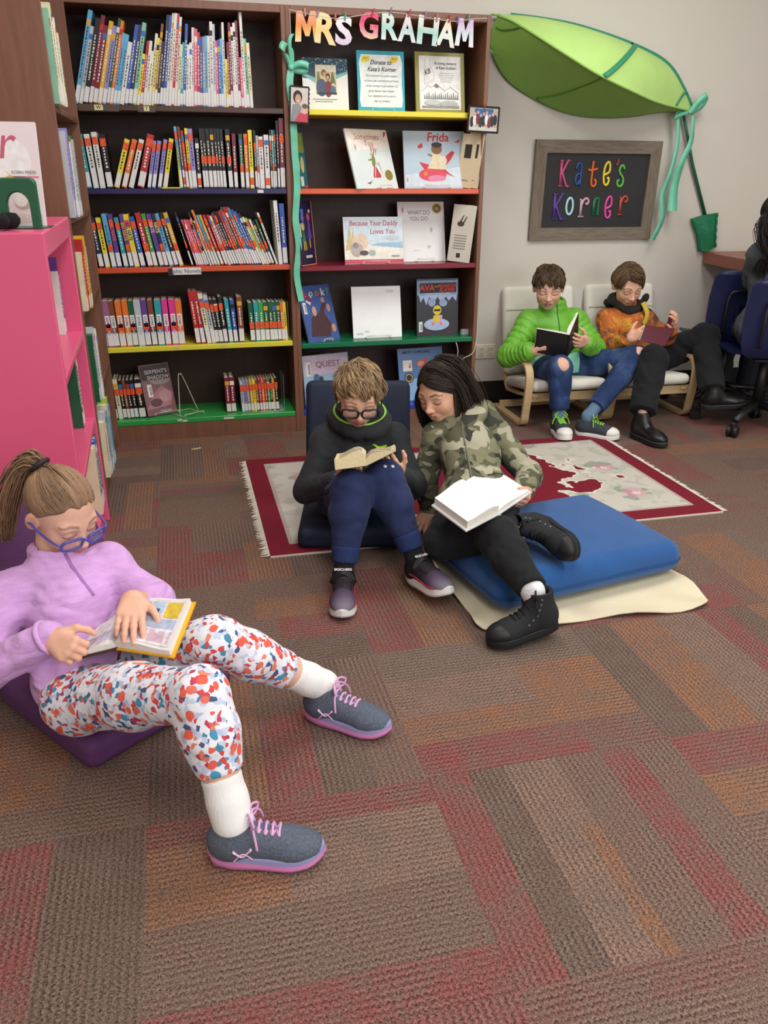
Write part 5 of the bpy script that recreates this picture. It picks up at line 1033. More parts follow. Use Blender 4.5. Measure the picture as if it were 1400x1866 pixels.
# ---------------------------------------------------------------- head
class Head:
    """c centre, f forward, u up; local frame: x to the person's right, y forward, z up, in head heights"""
    def __init__(s,c,f,u,hh,skin='#d9a588',lips='#b9695f',brow='#7a5a40',blush=.35):
        s.c=A3(*c); f=unit(f); r=unit(np.cross(f,u)); u=np.cross(r,f); s.R=np.stack([r,f,u],1); s.hh=hh; s.sk=np.array(lin(skin)); s.lp=np.array(lin(lips)); s.br=np.array(lin(brow)); s.bl=blush
    def W(s,p): return s.c+(s.R@(np.asarray(p,float)*s.hh).T).T
    def L(s,P): return (P-s.c)@s.R/s.hh
    def blob(s,ears=True):
        b=Blob()
        b.ell((0,-.06,.13),(.335,.405,.365),k=.05); b.ell((0,.09,-.10),(.272,.30,.335),k=.10); b.cap((-.12,.10,-.29),(.12,.10,-.29),.12,.12,.10); b.ell((0,.235,-.385),(.10,.095,.085),k=.12)
        for q in (-1,1): b.ell((q*.15,.215,-.14),(.12,.12,.115),k=.09)
        b.cap((-.17,.292,.055),(.17,.292,.055),.055,.055,.09)
        for q in (-1,1): b.ell((q*.143,.415,-.015),(.085,.075,.05),k=.06,op='s')
        for q in (-1,1): b.ell((q*.142,.282,-.028),(.082,.075,.062),k=.018)
        b.cap((0,.335,.02),(0,.425,-.14),.03,.042,.05); b.ell((0,.435,-.15),(.046,.046,.042),k=.03)
        for q in (-1,1): b.ell((q*.05,.395,-.165),(.034,.04,.03),k=.025)
        b.ell((0,.315,-.265),(.115,.085,.08),k=.05)
        for q in (-1,1):
            b.cap((q*.088,.352,-.266),(q*.02,.398,-.25),.014,.022,.014); b.cap((q*.072,.352,-.284),(0,.392,-.292),.014,.024,.014)
        if ears:
            for q in (-1,1):
                M=np.array(Euler((R(-8),0,q*R(22))).to_matrix()); b.ell((q*.338,-.05,-.04),(.035,.085,.125),M,k=.02); b.ell((q*.372,-.02,-.03),(.022,.045,.075),M,k=.02,op='s')
        return b
    def mesh(s,h=.0021,neck=None):
        b=s.blob(); n=h/s.hh
        if neck is not None: # neck base in world
            q=s.L(A3(*neck)[None])[0]; b.cap((0,-.10,-.20),q,.185,.20,.09)
        b2=Blob(); b2.p=b.p
        lo,hi=A3(-.48,-.6,-.62),A3(.48,.6,.6)
        if neck is not None: lo=np.minimum(lo,q-.25); hi=np.maximum(hi,q+.25)
        V,F=b2.mesh(lo,hi,n); C=s.color(V); return s.W(V),F,C
    def color(s,V):
        x,y,z=np.abs(V[:,0]),V[:,1],V[:,2]; C=np.repeat(s.sk[None],len(V),0)
        def mixc(m,c): 
            m=np.clip(m,0,1)[:,None]; C[:]=C*(1-m)+np.array(c)*m
        g=lambda d,w:1-np.clip((d-w)/ .012,0,1)
        blush=s.bl*np.exp(-(((x-.17)/.09)**2+((z+.15)/.08)**2))*(y>.1); mixc(blush,s.sk*[.95,.62,.58])
        mixc(.35*np.exp(-((x/.05)**2+((z+.155)/.04)**2))*(y>.36),s.sk*[.95,.66,.62]); mixc(.35*(x>.33)*(np.abs(z+.04)<.16),s.sk*[.98,.66,.6])
        lipz=np.abs(z+.272-(.004-.0*x)); mixc(.8*g(lipz,.034*(1-(x/.098)**2).clip(0)**.6)*(x<.098)*(y>.28),s.lp); mixc(.8*g(np.abs(z+.271+.06*x*x),.001)*(x<.088)*(y>.3),s.lp*.35)  # lip colour; the shaded gap between the lips is painted on
        bz=.085+.03*np.sin(np.clip((x-.05)/.19,0,1)*PI*.7)-.03*np.clip((x-.16)/.08,0,1); mixc(.78*g(np.abs(z-bz),.010-.006*np.clip((x-.12)/.1,0,1))*(x>.055)*(x<.245)*(y>.15),s.br)
        ez=-.062+.04*((x-.142)/.078)**2; mixc(.9*g(np.abs(z-ez),.002)*(np.abs(x-.142)<.08)*(y>.2),s.br*.18); mixc(.25*(np.exp(-((z-ez-.035)/.016)**2))*(np.abs(x-.142)<.09)*(y>.2),s.sk*[.7,.55,.5])  # lash line; shade in the lid crease is painted into the skin
        mixc(.7*g(np.sqrt((x-.022)**2+(z+.178)**2),.004)*(y>.36),s.sk*.3)  # nostrils: shade painted as dark dots, nothing hollowed out
        return C
    # hair: a cap plus many fine locks
    def scalp(s,p,r): # push local points onto the hair ellipsoid scaled by r
        c=A3(0,-.06,.13); q=(p-c)/A3(.335,.405,.365); return c+q/np.linalg.norm(q,axis=-1,keepdims=True)*r[...,None]*A3(.335,.405,.365)
    def hair(s,col,flow,hairline,N=1500,length=.35,seed=1,wid=.011,segs=7,lift=.03,cap=1.035,var=.35,tail=None,grav=0,fall=-9,nape=-.24,hdark=.75,wiggle=.02,ears_out=True,locks=(),mess=0):
        rs=np.random.RandomState(seed); col=np.array(lin(col)); parts=[];cols=[]
        b=Blob(); b.ell((0,-.06,.13),tuple(A3(.335,.405,.365)*cap),k=.02); b.fn(lambda V:hairline(V)*.5,.02,'s')
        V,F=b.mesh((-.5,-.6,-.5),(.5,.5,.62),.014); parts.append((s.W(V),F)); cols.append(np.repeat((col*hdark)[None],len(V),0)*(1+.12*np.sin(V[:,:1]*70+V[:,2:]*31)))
        P=rs.normal(size=(N*4,3)); P=s.scalp(P/np.linalg.norm(P,axis=1)[:,None]*.3+A3(0,-.06,.13),np.full(N*4,cap)); P=P[hairline(P)>0][:N]; n=len(P)
        L=length*rs.uniform(.65,1.2,n) if np.isscalar(length) else length(P)*rs.uniform(.75,1.15,n)
        path=[P]; cur=P.copy(); rr=np.full(n,cap); free=np.zeros(n,bool); dprev=None; gl=s.R.T@A3(0,0,-1)
        lf=lift*rs.uniform(.3,1.4,n)
        for k in range(segs):
            d=flow(cur,k/segs,rs); d=d+rs.normal(size=d.shape)*wiggle*3
            c=(cur-A3(0,-.06,.13))/A3(.335,.405,.365)**2; nn=c/np.linalg.norm(c,axis=1)[:,None]; d=d-nn*(d*nn).sum(1)[:,None]; d/=np.linalg.norm(d,axis=1)[:,None]+1e-9
            if dprev is not None: d=d*.6+dprev*.4; d/=np.linalg.norm(d,axis=1)[:,None]+1e-9
            nx=cur+d*(L/segs)[:,None]; t=(k+1)/segs
            on=s.scalp(nx,cap+lf*np.sin(PI*min(1,t*1.0))**.7+.004*t)
            fr=(nx[:,2]<fall); free|=fr
            dn=unit(gl); drop=cur+(dn*grav+d*(1-grav))*(L/segs)[:,None] if grav else on
            if grav:
                cdir=drop-A3(0,-.06,drop[0,2]*0); dq=np.linalg.norm((drop[:,:2]-A3(0,-.06))/A3(.36,.42),axis=1); f_=np.maximum(1,1.0/np.maximum(dq,.01))*0+1; 
            nxt=np.where(free[:,None],drop,on) if grav else on
            dprev=(nxt-cur); dprev/=np.linalg.norm(dprev,axis=1)[:,None]+1e-9; cur=nxt; path.append(cur)
        Pth=np.stack(path,1)
        if mess: # locks: neighbouring strands wander together
            K=max(8,n//22); sd=P[rs.choice(n,K,replace=False)]; cl=np.argmin(((P[:,None]-sd[None])**2).sum(2),1); tt=(np.linspace(0,1,segs+1)**1.4)[None,:,None]
            o_=rs.normal(size=(K,3))*mess; cen=np.stack([np.array([Pth[cl==q].mean(0) if (cl==q).any() else Pth[0] for q in range(K)])],0)[0]
            Pth=Pth+tt*(o_[cl][:,None,:]+rs.normal(size=(n,1,3))*mess*.3); Pth=Pth*(1-tt*.45)+(cen[cl]+tt*o_[cl][:,None,:])*tt*.45
            outv=(Pth-A3(0,-.06,.13))/A3(.335,.405,.365); rad_=np.linalg.norm(outv,axis=2,keepdims=True); 
            if not grav: Pth=np.where(rad_<cap*.995,A3(0,-.06,.13)+outv/rad_*cap*.995*A3(.335,.405,.365),Pth)
            col=col*(1+var*.5*rs.normal(size=(K,1)).clip(-1.5,1.6))[cl]
        parts_,cols_=s.strands(Pth,wid,col,var,rs); parts.append(parts_); cols.append(cols_)
        for (pts,nl,spread,w2) in locks: # extra bunches given as local polylines
            base=smooth_path(pts,6); q=rs.normal(size=(nl,1,3))*np.interp(np.linspace(0,1,len(base)),np.linspace(0,1,len(spread)),spread)[None,:,None]+base[None]; q+=rs.normal(size=q.shape)*.003
            a,c_=s.strands(q,w2,col,var,rs); parts.append(a); cols.append(c_)
        V,F=join([(v,f) for v,f in parts]); return V,F,np.concatenate(cols)
    def strands(s,Pth,wid,col,var,rs):
        n,m,_=Pth.shape; T=np.gradient(Pth,axis=1); T/=np.linalg.norm(T,axis=2)[...,None]+1e-9
        out=Pth-A3(0,-.06,.05); out/=np.linalg.norm(out,axis=2)[...,None]; side=np.cross(T,out); side/=np.linalg.norm(side,axis=2)[...,None]+1e-9
        w=wid*rs.uniform(.6,1.3,(n,1,1))*np.array([.8,1,1,1,.95,.8,.5,.12]+[.1]*40)[None,np.linspace(0,7,m).astype(int),None]
        a=Pth+side*w-out*w*.3; b=Pth-side*w-out*w*.3; c=Pth+out*w*.5
        V=np.stack([a,b,c],2).reshape(-1,3); idx=np.arange(n*m).reshape(n,m)*3; i,j=idx[:,:-1].ravel(),idx[:,1:].ravel()
        F=np.concatenate([np.stack([i+p,i+q,j+q,j+p],1) for p,q in ((0,1),(1,2),(2,0))])
        cc=(col if np.ndim(col)==2 and len(col)==n else np.mean(np.atleast_2d(col),0))*(1+var*rs.normal(size=(n,1)).clip(-1.6,1.8)*.55); C=np.repeat(np.repeat(cc[:,None,:],m,1)*(np.linspace(.8,1.12,m)[None,:,None]),3,1).reshape(-1,3) if False else np.repeat((cc[:,None,:]*np.linspace(.82,1.12,m)[None,:,None]).reshape(-1,3),3,0)
        return (s.W(V),F),C.clip(.002,1)
    def glasses(s,parent,col,lw=.135,lh=.085,th=.012,z=-.035,y=.43,round_=3.2,drop=0,name='glasses'):
        m=mat(col,.3,spec=.6); fr=[]
        for q in (-1,1):
            P=[]
            for t in np.linspace(0,2*PI,28,endpoint=False):
                c,sn=math.cos(t),math.sin(t); e=2/round_; px=q*.158+lw*math.copysign(abs(c)**e,c); pz=z+lh*math.copysign(abs(sn)**e,sn); P.append((px,y-.16*(abs(px)-.02)**2*3.2,pz))
            fr.append(P)
        b=MB()
        for P in fr: b.tube(s.W(np.array(P)),th*s.hh,6,closed=True)
        b.tube(s.W(smooth_path([(-.03,y,z+.02),(0,y+.012,z+.035),(.03,y,z+.02)],4)),th*s.hh*.9,6)
        o=b.build(name,m,parent,True)
        for q in (-1,1):
            yy=y-.16*(.29-.02)**2*3.2
            MB().tube(s.W(smooth_path([(q*.29,yy,z+.03),(q*.335,yy-.06,z+.035),(q*.365,.12,z+.03),(q*.372,-.04,z+.04),(q*.36,-.12,z-.03)],5)),th*s.hh*.8,6).build('temple_arm',m,o,True)
        LM=mat('#e8eef2',.05,alpha=.10,spec=.7)
        for P in fr:
            V=s.W(np.array(P)); mesh('lens',np.r_[V,[V.mean(0)]],[(i,(i+1)%len(V),len(V)) for i in range(len(V))],LM,o)
        return o
# ---------------------------------------------------------------- hand
def hand(b,w,fwd,nrm,thumb,curl,s=1.0,spread=4,tcurl=(20,25),tdir=(.55,.75,.25),elbow=None):
    """fwd wrist->fingers, nrm the way the palm faces, thumb = side the thumb is on (rough vector)"""
    w=A3(*w); fwd=unit(fwd); nrm=unit(A3(*nrm)-fwd*np.dot(nrm,fwd)); side=np.cross(nrm,fwd)
    if np.dot(side,thumb)<0: side=-side
    ax=np.cross(fwd,nrm) # curl axis: rotates fwd towards nrm
    def rot(v,a): # rotate v about ax by a (fwd->nrm)
        c,sn=math.cos(R(a)),math.sin(R(a)); return v*c+np.cross(ax,v)*sn+ax*(ax@v)*(1-c)
    offs=(.024,.008,-.008,-.023); lens=((.026,.018,.015),(.029,.020,.016),(.027,.019,.015),(.021,.014,.013)); kb=(.062,.066,.063,.056)
    for i in range(4):
        kn=w+(fwd*kb[i]+side*offs[i])*s
        b.cap(w+side*offs[i]*.45*s+fwd*.006*s,kn,.0125*s,.0095*s,.012)
    b.cap(w+side*.012*s+nrm*.004*s+fwd*.012*s,w+side*.018*s+fwd*.045*s+nrm*.006*s,.012*s,.010*s,.012); b.cap(w-side*.016*s+fwd*.012*s+nrm*.003*s,w-side*.02*s+fwd*.045*s+nrm*.004*s,.011*s,.009*s,.012)
    for i in range(4):
        p=w+(fwd*kb[i]+side*offs[i])*s; a=0; c=curl[i] if not np.isscalar(curl[0]) else curl
        sp=side*math.tan(R(spread*(1.5-i)))
        for j in range(3):
            a+=c[j]; d=unit(rot(fwd,a)+sp*max(0,math.cos(R(a)))); q=p+d*lens[i][j]*s; b.cap(p,q,(.0082,.0074,.0067)[j]*s*(1 if i<3 else .88),(.0074,.0067,.0056)[j]*s*(1 if i<3 else .88),.0035); p=q
    t0=w+(fwd*.018+side*.020)*s; d=unit(fwd*tdir[0]+side*tdir[1]+nrm*tdir[2]); t1=t0+d*.032*s
    b.cap(w+fwd*.01*s+side*.008*s,t0,.012*s,.011*s,.01); b.cap(t0,t1,.0115*s,.0088*s,.008)
    d2=unit(d+(nrm*math.sin(R(tcurl[0]))-side*math.sin(R(tcurl[0]))*.6+fwd*.25)); t2=t1+d2*.024*s; b.cap(t1,t2,.0086*s,.0076*s,.004); d3=unit(d2+(nrm*.6-side*.5)*math.sin(R(tcurl[1]))); b.cap(t2,t2+d3*.018*s,.0077*s,.006*s,.004)
    if elbow is not None: b.cap(w+fwd*.004*s,w+unit(A3(*elbow)-w)*.10*s,.0175*s,.024*s,.014)
    return b
def handmesh(w,*a,h=.0022,**k):
    b=Blob(); hand(b,w,*a,**k); return b.mesh(A3(*w)-.17,A3(*w)+.17,h)
def frame(x,z):
    x=unit(x); z=unit(A3(*z)-x*np.dot(z,x)); return np.stack([x,np.cross(z,x),z],1)
# ---------------------------------------------------------------- shoes, local x heel->toe, y left, z up, metres for a .22 m shoe
def outline(L,w,n=40,pinch=.82):
    P=[]
    for t in np.linspace(0,2*PI,n,endpoint=False):
        x=.5-.5*math.cos(t); s=math.sin(t); ww=np.interp(x,[0,.06,.2,.45,.7,.88,.97,1],[.0,.55,.78,pinch,1,.82,.42,0]); 
        P.append((x*L,(w/2)*ww*(1 if s>=0 else -1)*(abs(s)>1e-9)))
    return np.array(P)
def shoe(parent,Mw,upper,sole,kind='runner',L=.222,laces='#cf9fc8',collar=.078,col2=None,high=False,toecap=None,side=1,name='shoe'):
    Mw=np.array(Mw,float); b=Blob(); k=L/.222
    b.ell((.168,0,.034),(.05,.037,.026),k=.01); b.cap((.06,0,.040),(.15,0,.034),.031,.033,.02); b.cap((.075,0,.062),(.135,0,.042),.026,.022,.02); b.ell((.035,0,.045),(.034,.030,.042),k=.02)
    b.cap((.048,0,.05),(.052,0,collar),.034,.030,.02)
    if high: b.cap((.05,0,.07),(.046,0,.128),.034,.032,.02); b.cap((.085,0,.068),(.062,0,.115),.022,.022,.02)
    top=.128 if high else collar
    b.half((0,0,.012),(0,0,-1),.004) 
    b.half((.05,0,top+(.0 if high else .012)),(-.0 if high else -.28,0,1),.004)
    b.cap((.05,0,top-.03),(.052,0,top+.06),.024,.026,.006,'s')
    up=upper if not isinstance(upper,str) else mat(upper,.75,bump=(420,.5),noise=(30,.06))
    V,F=b.mesh((-.03,-.07,-.01),(.26,.07,.19),.0026)
    o=mesh(name,xf(Mw,V*k),F,up,parent,True)
    # sole: rings
    def ring(P,z,sx,sy,dx=0): return np.c_[(P[:,0]-.111)*sx+.111+dx,P[:,1]*sy,np.full(len(P),z) if np.isscalar(z) else z]
    P=outline(.222,.083); x=P[:,0]
    spring=.012*np.clip((x-.16)/.06,0,1)**2
    if kind=='runner':
        lv=[(0.0,.90,.86),(.004,.985,.97),(.010,1.01,1.03),(.018,1.0,1.0),(.026,.985,.97),(.030,.96,.92)]; zs=lambda z:z*(1+.6*np.clip((.10-x)/.10,0,1))+spring
    else:
        lv=[(0,.95,.93),(.003,1.0,1.0),(.013,1.01,1.02),(.022,1.005,1.0),(.024,.97,.95)]; zs=lambda z:z+spring*.5
    G=np.array([ring(P,zs(z),a,c) for z,a,c in lv]); sm=sole if isinstance(sole,(list,tuple)) else [sole]
    sb=MB(); n=len(P); cut=[0]*2+[len(sm)-1]*(len(lv)-3)
    for i in range(len(lv)-1): sb.grid(xf(Mw,(G[i:i+2]*k).reshape(-1,3)).reshape(2,n,3)[:,::-1] if False else xf(Mw,(G[i:i+2]*k).reshape(-1,3)).reshape(2,n,3),0 if i<(3 if kind=='runner' else 1) else len(sm)-1,False,True)
    for g,fl in ((G[0],1),(G[-1],0)):
        c=xf(Mw,g*k); m_=c.mean(0); sb.add(np.r_[c,[m_]],[((i+1)%n,i,n) if fl else (i,(i+1)%n,n) for i in range(n)],0 if fl else len(sm)-1)
    sb.build('sole',[mat(c,.6) for c in sm],o,True)
    def topz(px,py):
        z=np.linspace(.16,.02,71); q=b.eval(np.c_[np.full(71,px),np.full(71,py),z]); i=np.argmax(q<0); return z[i]+.001
    if laces:
        lm=mat(laces,.7); lb=MB(); rows=np.linspace(.138,.088 if not high else .082,5); pr=None
        pts=[]
        for r_ in rows:
            a=(r_,-.017,topz(r_,-.017)+.0015); c=(r_,.017,topz(r_,.017)+.0015); mid=(r_,0,topz(r_,0)+.003); pts.append((a,mid,c)); lb.tube(xf(Mw,smooth_path([a,mid,c],4)*k),.0027*k,6)
        if high:
            for z in (.088,.100,.112): xx=.083-(z-.088)*.45; lb.tube(xf(Mw,smooth_path([(xx-.004,-.017,z),(xx+.012,0,z+.002),(xx-.004,.017,z)],4)*k),.0026*k,6)
        for i in range(4): lb.tube(xf(Mw,np.array([pts[i][0],pts[i+1][2]])*k+[0,0,.0012]),.0024*k,5); lb.tube(xf(Mw,np.array([pts[i][2],pts[i+1][0]])*k+[0,0,.0012]),.0024*k,5)
        x0=.083 if not high else .068; z0=topz(.084,0)+.005 if not high else .118
        for q in (-1,1):
            lb.tube(xf(Mw,smooth_path([(x0,0,z0),(x0+.002,q*.012,z0+.018),(x0+.012,q*.03,z0+.008),(x0+.008,q*.022,z0-.006),(x0,0,z0)],6)*k),.0025*k,6)
            lb.tube(xf(Mw,smooth_path([(x0,0,z0),(x0+.006,q*.016,z0+.006),(x0+.014,q*.036,z0-.016),(x0+.018,q*.042,z0-.038)],6)*k),.0024*k,6)
        lb.build('laces',lm,o,True)
    if toecap:
        t=Blob(); t.ell((.168,0,.034),(.0525,.0395,.0285),k=.01); t.half((0,0,.012),(0,0,-1),.003); t.half((.163,0,.03),(-1,0,.12),.004)
        V,F=t.mesh((.1,-.07,0),(.25,.07,.1),.003); mesh('toe_cap',xf(Mw,V*k),F,mat(toecap,.5),o,True)
    return o,b,Mw,k
def shoeM(heel,toe,up=(0,0,1),dz=0):
    heel=A3(*heel); toe=A3(*toe); M=np.eye(4); M[:3,:3]=frame(toe-heel,up); M[:3,3]=heel; return M
# ================================================================ the readers
def limb(b,pts,rs,k=.03,ring=None): return b.chain(pts,rs,k,'u',ring)
def base_body(J,sc=1.0,legs=True):
    """hidden coarse body under the clothes, so that the figure is one body"""
    b=Blob(); c=(A3(*J['hR'])+A3(*J['hL']))/2; nk=A3(*J['nk']); ch=c*.4+nk*.6
    b.cap(J['hR'],J['hL'],.05,.05,.03); b.cap(c,ch,.05,.058,.04); b.cap(ch,nk,.055,.03,.04); b.cap(J['sR'],J['sL'],.026,.026,.03)
    for s in 'RL':
        limb(b,[J['s'+s],J['e'+s],J['w'+s]],[.027,.024,.015],.02); 
        if legs: limb(b,[J['h'+s],J['k'+s],J['a'+s]],[.045,.034,.024],.02)
    return b
def make_person(label,J,hd,hands,h=.008,sc=1.0,group=None,extra=None,skin=None,handh=.0022):
    t=empty('person',tuple((A3(*J['hR'])+A3(*J['hL']))/2*[1,1,0]),label,'person',group); O=np.array(t.location)
    b=base_body(J); pts=[J[k] for k in J]; parts=[]; cols=[]
    if extra: extra(b)
    V,F=b.mesh(np.min(pts,0)-.13,np.max(pts,0)+.13,h); parts.append((V,F)); cols.append(np.repeat(hd.sk[None],len(V),0))
    V,F,C=hd.mesh(neck=J['nk']); parts.append((V,F)); cols.append(C)
    for a in hands:
        V,F=handmesh(*a['p'],h=handh,**a.get('k',{})); parts.append((V,F)); cols.append(np.repeat((hd.sk*[1.0,.95,.93])[None],len(V),0))
    V,F=join(parts); o=mesh('body',V-O,F,SKIN,t,True,None,np.concatenate(cols)); return t,O
def cloth_mesh(t,O,name,b,pts,m,h=.006,pad=.13,parent=None):
    V,F=b.mesh(np.min(pts,0)-pad,np.max(pts,0)+pad,h); return mesh(name,V-O,F,m,parent or t,True)
def shift_tree(o,O):
    for v in o.data.vertices: v.co=(v.co.x-O[0],v.co.y-O[1],v.co.z-O[2])
    for c in o.children: shift_tree(c,O)
def open_book(corners,label,cov,page='#e9e4d8',th=(.010,.010),cat='book',hard=.004,edge='#e2dac4',cov2=None,bend=.008,art_fn=None,name='open_book',rag=False,upref=(0,-.2,1)):
    """corners: spine top, spine bottom, left outer top, left outer bottom, right outer top, right outer bottom (world); pages face 'up' side"""
    st,sb,lt,lb,rt,rb=[A3(*c) for c in corners]; O=(st+sb)/2; t=empty(name,tuple(O),label,cat)
    up=unit(upref)
    def leafm(a,bq,c,d,nrm,thick,off0,n=12,bulge=bend):
        G=[];H=[]
        for i in np.linspace(0,1,n):
            e=bulge*math.sin(PI*min(1,i*1.25)**.8)*(1-i)**.5*1.2
            p=a*(1-i)+c*i; q=bq*(1-i)+d*i
            G.append([p*(1-j)+q*j+nrm*(off0+thick+e) for j in np.linspace(0,1,5)]); H.append([p*(1-j)+q*j+nrm*off0 for j in np.linspace(0,1,5)])
        return np.array(G)-O,np.array(H)-O
    for nm,(a,bq,c,d,sg,tk) in {'left':(st,sb,lt,lb,1,th[0]),'right':(st,sb,rt,rb,-1,th[1])}.items():
        n_=unit(np.cross(c-a,bq-a))*sg; 
        if np.dot(n_,up)<0: n_=-n_
        ins=.94 if hard else 1.0
        e1=(c-a)*ins; e2=(d-bq)*ins; m1=(bq-a)*(1-ins)*.5
        G,H=leafm(a+m1,bq-m1,a+m1+e1,bq-m1+e2,n_,tk,.001)
        b=MB(); b.grid(G); b.grid(H[::-1]); ns=G.shape[1]
        for E in (([G[:,0],H[:,0]]),([H[:,-1],G[:,-1]]),([H[0],G[0]]),([G[-1],H[-1]])): b.grid(np.array(E),1)
        o=b.build('page_block',[mat(page,.75),mat(edge,.8,noise=(140,.08))],t)
        if art_fn: art_fn(nm,o,G,n_)
        G2,H2=leafm(a,bq,c,d,n_,hard or .0015,-(hard or .0015)+.0005,4,0); b=MB(); b.grid(G2); b.grid(H2[::-1])
        for E in (([G2[:,0],H2[:,0]]),([H2[:,-1],G2[:,-1]]),([H2[0],G2[0]]),([G2[-1],H2[-1]])): b.grid(np.array(E))
        b.build('cover',mat((cov2 or cov) if nm=='right' else cov,.4,noise=(12,.12)),t)
    sp=MB(); sp.tube(np.array([st-O-up*.002,sb-O-up*.002]),[(.006,.004)]*2,8,flat=tuple(up)); sp.build('spine',mat(cov,.45),t); return t
def patch_on(o,G,n_,rects,name='page_print',off=.0009):
    """prints on a page sheet: rects in page coordinates (u0,u1,v0,v1,colour)"""
    n,m=G.shape[:2]
    def at(u,v):
        i=min(int(u*(n-1)),n-2); j=min(int(v*(m-1)),m-2); a=u*(n-1)-i; c=v*(m-1)-j
        return (G[i][j]*(1-a)+G[i+1][j]*a)*(1-c)+(G[i][j+1]*(1-a)+G[i+1][j+1]*a)*c
    cols=[];b=MB()
    for k,(u0,u1,v0,v1,c) in enumerate(rects):
        if c not in cols: cols.append(c)
        U=np.linspace(u0,u1,6); b.grid(np.array([[at(u,v)+n_*(off+.00015*k) for v in (v0,v1)] for u in U]),cols.index(c))
    return b.build(name,[mat(c,.7,noise=(60,.2)) for c in cols],o)
HL_=lambda ys,zs: (lambda V: V[:,2]-np.interp(V[:,1],ys,zs)+.014*np.sin(V[:,0]*31+1)+.012*np.sin(V[:,0]*57+V[:,1]*40))
def surf(b,p,d,n=160,L=.4):
    """first point of a shape met when walking from p along d"""
    t=np.linspace(0,L,n); P=A3(*p)+unit(d)*t[:,None]; q=b.eval(P); i=int(np.argmax(q<0)); return P[i] if q[i]<0 else None
def lerp(a,b,t): return A3(*a)*(1-t)+A3(*b)*t
def floral():
    def f(nt,N,LK,b):
        tc=N('ShaderNodeTexCoord'); n=N('ShaderNodeTexNoise'); n.inputs['Scale'].default_value=26; n.inputs['Detail'].default_value=2; LK(tc.outputs['Object'],n.inputs[0])
        w_=N('ShaderNodeVectorMath'); w_.operation='MULTIPLY_ADD'; LK(n.outputs[1],w_.inputs[0]); w_.inputs[1].default_value=(.026,.026,.026); LK(tc.outputs['Object'],w_.inputs[2])
        v=N('ShaderNodeTexVoronoi'); v.inputs['Scale'].default_value=100; LK(w_.outputs[0],v.inputs[0])
        r=ramp(N,[(0,'#e3e4ec'),(.40,'#c3cbe0'),(.54,'#cf4a48'),(.63,'#e8e8ee'),(.68,'#4a5880'),(.74,'#de8468'),(.80,'#dfe2ea'),(.87,'#4a86a4'),(.91,'#b8405a'),(.95,'#b4bcd8')])
        s=N('ShaderNodeSeparateColor'); LK(v.outputs['Color'],s.inputs[0]); LK(s.outputs[0],r.inputs[0])
        v2=N('ShaderNodeTexVoronoi'); v2.inputs['Scale'].default_value=36; LK(w_.outputs[0],v2.inputs[0]); s2=N('ShaderNodeSeparateColor'); LK(v2.outputs['Color'],s2.inputs[0])
        r2=ramp(N,[(0,'#e6604c'),(.4,'#e9e9ef'),(.6,'#4a94b4'),(.75,'#e0705c'),(.9,'#e4e6ee')]); LK(s2.outputs[1],r2.inputs[0])
        c=N('ShaderNodeMath'); c.operation='LESS_THAN'; LK(v2.outputs[0],c.inputs[0]); c.inputs[1].default_value=.33
        m=N('ShaderNodeMix'); m.data_type='RGBA'; m.inputs[0].default_value=0; LK(c.outputs[0],m.inputs[0]); LK(r.outputs[0],m.inputs[6]); LK(r2.outputs[0],m.inputs[7]); LK(m.outputs[2],b.inputs['Base Color'])
    return nodemat('floral_print',f,.75)
def ua_mark(o,b,Mw,k,m):
    # two mirrored arcs on the outer side of the shoe
    s=MB()
    for sg in (1,-1):
        P=smooth_path([(.056,.0,.036+sg*.013),(.072,0,.036-sg*.003),(.088,0,.036+sg*.013)],5); P2=[]
        for x,y,z in P:
            yy=-.06; p=surf(b,(x,-.07,z+.006),(0,1,0),120,.08); P2.append((p if p is not None else A3(x,-.034,z))+A3(0,-.0004,0))
        s.tube(xf(Mw,np.array(P2)*k),[(.0056,.0016) if i in (0,1,len(P2)-1,len(P2)-2) else (.0034,.0014) for i in range(len(P2))],6)
    s.build('shoe_mark',m,o,True)
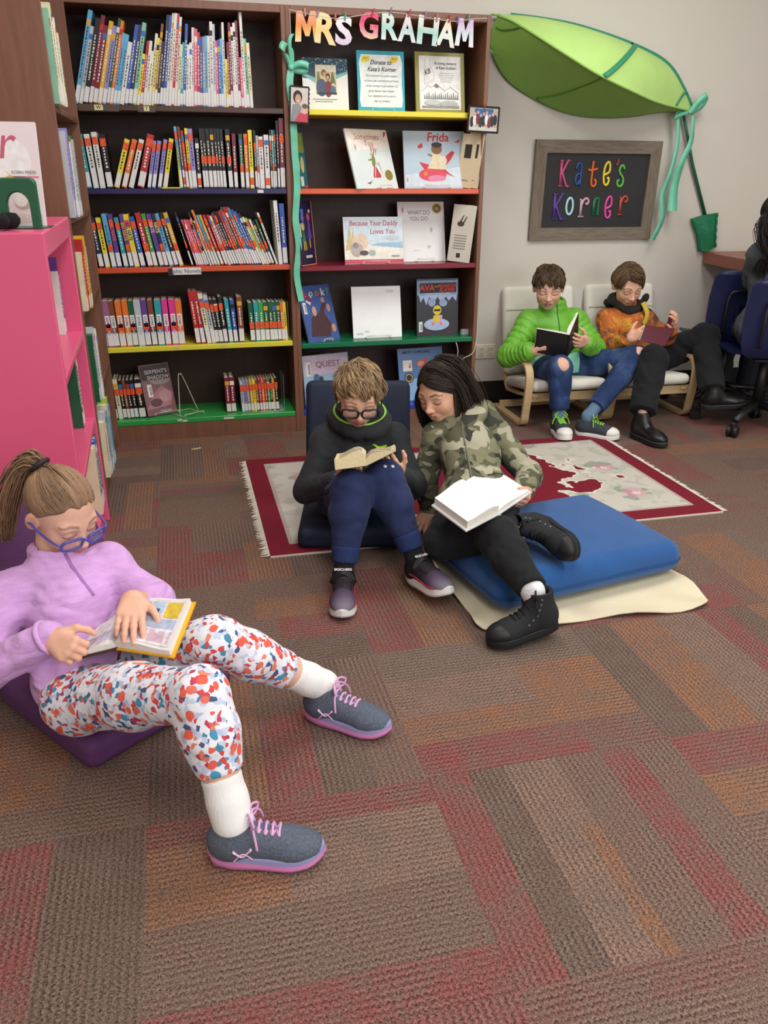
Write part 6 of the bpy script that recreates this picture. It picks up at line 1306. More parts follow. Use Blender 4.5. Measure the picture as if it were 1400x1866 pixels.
def girl():
    J=dict(hR=(.10,-2.325,.145),hL=(.175,-2.215,.145),kR=(.361,-2.608,.310),aR=(.399,-2.700,.088),kL=(.398,-2.392,.288),aL=(.634,-2.318,.088),nk=(.050,-2.085,.366),sR=(-.040,-2.142,.325),sL=(.174,-2.080,.342),eR=(-.11,-2.285,.20),wR=(.066,-2.322,.305),eL=(.268,-2.185,.285),wL=(.232,-2.315,.325))
    hd=Head((.086,-2.078,.484),(.56,-.62,-.42),(-.05,.02,1),.200,'#e2b29a','#bd7468','#8a6a50',.45)
    def extra(b):
        for s in 'RL': b.cap(lerp(J['k'+s],J['a'+s],.35),J['a'+s],.037,.031,.02)
    t,O=make_person('girl in lilac fleece and floral leggings reading on a purple floor chair',J,hd,[
        dict(p=((.072,-2.332,.305),(.62,-.76,-.1),(.55,.45,-.70),(.2,.1,1),[(68,62,40)]*4),k=dict(s=.93,elbow=J['eR'],tcurl=(40,40))),
        dict(p=((.236,-2.292,.358),(-.08,-.93,-.20),(-.05,-.28,-.95),(1,-.1,.1),[(12,16,10),(13,16,10),(14,18,12),(16,20,14)]),k=dict(s=.93,elbow=J['eL'],spread=5,tdir=(.6,.7,.1)))],extra=extra)
    # fleece
    b=Blob(); b.cap(A3(*J['hR'])+A3(-.02,.045,.022),A3(*J['hL'])+A3(-.015,.03,.015),.078,.074,.04); c=(A3(*J['hR'])+A3(*J['hL']))/2; ch=c*.42+A3(*J['nk'])*.58
    b.cap(c,ch,.078,.084,.06); b.cap(ch,lerp(c,J['nk'],.84),.084,.040,.05); b.cap(J['sR'],J['sL'],.044,.044,.05)
    limb(b,[lerp(J['sR'],J['sL'],.04),J['eR'],lerp(J['eR'],J['wR'],.97)],[.047,.043,.034],.03); limb(b,[lerp(J['sL'],J['sR'],.04),J['eL'],lerp(J['eL'],J['wL'],.93)],[.046,.043,.033],.03)
    nk=A3(*J['nk']); up_=unit(hd.c-nk+A3(.0,.02,.0)); b.cap(nk-up_*.05,nk+up_*.012,.056,.052,.03); b.tor(nk+up_*.018,up_,.048,.010,.015); b.cap(nk+up_*.012,nk+up_*.12,.043,.056,.004,'s')
    b.post=folds(3,.0045,60)
    fl=mat('#d0a0d8',.95,noise=(22,.10,(1,1,5)),bump=(150,.35),sheen=.15,fold=(5.5,.030,(1,1,1.8)))
    cloth_mesh(t,O,'fleece_top',b,list(J.values()),fl,.0055)
    F_=unit((.5,-.75,.25)); zp=[]
    for q in np.linspace(0,.60,12):
        s0=lerp(nk+up_*.020,ch+A3(.03,-.01,-.02),q); p=surf(b,s0+F_*.25,-F_,200,.3); 
        if p is not None: zp.append(p)
    if len(zp)>3: MB().tube(np.array(zp)-O,[(.0048,.003)]*len(zp),6).build('zip',mat('#a070b0',.6),t,True)
    for s,q in (('R',.96),('L',.92)):
        e,w_=A3(*J['e'+s]),A3(*J['w'+s]); d=unit(w_-e); x=lerp(e,w_,q); u=unit(np.cross(d,[0,0,1])); v=np.cross(d,u); MB().tube([x-O+(u*math.cos(a)+v*math.sin(a))*.0345 for a in np.linspace(0,2*PI,20,endpoint=False)],.006,6,closed=True).build('cuff',fl,t,True)
    # leggings
    b=Blob(); b.cap(J['hR'],J['hL'],.072,.072,.03)
    for s,q in (('R',.60),('L',.62)):
        kn,an=A3(*J['k'+s]),A3(*J['a'+s]); en=lerp(kn,an,q); lg=Blob(); limb(lg,[J['h'+s],lerp(J['h'+s],kn,.5),kn,lerp(kn,an,.3),en],[.070,.062,.047,.049,.043],.03); lg.half(en,an-kn,.003); b.fn(lg.eval,.03)
    b.post=folds(5,.004,40)
    cloth_mesh(t,O,'leggings',b,[J[k] for k in J if k[0] in 'hka'],floral(),.005)
    for s,q in (('R',.63),('L',.68)):
        kn,an=A3(*J['k'+s]),A3(*J['a'+s]); b=Blob(); tp=lerp(kn,an,q); limb(b,[tp,lerp(kn,an,.85),an,an+A3(.02,0,-.035)],[.0385,.035,.033,.028],.02); b.half(tp,kn-an,.003)
        V,F=b.mesh(np.minimum(tp,an)-.1,np.maximum(tp,an)+.1,.005); mesh('sock',V-O,F,mat('#e9e7e4',.9,bump=(160,.3,(1,1,.15))),t,True)
    UA=mat('#e6bcd8',.5)
    GRY=mat('#59616f',.8,noise=(200,.22),bump=(320,.8))
    for (h_,t_) in (((.348,-2.694,.002),(.553,-2.742,.002)),((.590,-2.300,.002),(.742,-2.408,.002))):
        o,bb,Mw,k=shoe(t,shoeM(h_,t_),GRY,['#cf7fb4','#8f8fb8'],L=.222,laces='#d6a3cc',collar=.082); ua_mark(o,bb,Mw,k,UA); shift_tree(o,O)
    # hair
    T=A3(.02,-.38,.36); hl=HL_([-.45,-.16,-.05,.03,.12,.24,.30,.36],[-.25,-.20,.04,.07,.15,.28,.32,.36])
    V,F,C=hd.hair('#94745a',lambda P,q,rs:T-P,hl,N=1500,length=lambda P:np.linalg.norm(P-T,axis=1)*1.12,seed=4,wid=.010,lift=.02,cap=1.035,var=.32,wiggle=.006,mess=.012,locks=[([(.02,-.38,.37),(.06,-.52,.40),(.14,-.60,.26),(.22,-.60,-.02),(.28,-.56,-.35),(.32,-.48,-.68)],420,[.018,.035,.045,.05,.045,.03],.016)])
    mesh('hair',V-O,F,HAIRM,t,True,None,C)
    q=hd.W(T+A3(.01,-.04,.02)); ax=unit(hd.W(T+A3(.04,-.18,.08))-q); u=unit(np.cross(ax,[0,0,1])); v=np.cross(ax,u)
    MB().tube([q-O+(u*math.cos(a)+v*math.sin(a))*.019 for a in np.linspace(0,2*PI,20,endpoint=False)],.0055,8,closed=True).build('hair_tie',mat('#2a2426',.6),t,True)
    g=hd.glasses(t,'#4a4aa0',lw=.125,lh=.075,th=.017,z=-.085,y=.44); shift_tree(g,O)
    def art_fn(nm,o,G,n_):
        if nm=='right': patch_on(o,G,n_,[(.06,.95,.05,.95,'#d8d4da'),(.08,.5,.1,.32,'#b0a8c0'),(.54,.93,.1,.32,'#c8a8b8'),(.08,.93,.36,.55,'#a8b4c8'),(.10,.35,.58,.90,'#9aa48c'),(.38,.62,.58,.90,'#a8bcd0'),(.66,.93,.58,.90,'#d8b83a'),(.18,.3,.62,.8,'#5a5a5c'),(.44,.56,.65,.75,'#3a4a7c')],'comic_print')
        else: patch_on(o,G,n_,[(.06,.95,.05,.95,'#dcd8d8'),(.1,.9,.1,.4,'#c0b8c8')],'comic_print')
    open_book([(.197,-2.375,.287),(.243,-2.245,.312),(.107,-2.372,.272),(.150,-2.248,.268),(.314,-2.458,.300),(.364,-2.305,.338)],'open yellow edged comic book in the lap of the girl in lilac','#4a2c20',art_fn=art_fn,th=(.007,.013),cov2='#e0a820',page='#dedad4',edge='#e6e4de')
def stripes_suit(): pass
def hood_top(t,O,J,m,name,fold,rs=(.082,.088,.047,.043,.033),hood=None,h=.006,ring=None,wq=(.93,.93),hip_off=(0,0,.02),sh=.045,lining=None):
    """pullover or jacket: trunk, two sleeves, hood roll or stand collar"""
    b=Blob(); hO=A3(*hip_off); c=(A3(*J['hR'])+A3(*J['hL']))/2+hO; nk=A3(*J['nk']); ch=c*.42+nk*.58
    b.cap(A3(*J['hR'])+hO,A3(*J['hL'])+hO,rs[0]*.95,rs[0]*.95,.04); 
    b.cap(c,ch,rs[0],rs[1],.06,'u',ring and (ring[0],ring[1],0)); b.cap(ch,lerp(ch,nk,.8),rs[1],rs[1]*.62,.05); b.cap(J['sR'],J['sL'],sh,sh,.05)
    for s,q in zip('RL',wq):
        o='L' if s=='R' else 'R'; w_=lerp(J['e'+s],J['w'+s],q); a0=lerp(J['s'+s],J['s'+o],.05)
        b.cap(a0,J['e'+s],rs[2],rs[3],.03,'u',ring and (ring[0],ring[2],0)); b.cap(J['e'+s],w_,rs[3],rs[4],.02,'u',ring and (ring[0]*.8,ring[2],.5)); b.half(w_,A3(*J['w'+s])-A3(*J['e'+s]),.004) if False else None
    if hood: hood(b,nk)
    b.post=fold
    o=cloth_mesh(t,O,name,b,list(J.values()),m,h)
    for s,q in zip('RL',wq):
        e,w_=A3(*J['e'+s]),A3(*J['w'+s]); d=unit(w_-e); x=lerp(e,w_,q)+d*.004; u=unit(np.cross(d,[.1,0,1])); v=np.cross(d,u); MB().tube([x-O+(u*math.cos(a)+v*math.sin(a))*rs[4]*.93 for a in np.linspace(0,2*PI,20,endpoint=False)],.0065,6,closed=True).build('cuff',m,t,True)
    return o,b,c,ch,nk
def trousers(t,O,J,m,rs,ends=(.9,.9),fold=None,name='trousers',h=.006,hole=None,post=None):
    b=Blob(); b.cap(J['hR'],J['hL'],rs[0],rs[0],.03)
    for s,q in zip('RL',ends):
        kn,an=A3(*J['k'+s]),A3(*J['a'+s]); en=lerp(kn,an,q); lg=Blob(); limb(lg,[J['h'+s],lerp(J['h'+s],kn,.5),kn,lerp(kn,an,.35*q/.9),en],[rs[1],rs[2],rs[3],rs[4],rs[5]],.03); lg.half(en,an-kn,.003); b.fn(lg.eval,.03)
    if hole: hole(b)
    b.post=fold
    return cloth_mesh(t,O,name,b,[J[k] for k in J if k[0] in 'hka'],m,h),b
def sock(t,O,a,bq,r0,r1,m,foot=None):
    a,bq=A3(*a),A3(*bq); b=Blob(); b.cap(a,bq,r0,r1,.01); 
    if foot is not None: b.cap(bq,foot,r1,r1*.95,.02)
    b.half(a,a-bq,.003); V,F=b.mesh(np.minimum(a,bq)-.1,np.maximum(a,bq)+.1,.005); mesh('sock',V-O,F,m,t,True)
def fabric(c,sc=160,st=.3,nz=.08,fold=(6,.022)): return mat(c,.92,noise=(18,nz),bump=(sc,st),sheen=.03,fold=fold)
def boy():
    J=dict(hR=(.87,-1.295,.142),hL=(.97,-1.315,.142),kR=(.838,-1.655,.312),aR=(.797,-1.738,.092),kL=(.950,-1.625,.325),aL=(1.017,-1.738,.112),nk=(.945,-1.265,.375),sR=(.830,-1.245,.345),sL=(1.072,-1.275,.345),eR=(.748,-1.335,.195),wR=(.832,-1.47,.272),eL=(1.118,-1.375,.20),wL=(1.022,-1.52,.298))
    hd=Head((.932,-1.335,.520),(-.13,-.88,-.40),(.03,0,1),.205,'#e0b096','#b87468','#8a6c4c',.4)
    t,O=make_person('boy in charcoal hoodie and black glasses reading a paperback on raised knees',J,hd,[
        dict(p=((.836,-1.480,.280),(.55,-.75,.30),(.3,.2,.9),(-.3,-.4,.6),[(30,40,20)]*4),k=dict(s=.92,elbow=J['eR'])),
        dict(p=((1.018,-1.530,.308),(-.45,-.70,.45),(-.5,.3,.8),(.5,-.3,.6),[(30,40,20)]*4),k=dict(s=.92,elbow=J['eL']))])
    m=fabric('#292b2e',190,.3,.12)
    def hood(b,nk):
        b.cap(nk+A3(0,.03,0),nk+A3(0,.0,.045),.062,.060,.03); b.tor(nk+A3(0,-.018,.050),(0,-.42,.9),.070,.028,.02,(1.15,1)); b.ell(nk+A3(.0,.075,.03),(.10,.055,.06),k=.04); b.cap(nk+A3(0,-.01,.05),nk+A3(0,-.03,.16),.05,.06,.006,'s')
    o,b,c,ch,nk=hood_top(t,O,J,m,'hoodie',folds(7,.007,50),hood=hood,hip_off=(0,.02,.02))
    q=nk+A3(0,-.020,.066); n=unit((0,-.42,.9)); u=A3(1,0,0); v=np.cross(n,u)
    MB().tube([q-O+u*math.cos(a)*.078+v*math.sin(a)*.064+A3(0,0,.004) for a in np.linspace(R(15),R(165),26)]+[],.0042,6).build('hood_lining_edge',mat('#8fc84a',.7),t,True) if False else None
    MB().tube([q-O+u*math.cos(a)*.088+v*math.sin(a)*.073+n*.012 for a in np.linspace(0,2*PI,40,endpoint=False)],.0042,6,closed=True).build('hood_lining_edge',mat('#8fc84a',.7),t,True)
    # leaping cat emblem on the chest
    P=[(-1,.45),(-.75,.33),(-.5,.05),(-.55,-.25),(-.8,-.5),(-.58,-.52),(-.3,-.22),(0,-.04),(.28,-.08),(.34,-.3),(.5,-.28),(.48,0),(.7,.2),(.88,.2),(.92,.34),(.76,.44),(.5,.36),(.1,.24),(-.3,.28),(-.62,.5),(-.86,.58)]
    cen=A3(.985,-1.42,.358); vd=unit(A3(.393,-3.885,1.19)-cen); p=surf(b,cen+vd*.12,-vd,160,.25); 
    if p is not None:
        rt=unit(np.cross(-vd,[0,0,1])); upv=np.cross(rt,-vd); V=[]
        for x,z in P:
            pp=surf(b,p+rt*x*.026+upv*z*.024+vd*.06,-vd,120,.14); V.append((p if pp is None else pp)+vd*.0015)
        V=np.array(V)-O; nV=len(V); mesh('chest_emblem',np.r_[V,V-vd*.003],[tuple(range(nV))[::-1]]+[(i,(i+1)%nV,(i+1)%nV+nV,i+nV) for i in range(nV)],mat('#a8d820',.6),t)
    NAVY=fabric('#232e54',170,.25,.10)
    o,bt=trousers(t,O,J,NAVY,[.078,.070,.062,.055,.054,.042],(.74,.74),folds(9,.005,45))
    for s in 'RL':
        kn,an=A3(*J['k'+s]),A3(*J['a'+s]); b2=Blob(); b2.cap(lerp(kn,an,.74),lerp(kn,an,.93),.044,.039,.01); d=unit(an-kn); b2.half(lerp(kn,an,.93),d,.003); b2.half(lerp(kn,an,.72),-d,.003)
        V,F=b2.mesh(np.minimum(kn,an)-.06,np.maximum(kn,an)+.06,.005); mesh('ankle_cuff',V-O,F,mat('#1f2f5c',.9,bump=(140,.6,(1,1,.1))),t,True)
        sock(t,O,lerp(kn,an,.88),an,.031,.026,fabric('#151517'),an+A3(0,.0,-.05))
    BS=mat('#16182c',.9)
    for dx in (-.018,0,.018): # side stripes down the outer leg
        L_=[]
        for q in np.linspace(.15,1,10):
            s0=lerp(J['hR'],J['kR'],q); dd=unit(A3(-1,-.15+dx*10,.25)); p=surf(bt,s0+dd*.16,-dd,160,.2); 
            if p is not None: L_.append(p-O+dd*.001)
        if len(L_)>3: MB().tube(np.array(L_),[(.0035,.0015)]*len(L_),6,flat=(-1,0,.2)).build('side_stripe',BS,t,True)
    k0=A3(*J['kL']); 
    for dx in (-.012,.012):
        vd=unit((.1,-.5,.85)); p=surf(bt,k0+A3(dx,-.0,0)+vd*.15,-vd,160,.2); 
        if p is not None: MB().lathe([(.006,0),(.005,.0012),(.001,.0018)],10,M=Matrix.Translation(tuple(p-O))@Vector(vd).to_track_quat('Z','Y').to_matrix().to_4x4()).build('knee_print',mat('#cfd4dc',.5),t)
    for (h_,t_,u_) in (((.806,-1.690,.002),(.757,-1.905,.002),(0,0,1)),((1.012,-1.705,.012),(1.078,-1.905,.040),(.05,-.1,1))):
        def upm(nt,N,LK,b_):
            tc=N('ShaderNodeTexCoord'); sp=N('ShaderNodeSeparateXYZ'); LK(tc.outputs['Generated'],sp.inputs[0]); r=ramp(N,[(0,'#77747c'),(.2,'#54425a'),(.42,'#30242f'),(.65,'#181619')],'LINEAR'); LK(sp.outputs['Y'],r.inputs[0]); LK(r.outputs[0],b_.inputs['Base Color'])
        o,bb,Mw,k=shoe(t,shoeM(h_,t_,u_),nodemat('trainer_upper',upm,.7),['#d8d4d0'],L=.22,laces=None,collar=.085)
        bl=MB()
        for x in (.102,.113,.124,.135):
            pts=[]
            for y in np.linspace(-.026,.026,9):
                z=np.linspace(.16,.02,71); qv=bb.eval(np.c_[np.full(71,x),np.full(71,y),z]); pts.append((x,y,z[int(np.argmax(qv<0))]+.0015))
            bl.tube(xf(Mw,np.array(pts)*k),.0032,6)
        bl.build('bungee_laces',mat('#241a1e',.7),o,True)
        rp=MB()
        for sg in (-1,1):
            pts=[]
            for x in np.linspace(.06,.185,12):
                p=surf(bb,(x,sg*.08,.044-.012*math.sin((x-.06)*14)),(0,-sg,0),120,.1); 
                if p is not None: pts.append(p+A3(0,sg*.0008,0))
            rp.tube(xf(Mw,np.array(pts)*k),.0022,6)
        rp.build('red_piping',mat('#b8283c',.6),o,True)
        st=MB(); pts=[]
        for y in np.linspace(-.036,.036,19):
            z=np.linspace(.10,.02,161); qv=bb.eval(np.c_[np.full(161,.084),np.full(161,y),z])<0
            if qv.any() and not qv[0]: pts.append((.084,y,z[int(np.argmax(qv))]+.0022))
        st.tube(xf(Mw,np.array(pts)*k),[(.011,.0022)]*len(pts),8,flat=tuple(np.array(Mw)[:3,0]*.7+np.array(Mw)[:3,2])).build('strap',mat('#1b1a1d',.6),o,True)
        zc=max(p[2] for p in pts)+.004
        tx=text('SKECHERS',.0115,mat('#e4e2e0',.5),o,(0,0,0),ext=.0008,off=.02,name='strap_lettering'); Mt=Matrix(Mw)@TR((.0845*k,0,zc*k),(0,R(30),0))@Matrix.Rotation(R(90),4,'Z'); tx.data.transform(Mt); tx.rotation_euler=(0,0,0)
        shift_tree(o,O)
    hl=HL_([-.45,-.2,-.08,.02,.10,.22,.30,.37],[-.27,-.22,-.02,.06,.17,.32,.36,.40])
    CR=A3(.06,-.22,.5)
    def flow(P,q,rs): 
        d=P-CR; d=d/(np.linalg.norm(d,axis=1)[:,None]+.05); return d+A3(-.45,.30,-.05)
    V,F,C=hd.hair('#957b5c',flow,hl,N=3000,length=lambda P:np.where(P[:,2]>.2,.27,.13),seed=6,wid=.011,lift=.11,cap=1.05,var=.38,wiggle=.05,mess=.045)
    mesh('hair',V-O,F,HAIRM,t,True,None,C)
    g=hd.glasses(t,'#17171b',lw=.128,lh=.082,th=.016,z=-.045,y=.44); shift_tree(g,O)
    z=.385; open_book([(.878,-1.695,.398),(.908,-1.565,.368),(.779,-1.722,.402),(.812,-1.588,.374),(.966,-1.700,.438),(.998,-1.575,.410)],'thick open paperback with cream pages resting on the knees of the boy in glasses','#191718',page='#d8caa6',edge='#cdbd95',th=(.030,.008),hard=0,bend=.016,upref=(0,.1,1),art_fn=lambda nm,o,G,n_: patch_on(o,G,n_,[(.12,.88,.1+.08*k,.135+.08*k,'#a99a80') for k in range(10)],'text_lines'))
def camo_kid():
    J=dict(hR=(1.225,-1.60,.185),hL=(1.32,-1.63,.205),kR=(1.105,-1.742,.152),aR=(1.36,-1.855,.215),kL=(1.225,-1.882,.215),aL=(1.254,-2.090,.142),nk=(1.30,-1.345,.408),sR=(1.198,-1.352,.358),sL=(1.415,-1.345,.368),eR=(1.165,-1.352,.215),wR=(1.196,-1.305,.072),eL=(1.518,-1.435,.225),wL=(1.402,-1.655,.262))
    hd=Head((1.222,-1.318,.512),(-.74,-.58,-.30),(-.20,.0,1),.205,'#dba98c','#b06a60','#3a2a24',.35)
    t,O=make_person('child in camouflage hoodie with long dark hair leaning over to the boy in glasses',J,hd,[
        dict(p=((1.194,-1.308,.070),(-.62,-.60,-.40),(.0,.1,-1),(.4,-.8,.1),[(8,14,8),(6,12,8),(6,12,8),(10,14,8)]),k=dict(s=.9,spread=9,elbow=J['eR'],tdir=(.5,.85,.1))),
        dict(p=((1.400,-1.668,.258),(-.42,-.86,-.18),(-.75,.2,.55),(-.1,-.2,1),[(48,58,35)]*4),k=dict(s=.93,elbow=J['eL'],tdir=(.7,.4,.5)))])
    def f(nt,N,LK,b):
        tc=N('ShaderNodeTexCoord'); mp=N('ShaderNodeMapping'); mp.inputs['Scale'].default_value=(1,1,1.5); LK(tc.outputs['Object'],mp.inputs[0])
        cols=[('#555642',None),('#363830',.61),('#7a785e',.58),('#a39f88',.62)]; prev=None
        for k,(c,th) in enumerate(cols):
            if th is None: rgb=N('ShaderNodeRGB'); rgb.outputs[0].default_value=(*lin(c),1); prev=rgb.outputs[0]; continue
            n=N('ShaderNodeTexNoise'); n.noise_dimensions='4D'; n.inputs['W'].default_value=k*7.3; n.inputs['Scale'].default_value=13; n.inputs['Detail'].default_value=1.5; n.inputs['Distortion'].default_value=.7; LK(mp.outputs[0],n.inputs[0])
            g=N('ShaderNodeMath'); g.operation='GREATER_THAN'; LK(n.outputs[0],g.inputs[0]); g.inputs[1].default_value=th-.05
            m=N('ShaderNodeMix'); m.data_type='RGBA'; LK(g.outputs[0],m.inputs[0]); LK(prev,m.inputs[6]); m.inputs[7].default_value=(*lin(c),1); prev=m.outputs[2]
        LK(prev,b.inputs['Base Color'])
    cm=nodemat('camouflage',f,.9)
    def hood(b,nk):
        b.cap(nk-A3(0,-.01,.03),nk+A3(-.01,.0,.03),.058,.052,.03); b.ell(nk+A3(.045,.05,.02),(.085,.06,.05),k=.04); b.tor(nk+A3(0,-.005,.03),(-.35,-.3,.9),.058,.022,.02); b.cap(nk+A3(-.01,0,.03),nk+A3(-.05,-.01,.15),.045,.055,.006,'s')
    o,b,c,ch,nk=hood_top(t,O,J,cm,'hoodie',folds(11,.008,46),hood=hood,hip_off=(.0,.03,.01),wq=(.94,.93))
    zp=[]; F_=unit((-.35,-.85,.3))
    for q in np.linspace(0,.8,10):
        s0=lerp(nk+A3(-.01,-.0,.02),c,q); p=surf(b,s0+F_*.25,-F_,200,.3)
        if p is not None: zp.append(p-O)
    if len(zp)>3: MB().tube(np.array(zp),[(.004,.0025)]*len(zp),6).build('zip',mat('#5f5f4c',.5),t,True)
    BK=fabric('#121317',180,.25)
    trousers(t,O,J,BK,[.074,.066,.060,.054,.050,.043],(.80,.97),folds(13,.006,50))
    sock(t,O,lerp(J['kL'],J['aL'],.78),J['aL'],.031,.029,fabric('#dcdcdc'),A3(1.272,-2.098,.09))
    BC=mat('#1d1f21',.8,bump=(380,.4))
    for (h_,t_,u_) in (((1.334,-2.104,.030),(1.118,-2.128,.004),(-.05,.05,1)),((1.410,-1.765,.205),(1.448,-1.955,.175),(-.85,.42,.30))):
        o,bb,Mw,k=shoe(t,shoeM(h_,t_,u_),BC,['#121314'],kind='canvas',L=.222,laces='#101112',high=True,toecap='#151617')
        ey=MB()
        for x,z in ((.118,.052),(.104,.062),(.092,.074),(.084,.088),(.078,.102),(.074,.116)):
            for sg in (-1,1):
                p=surf(bb,(x-.012,sg*.07,z-.002),(0,-sg,0),120,.09)
                if p is not None: ey.add(*(lambda m_:(m_.v[0],m_.f))(MB().lathe([(.0038,0),(.0032,.0012),(.0012,.0014)],8,M=Matrix(Mw)@Matrix.Translation(tuple((p+A3(0,sg*.0004,0))*k))@Euler((R(-90*sg),0,0)).to_matrix().to_4x4())))
        ey.build('eyelets',mat('#8d9094',.3,.8),o); shift_tree(o,O)
    hl=HL_([-.45,-.2,-.05,.05,.15,.26,.32,.37],[-.27,-.24,-.05,.02,.14,.27,.30,.33])
    PT=lambda P:np.where(P[:,:1]>-.06,1.0,-1.0)
    def flow(P,q,rs):
        s_=np.sign(P[:,0]-.06); return np.stack([s_*.9,-.15-.5*(P[:,1]>-.02),np.full(len(P),-.7)],1)
    V,F,C=hd.hair('#342822',flow,hl,N=3600,length=1.05,seed=9,wid=.0095,lift=.05,cap=1.07,var=.38,wiggle=.015,segs=12,grav=.9,fall=.0,mess=.014,
        locks=[([(.28,.16,.14),(.36,.20,-.1),(.36,.24,-.35),(.32,.26,-.60)],150,[.015,.03,.03,.02],.0095),([(.02,.14,.50),(-.24,.06,.38),(-.365,-.04,.10),(-.395,-.06,-.15),(-.40,-.05,-.40),(-.37,-.04,-.66)],420,[.02,.035,.035,.04,.045,.03],.0095),([(.0,-.15,.51),(-.26,-.22,.36),(-.36,-.24,.08),(-.40,-.27,-.2),(-.42,-.30,-.45),(-.42,-.33,-.72)],520,[.03,.06,.06,.07,.07,.04],.0095),([(-.02,-.44,.1),(-.05,-.48,-.15),(-.12,-.50,-.4),(-.2,-.52,-.68)],420,[.06,.09,.08,.05],.0095)])
    mesh('hair',V-O,F,HAIRM,t,True,None,C)
    open_book([(1.196,-1.641,.290),(1.232,-1.876,.285),(1.055,-1.779,.290),(1.093,-1.981,.290),(1.349,-1.510,.292),(1.390,-1.740,.287)],'large open book with bright white pages in the lap of the child in camouflage','#d6d6d4',page='#f2f1ef',edge='#dcd8cc',th=(.022,.006),bend=.006,upref=(0,0,1))
boyfix=None
def denim():
    def f(nt,N,LK,b):
        tc=N('ShaderNodeTexCoord'); n=N('ShaderNodeTexNoise'); n.inputs['Scale'].default_value=9; n.inputs['Detail'].default_value=5; LK(tc.outputs['Object'],n.inputs[0]); r=ramp(N,[(.3,'#1c2c4e'),(.5,'#283d68'),(.74,'#54698c')],'LINEAR'); LK(n.outputs[0],r.inputs[0]); LK(r.outputs[0],b.inputs['Base Color'])
        w_=N('ShaderNodeTexNoise'); w_.inputs['Scale'].default_value=300; LK(tc.outputs['Object'],w_.inputs[0]); bp=N('ShaderNodeBump'); bp.inputs['Strength'].default_value=.3; bp.inputs['Distance'].default_value=.003; LK(w_.outputs[0],bp.inputs['Height']); LK(bp.outputs[0],b.inputs['Normal'])
    return nodemat('denim',f,.85)
def green():
    J=dict(hR=(2.205,.02,.245),hL=(2.335,.02,.245),kR=(2.150,-.315,.325),aR=(2.157,-.338,.10),kL=(2.594,-.25,.345),aL=(2.282,-.400,.10),nk=(2.252,.04,.545),sR=(2.122,.045,.492),sL=(2.392,.04,.492),eR=(1.992,-.04,.338),wR=(2.050,-.185,.392),eL=(2.478,-.045,.352),wL=(2.336,-.20,.422))
    hd=Head((2.195,-.018,.672),(-.36,-.88,-.26),(.02,.05,1),.208,'#e0b298','#b87068','#4a3524',.3)
    def extra(b):
        for s in 'RL': b.ell(A3(*J['k'+s])+A3(0,-.006,.012),(.050,.050,.046),k=.01)
    t,O=make_person('boy in bright green puffer jacket and ripped jeans reading a black paperback',J,hd,[
        dict(p=((2.052,-.198,.394),(.86,-.42,.05),(.25,.75,.35),(.1,-.1,1),[(30,45,30)]*4),k=dict(s=.95,elbow=J['eR'])),
        dict(p=((2.332,-.208,.428),(-.80,-.52,.12),(-.1,.85,.2),(0,-.1,1),[(20,38,25),(22,40,25),(25,40,25),(30,42,25)]),k=dict(s=.95,elbow=J['eL'],spread=7))],extra=extra)
    m=mat('#70b63a',.45,noise=(8,.08),bump=(40,.35),spec=.45)
    def hood(b,nk):
        b.cap(nk-A3(0,0,.03),nk+A3(0,-.004,.045),.062,.056,.02); b.tor(nk+A3(0,-.004,.050),(0,-.15,1),.052,.014,.01); b.tor(nk+A3(0,0,.022),(0,-.1,1),.058,.014,.01); b.cap(nk+A3(0,-.004,.045),nk+A3(0,-.02,.15),.044,.052,.006,'s')
    o,b,c,ch,nk=hood_top(t,O,J,m,'puffer_jacket',folds(15,.005,70),rs=(.098,.100,.060,.055,.042),hood=hood,ring=(.011,7,6),hip_off=(0,-.0,.04),sh=.055,wq=(.92,.92))
    zp=[]; F_=unit((-.1,-.95,.1))
    for q in np.linspace(0,.9,14):
        s0=lerp(nk+A3(0,-.004,.05),c,q); p=surf(b,s0+F_*.25,-F_,220,.3)
        if p is not None: zp.append(p-O)
    if len(zp)>3: MB().tube(np.array(zp),[(.0045,.003)]*len(zp),6).build('zip',mat('#3f7a20',.5),t,True)
    b2=Blob(); b2.cap((2.20,-.035,.275),(2.34,-.035,.275),.075,.075,.02); b2.half((2.3,-.05,.245),(0,0,-1),.004); V,F=b2.mesh((2.05,-.2,.15),(2.5,.15,.42),.007); mesh('undershirt',V-O,F,fabric('#86c8b4'),t,True)
    def hole(bb):
        for s,d in (('R',(-.1,-.75,.62)),('L',(.05,-.72,.66))):
            k0=A3(*J['k'+s]); d=unit(d); Mh=frame(d,(1,0,0)); bb.ell(k0+d*.056,(.022,.046,.027),Mh,k=.004,op='s')
    trousers(t,O,J,denim(),[.082,.072,.064,.056,.050,.046],(.86,.84),folds(17,.006,50),'jeans',hole=hole)
    for s in 'RL': sock(t,O,lerp(J['k'+s],J['a'+s],.78),J['a'+s],.031,.029,fabric('#5f7a94'),A3(*J['a'+s])+A3(0,0,-.05))
    CV=mat('#3a4046',.85,bump=(380,.4))
    for (h_,t_) in (((2.165,-.285,.002),(2.128,-.500,.011)),((2.238,-.362,.002),(2.402,-.518,.002))):
        o,bb,Mw,k=shoe(t,shoeM(h_,t_),CV,['#2a2a2c','#e6e4df'],kind='canvas',L=.222,laces='#8fd63a',collar=.076,toecap='#e4e2dc'); shift_tree(o,O)
    hl=HL_([-.45,-.2,-.08,.02,.10,.22,.30,.37],[-.27,-.22,-.02,.05,.16,.28,.31,.34]); CR=A3(0,-.2,.5)
    def flow(P,q,rs):
        d=P-CR; d=d/(np.linalg.norm(d,axis=1)[:,None]+.05); return d+A3(-.12,.22,-.1)
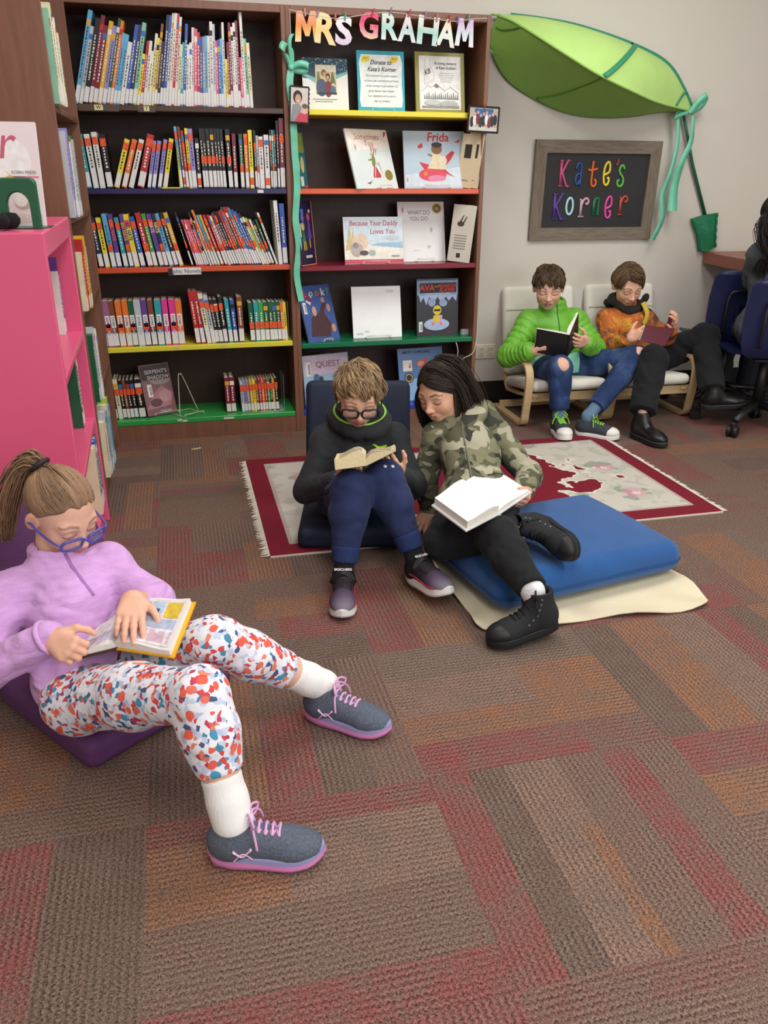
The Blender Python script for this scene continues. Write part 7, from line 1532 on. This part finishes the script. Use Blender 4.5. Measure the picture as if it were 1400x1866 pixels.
    V,F,C=hd.hair('#53402f',flow,hl,N=2200,length=lambda P:np.where((P[:,2]>.2)|(P[:,1]>.2),.25,.14),seed=16,wid=.013,lift=.08,cap=1.05,var=.34,wiggle=.04,mess=.04)
    mesh('hair',V-O,F,HAIRM,t,True,None,C)
    open_book([(2.200,-.285,.480),(2.204,-.262,.362),(2.048,-.240,.508),(2.052,-.215,.390),(2.272,-.215,.572),(2.288,-.205,.420)],'black covered open paperback held up by the boy in the green jacket','#151417',page='#eceae4',edge='#e6e3da',th=(.014,.010),hard=0,bend=.010,upref=(0,1,.3),cov2='#2b2622')
def orange():
    J=dict(hR=(2.70,.02,.245),hL=(2.835,.02,.245),kR=(2.640,-.335,.352),aR=(2.515,-.500,.13),kL=(3.035,-.165,.418),aL=(2.965,-.388,.19),nk=(2.683,.06,.545),sR=(2.575,.07,.488),sL=(2.802,.05,.488),eR=(2.548,-.06,.368),wR=(2.570,-.19,.428),eL=(2.868,-.07,.405),wL=(2.806,-.195,.470))
    hd=Head((2.658,.018,.668),(-.05,-.86,-.42),(-.04,.05,1),.205,'#e0b096','#b87068','#5a4430',.35)
    t,O=make_person('boy in fiery orange hoodie and black trousers reading a maroon book',J,hd,[
        dict(p=((2.572,-.200,.432),(.70,-.45,.42),(.35,.75,.0),(-.2,-.2,1),[(28,40,25)]*4),k=dict(s=.93,elbow=J['eR'])),
        dict(p=((2.806,-.205,.478),(-.10,-.55,.75),(-.75,.45,.25),(-.3,-.5,.3),[(25,35,20)]*4),k=dict(s=.93,elbow=J['eL']))])
    def f(nt,N,LK,b):
        tc=N('ShaderNodeTexCoord'); n=N('ShaderNodeTexNoise'); n.inputs['Scale'].default_value=9; n.inputs['Detail'].default_value=5; n.inputs['Roughness'].default_value=.65; n.inputs['Distortion'].default_value=.8; LK(tc.outputs['Object'],n.inputs[0])
        r=ramp(N,[(.28,'#1e1814'),(.40,'#5a3a24'),(.48,'#a0603a'),(.55,'#c4682c'),(.62,'#d8a040'),(.72,'#8a4a26')],'LINEAR'); LK(n.outputs[0],r.inputs[0]); LK(r.outputs[0],b.inputs['Base Color'])
    m=nodemat('fire_print',f,.85)
    def hood(b,nk): b.cap(nk-A3(0,0,.03),nk+A3(0,0,.02),.060,.054,.02)
    o,b,c,ch,nk=hood_top(t,O,J,m,'hoodie',folds(19,.008,55),hood=hood,hip_off=(0,0,.04))
    hb=Blob(); hb.tor(nk+A3(.0,-.004,.022),(.1,-.4,.9),.060,.019,.02,(1.15,1)); hb.ell(nk+A3(0,.065,.02),(.09,.04,.05),k=.03); hb.ell(nk+A3(.075,-.045,.045),(.016,.012,.032),np.array(Euler((0,R(35),0)).to_matrix()),k=.02); hb.cap(nk+A3(0,0,.03),nk+A3(0,-.02,.15),.048,.058,.006,'s'); hb.post=folds(20,.012,60)
    V,F=hb.mesh(nk-.2,nk+.22,.006); mesh('hood',V-O,F,fabric('#2a2724',150,.4,.2),t,True)
    MB().tube(smooth_path([nk-O+A3(.055,-.075,.035),nk-O+A3(.075,-.098,-.02),nk-O+A3(.06,-.105,-.075)],5),[(.014,.004)]*11,8,flat=(0,-1,0)).build('yellow_strap',mat('#c8b040',.7),t,True)
    BK=fabric('#141519',170,.25)
    trousers(t,O,J,BK,[.085,.080,.074,.066,.064,.062],(.98,1.0),folds(21,.008,45))
    for (h_,t_,u_) in (((2.500,-.452,.002),(2.548,-.672,.002),(0,0,1)),((2.925,-.375,.088),(3.152,-.415,.100),(-.08,0,1))):
        o,bb,Mw,k=shoe(t,shoeM(h_,t_,u_),mat('#151517',.35,spec=.5),['#0f0f10','#1c1c1e'],kind='canvas',L=.235,laces=None,high=True,name='boot')
        sm_=MB(); P=outline(.222,.086); sm_.tube(xf(Mw,np.c_[P,np.full(len(P),.024)]*k),.0016,5,closed=True); sm_.build('welt_line',mat('#55555a',.4),o,True); shift_tree(o,O)
    hl=HL_([-.45,-.2,-.08,.02,.10,.22,.30,.37],[-.27,-.22,-.02,.05,.15,.28,.32,.35])
    def flow(P,q,rs):
        d=np.stack([-.9-.6*(P[:,0]>.12)*0,.55-.6*(P[:,1]<-.1),np.where(P[:,0]<-.15,-.9,-.15)],1); d[P[:,0]>.16]=A3(.5,.1,-.9); return d
    V,F,C=hd.hair('#6a5038',flow,hl,N=2400,length=lambda P:np.where(P[:,2]>.15,.36,.15),seed=21,wid=.012,lift=.085,cap=1.055,var=.34,wiggle=.02,mess=.03)
    mesh('hair',V-O,F,HAIRM,t,True,None,C)
    open_book([(2.780,-.260,.488),(2.722,-.285,.405),(2.628,-.245,.502),(2.598,-.262,.436),(2.790,-.195,.562),(2.768,-.205,.470)],'maroon covered open book held by the boy in the fiery hoodie','#5c1626',page='#ece9e2',edge='#e4e0d6',th=(.012,.008),hard=0,bend=.010,upref=(0,1,.45))
def grey_person():
    J=dict(hR=(3.315,-.40,.475),hL=(3.185,-.36,.475),kR=(3.42,-.07,.475),kL=(3.29,-.02,.475),aR=(3.43,-.04,.10),aL=(3.30,.02,.10),nk=(3.205,-.40,.885),sR=(3.36,-.43,.845),sL=(3.118,-.37,.850),eR=(3.45,-.26,.70),wR=(3.52,-.08,.828),eL=(3.20,-.20,.69),wL=(3.37,-.04,.828))
    hd=Head((3.180,-.375,1.012),(.28,.92,-.25),(0,0,1),.215,'#dcb098','#b06a60','#2c2420',.3)
    t,O=make_person('person with long black hair and grey top sitting at the desk, mostly cropped',J,hd,[dict(p=((3.526,-.055,.83),(.1,.95,-.1),(0,0,-1),(-1,0,0),[(10,12,8)]*4)),dict(p=((3.376,-.02,.83),(.3,.9,-.1),(0,0,-1),(1,0,0),[(10,12,8)]*4))],handh=.003)
    def hood(b,nk): b.ell(nk+A3(-.03,-.06,.0),(.10,.06,.06),k=.04); b.cap(nk-A3(0,0,.03),nk+A3(0,0,.03),.058,.052,.02)
    hood_top(t,O,J,fabric('#4f565c',170,.3,.12),'sweatshirt',folds(23,.014,40),rs=(.105,.112,.052,.046,.036),hood=hood,h=.008,sh=.05)
    trousers(t,O,J,fabric('#20222a'),[.09,.08,.075,.062,.055,.05],(.93,.93),folds(24,.01,45),h=.009)
    for s in 'RL':
        a=A3(*J['a'+s]); o,*_=shoe(t,shoeM((a[0]-.02,a[1]-.06,.002),(a[0]+.04,a[1]+.15,.002)),'#26262a',['#d0ccc6'],laces='#d0ccc8'); shift_tree(o,O)
    hl=HL_([-.45,-.2,-.05,.05,.15,.26,.32,.37],[-.27,-.24,-.05,.02,.14,.27,.30,.33])
    V,F,C=hd.hair('#1b1615',lambda P,q,rs:np.stack([np.sign(P[:,0])*.8,np.full(len(P),-.4),np.full(len(P),-.6)],1),hl,N=2600,length=1.2,seed=29,wid=.014,lift=.05,cap=1.05,var=.3,segs=12,grav=.88,fall=.0,locks=[([(-.25,-.3,.0),(-.36,-.42,-.3),(-.34,-.5,-.6),(-.25,-.55,-.95)],400,[.06,.10,.10,.05],.014),([(.1,-.42,.0),(.1,-.52,-.3),(.08,-.58,-.6),(.05,-.6,-.95)],460,[.08,.12,.12,.06],.014)])
    mesh('hair',V-O,F,HAIRM,t,True,None,C)
girl()
boy()
camo_kid()
green()
orange()
grey_person()
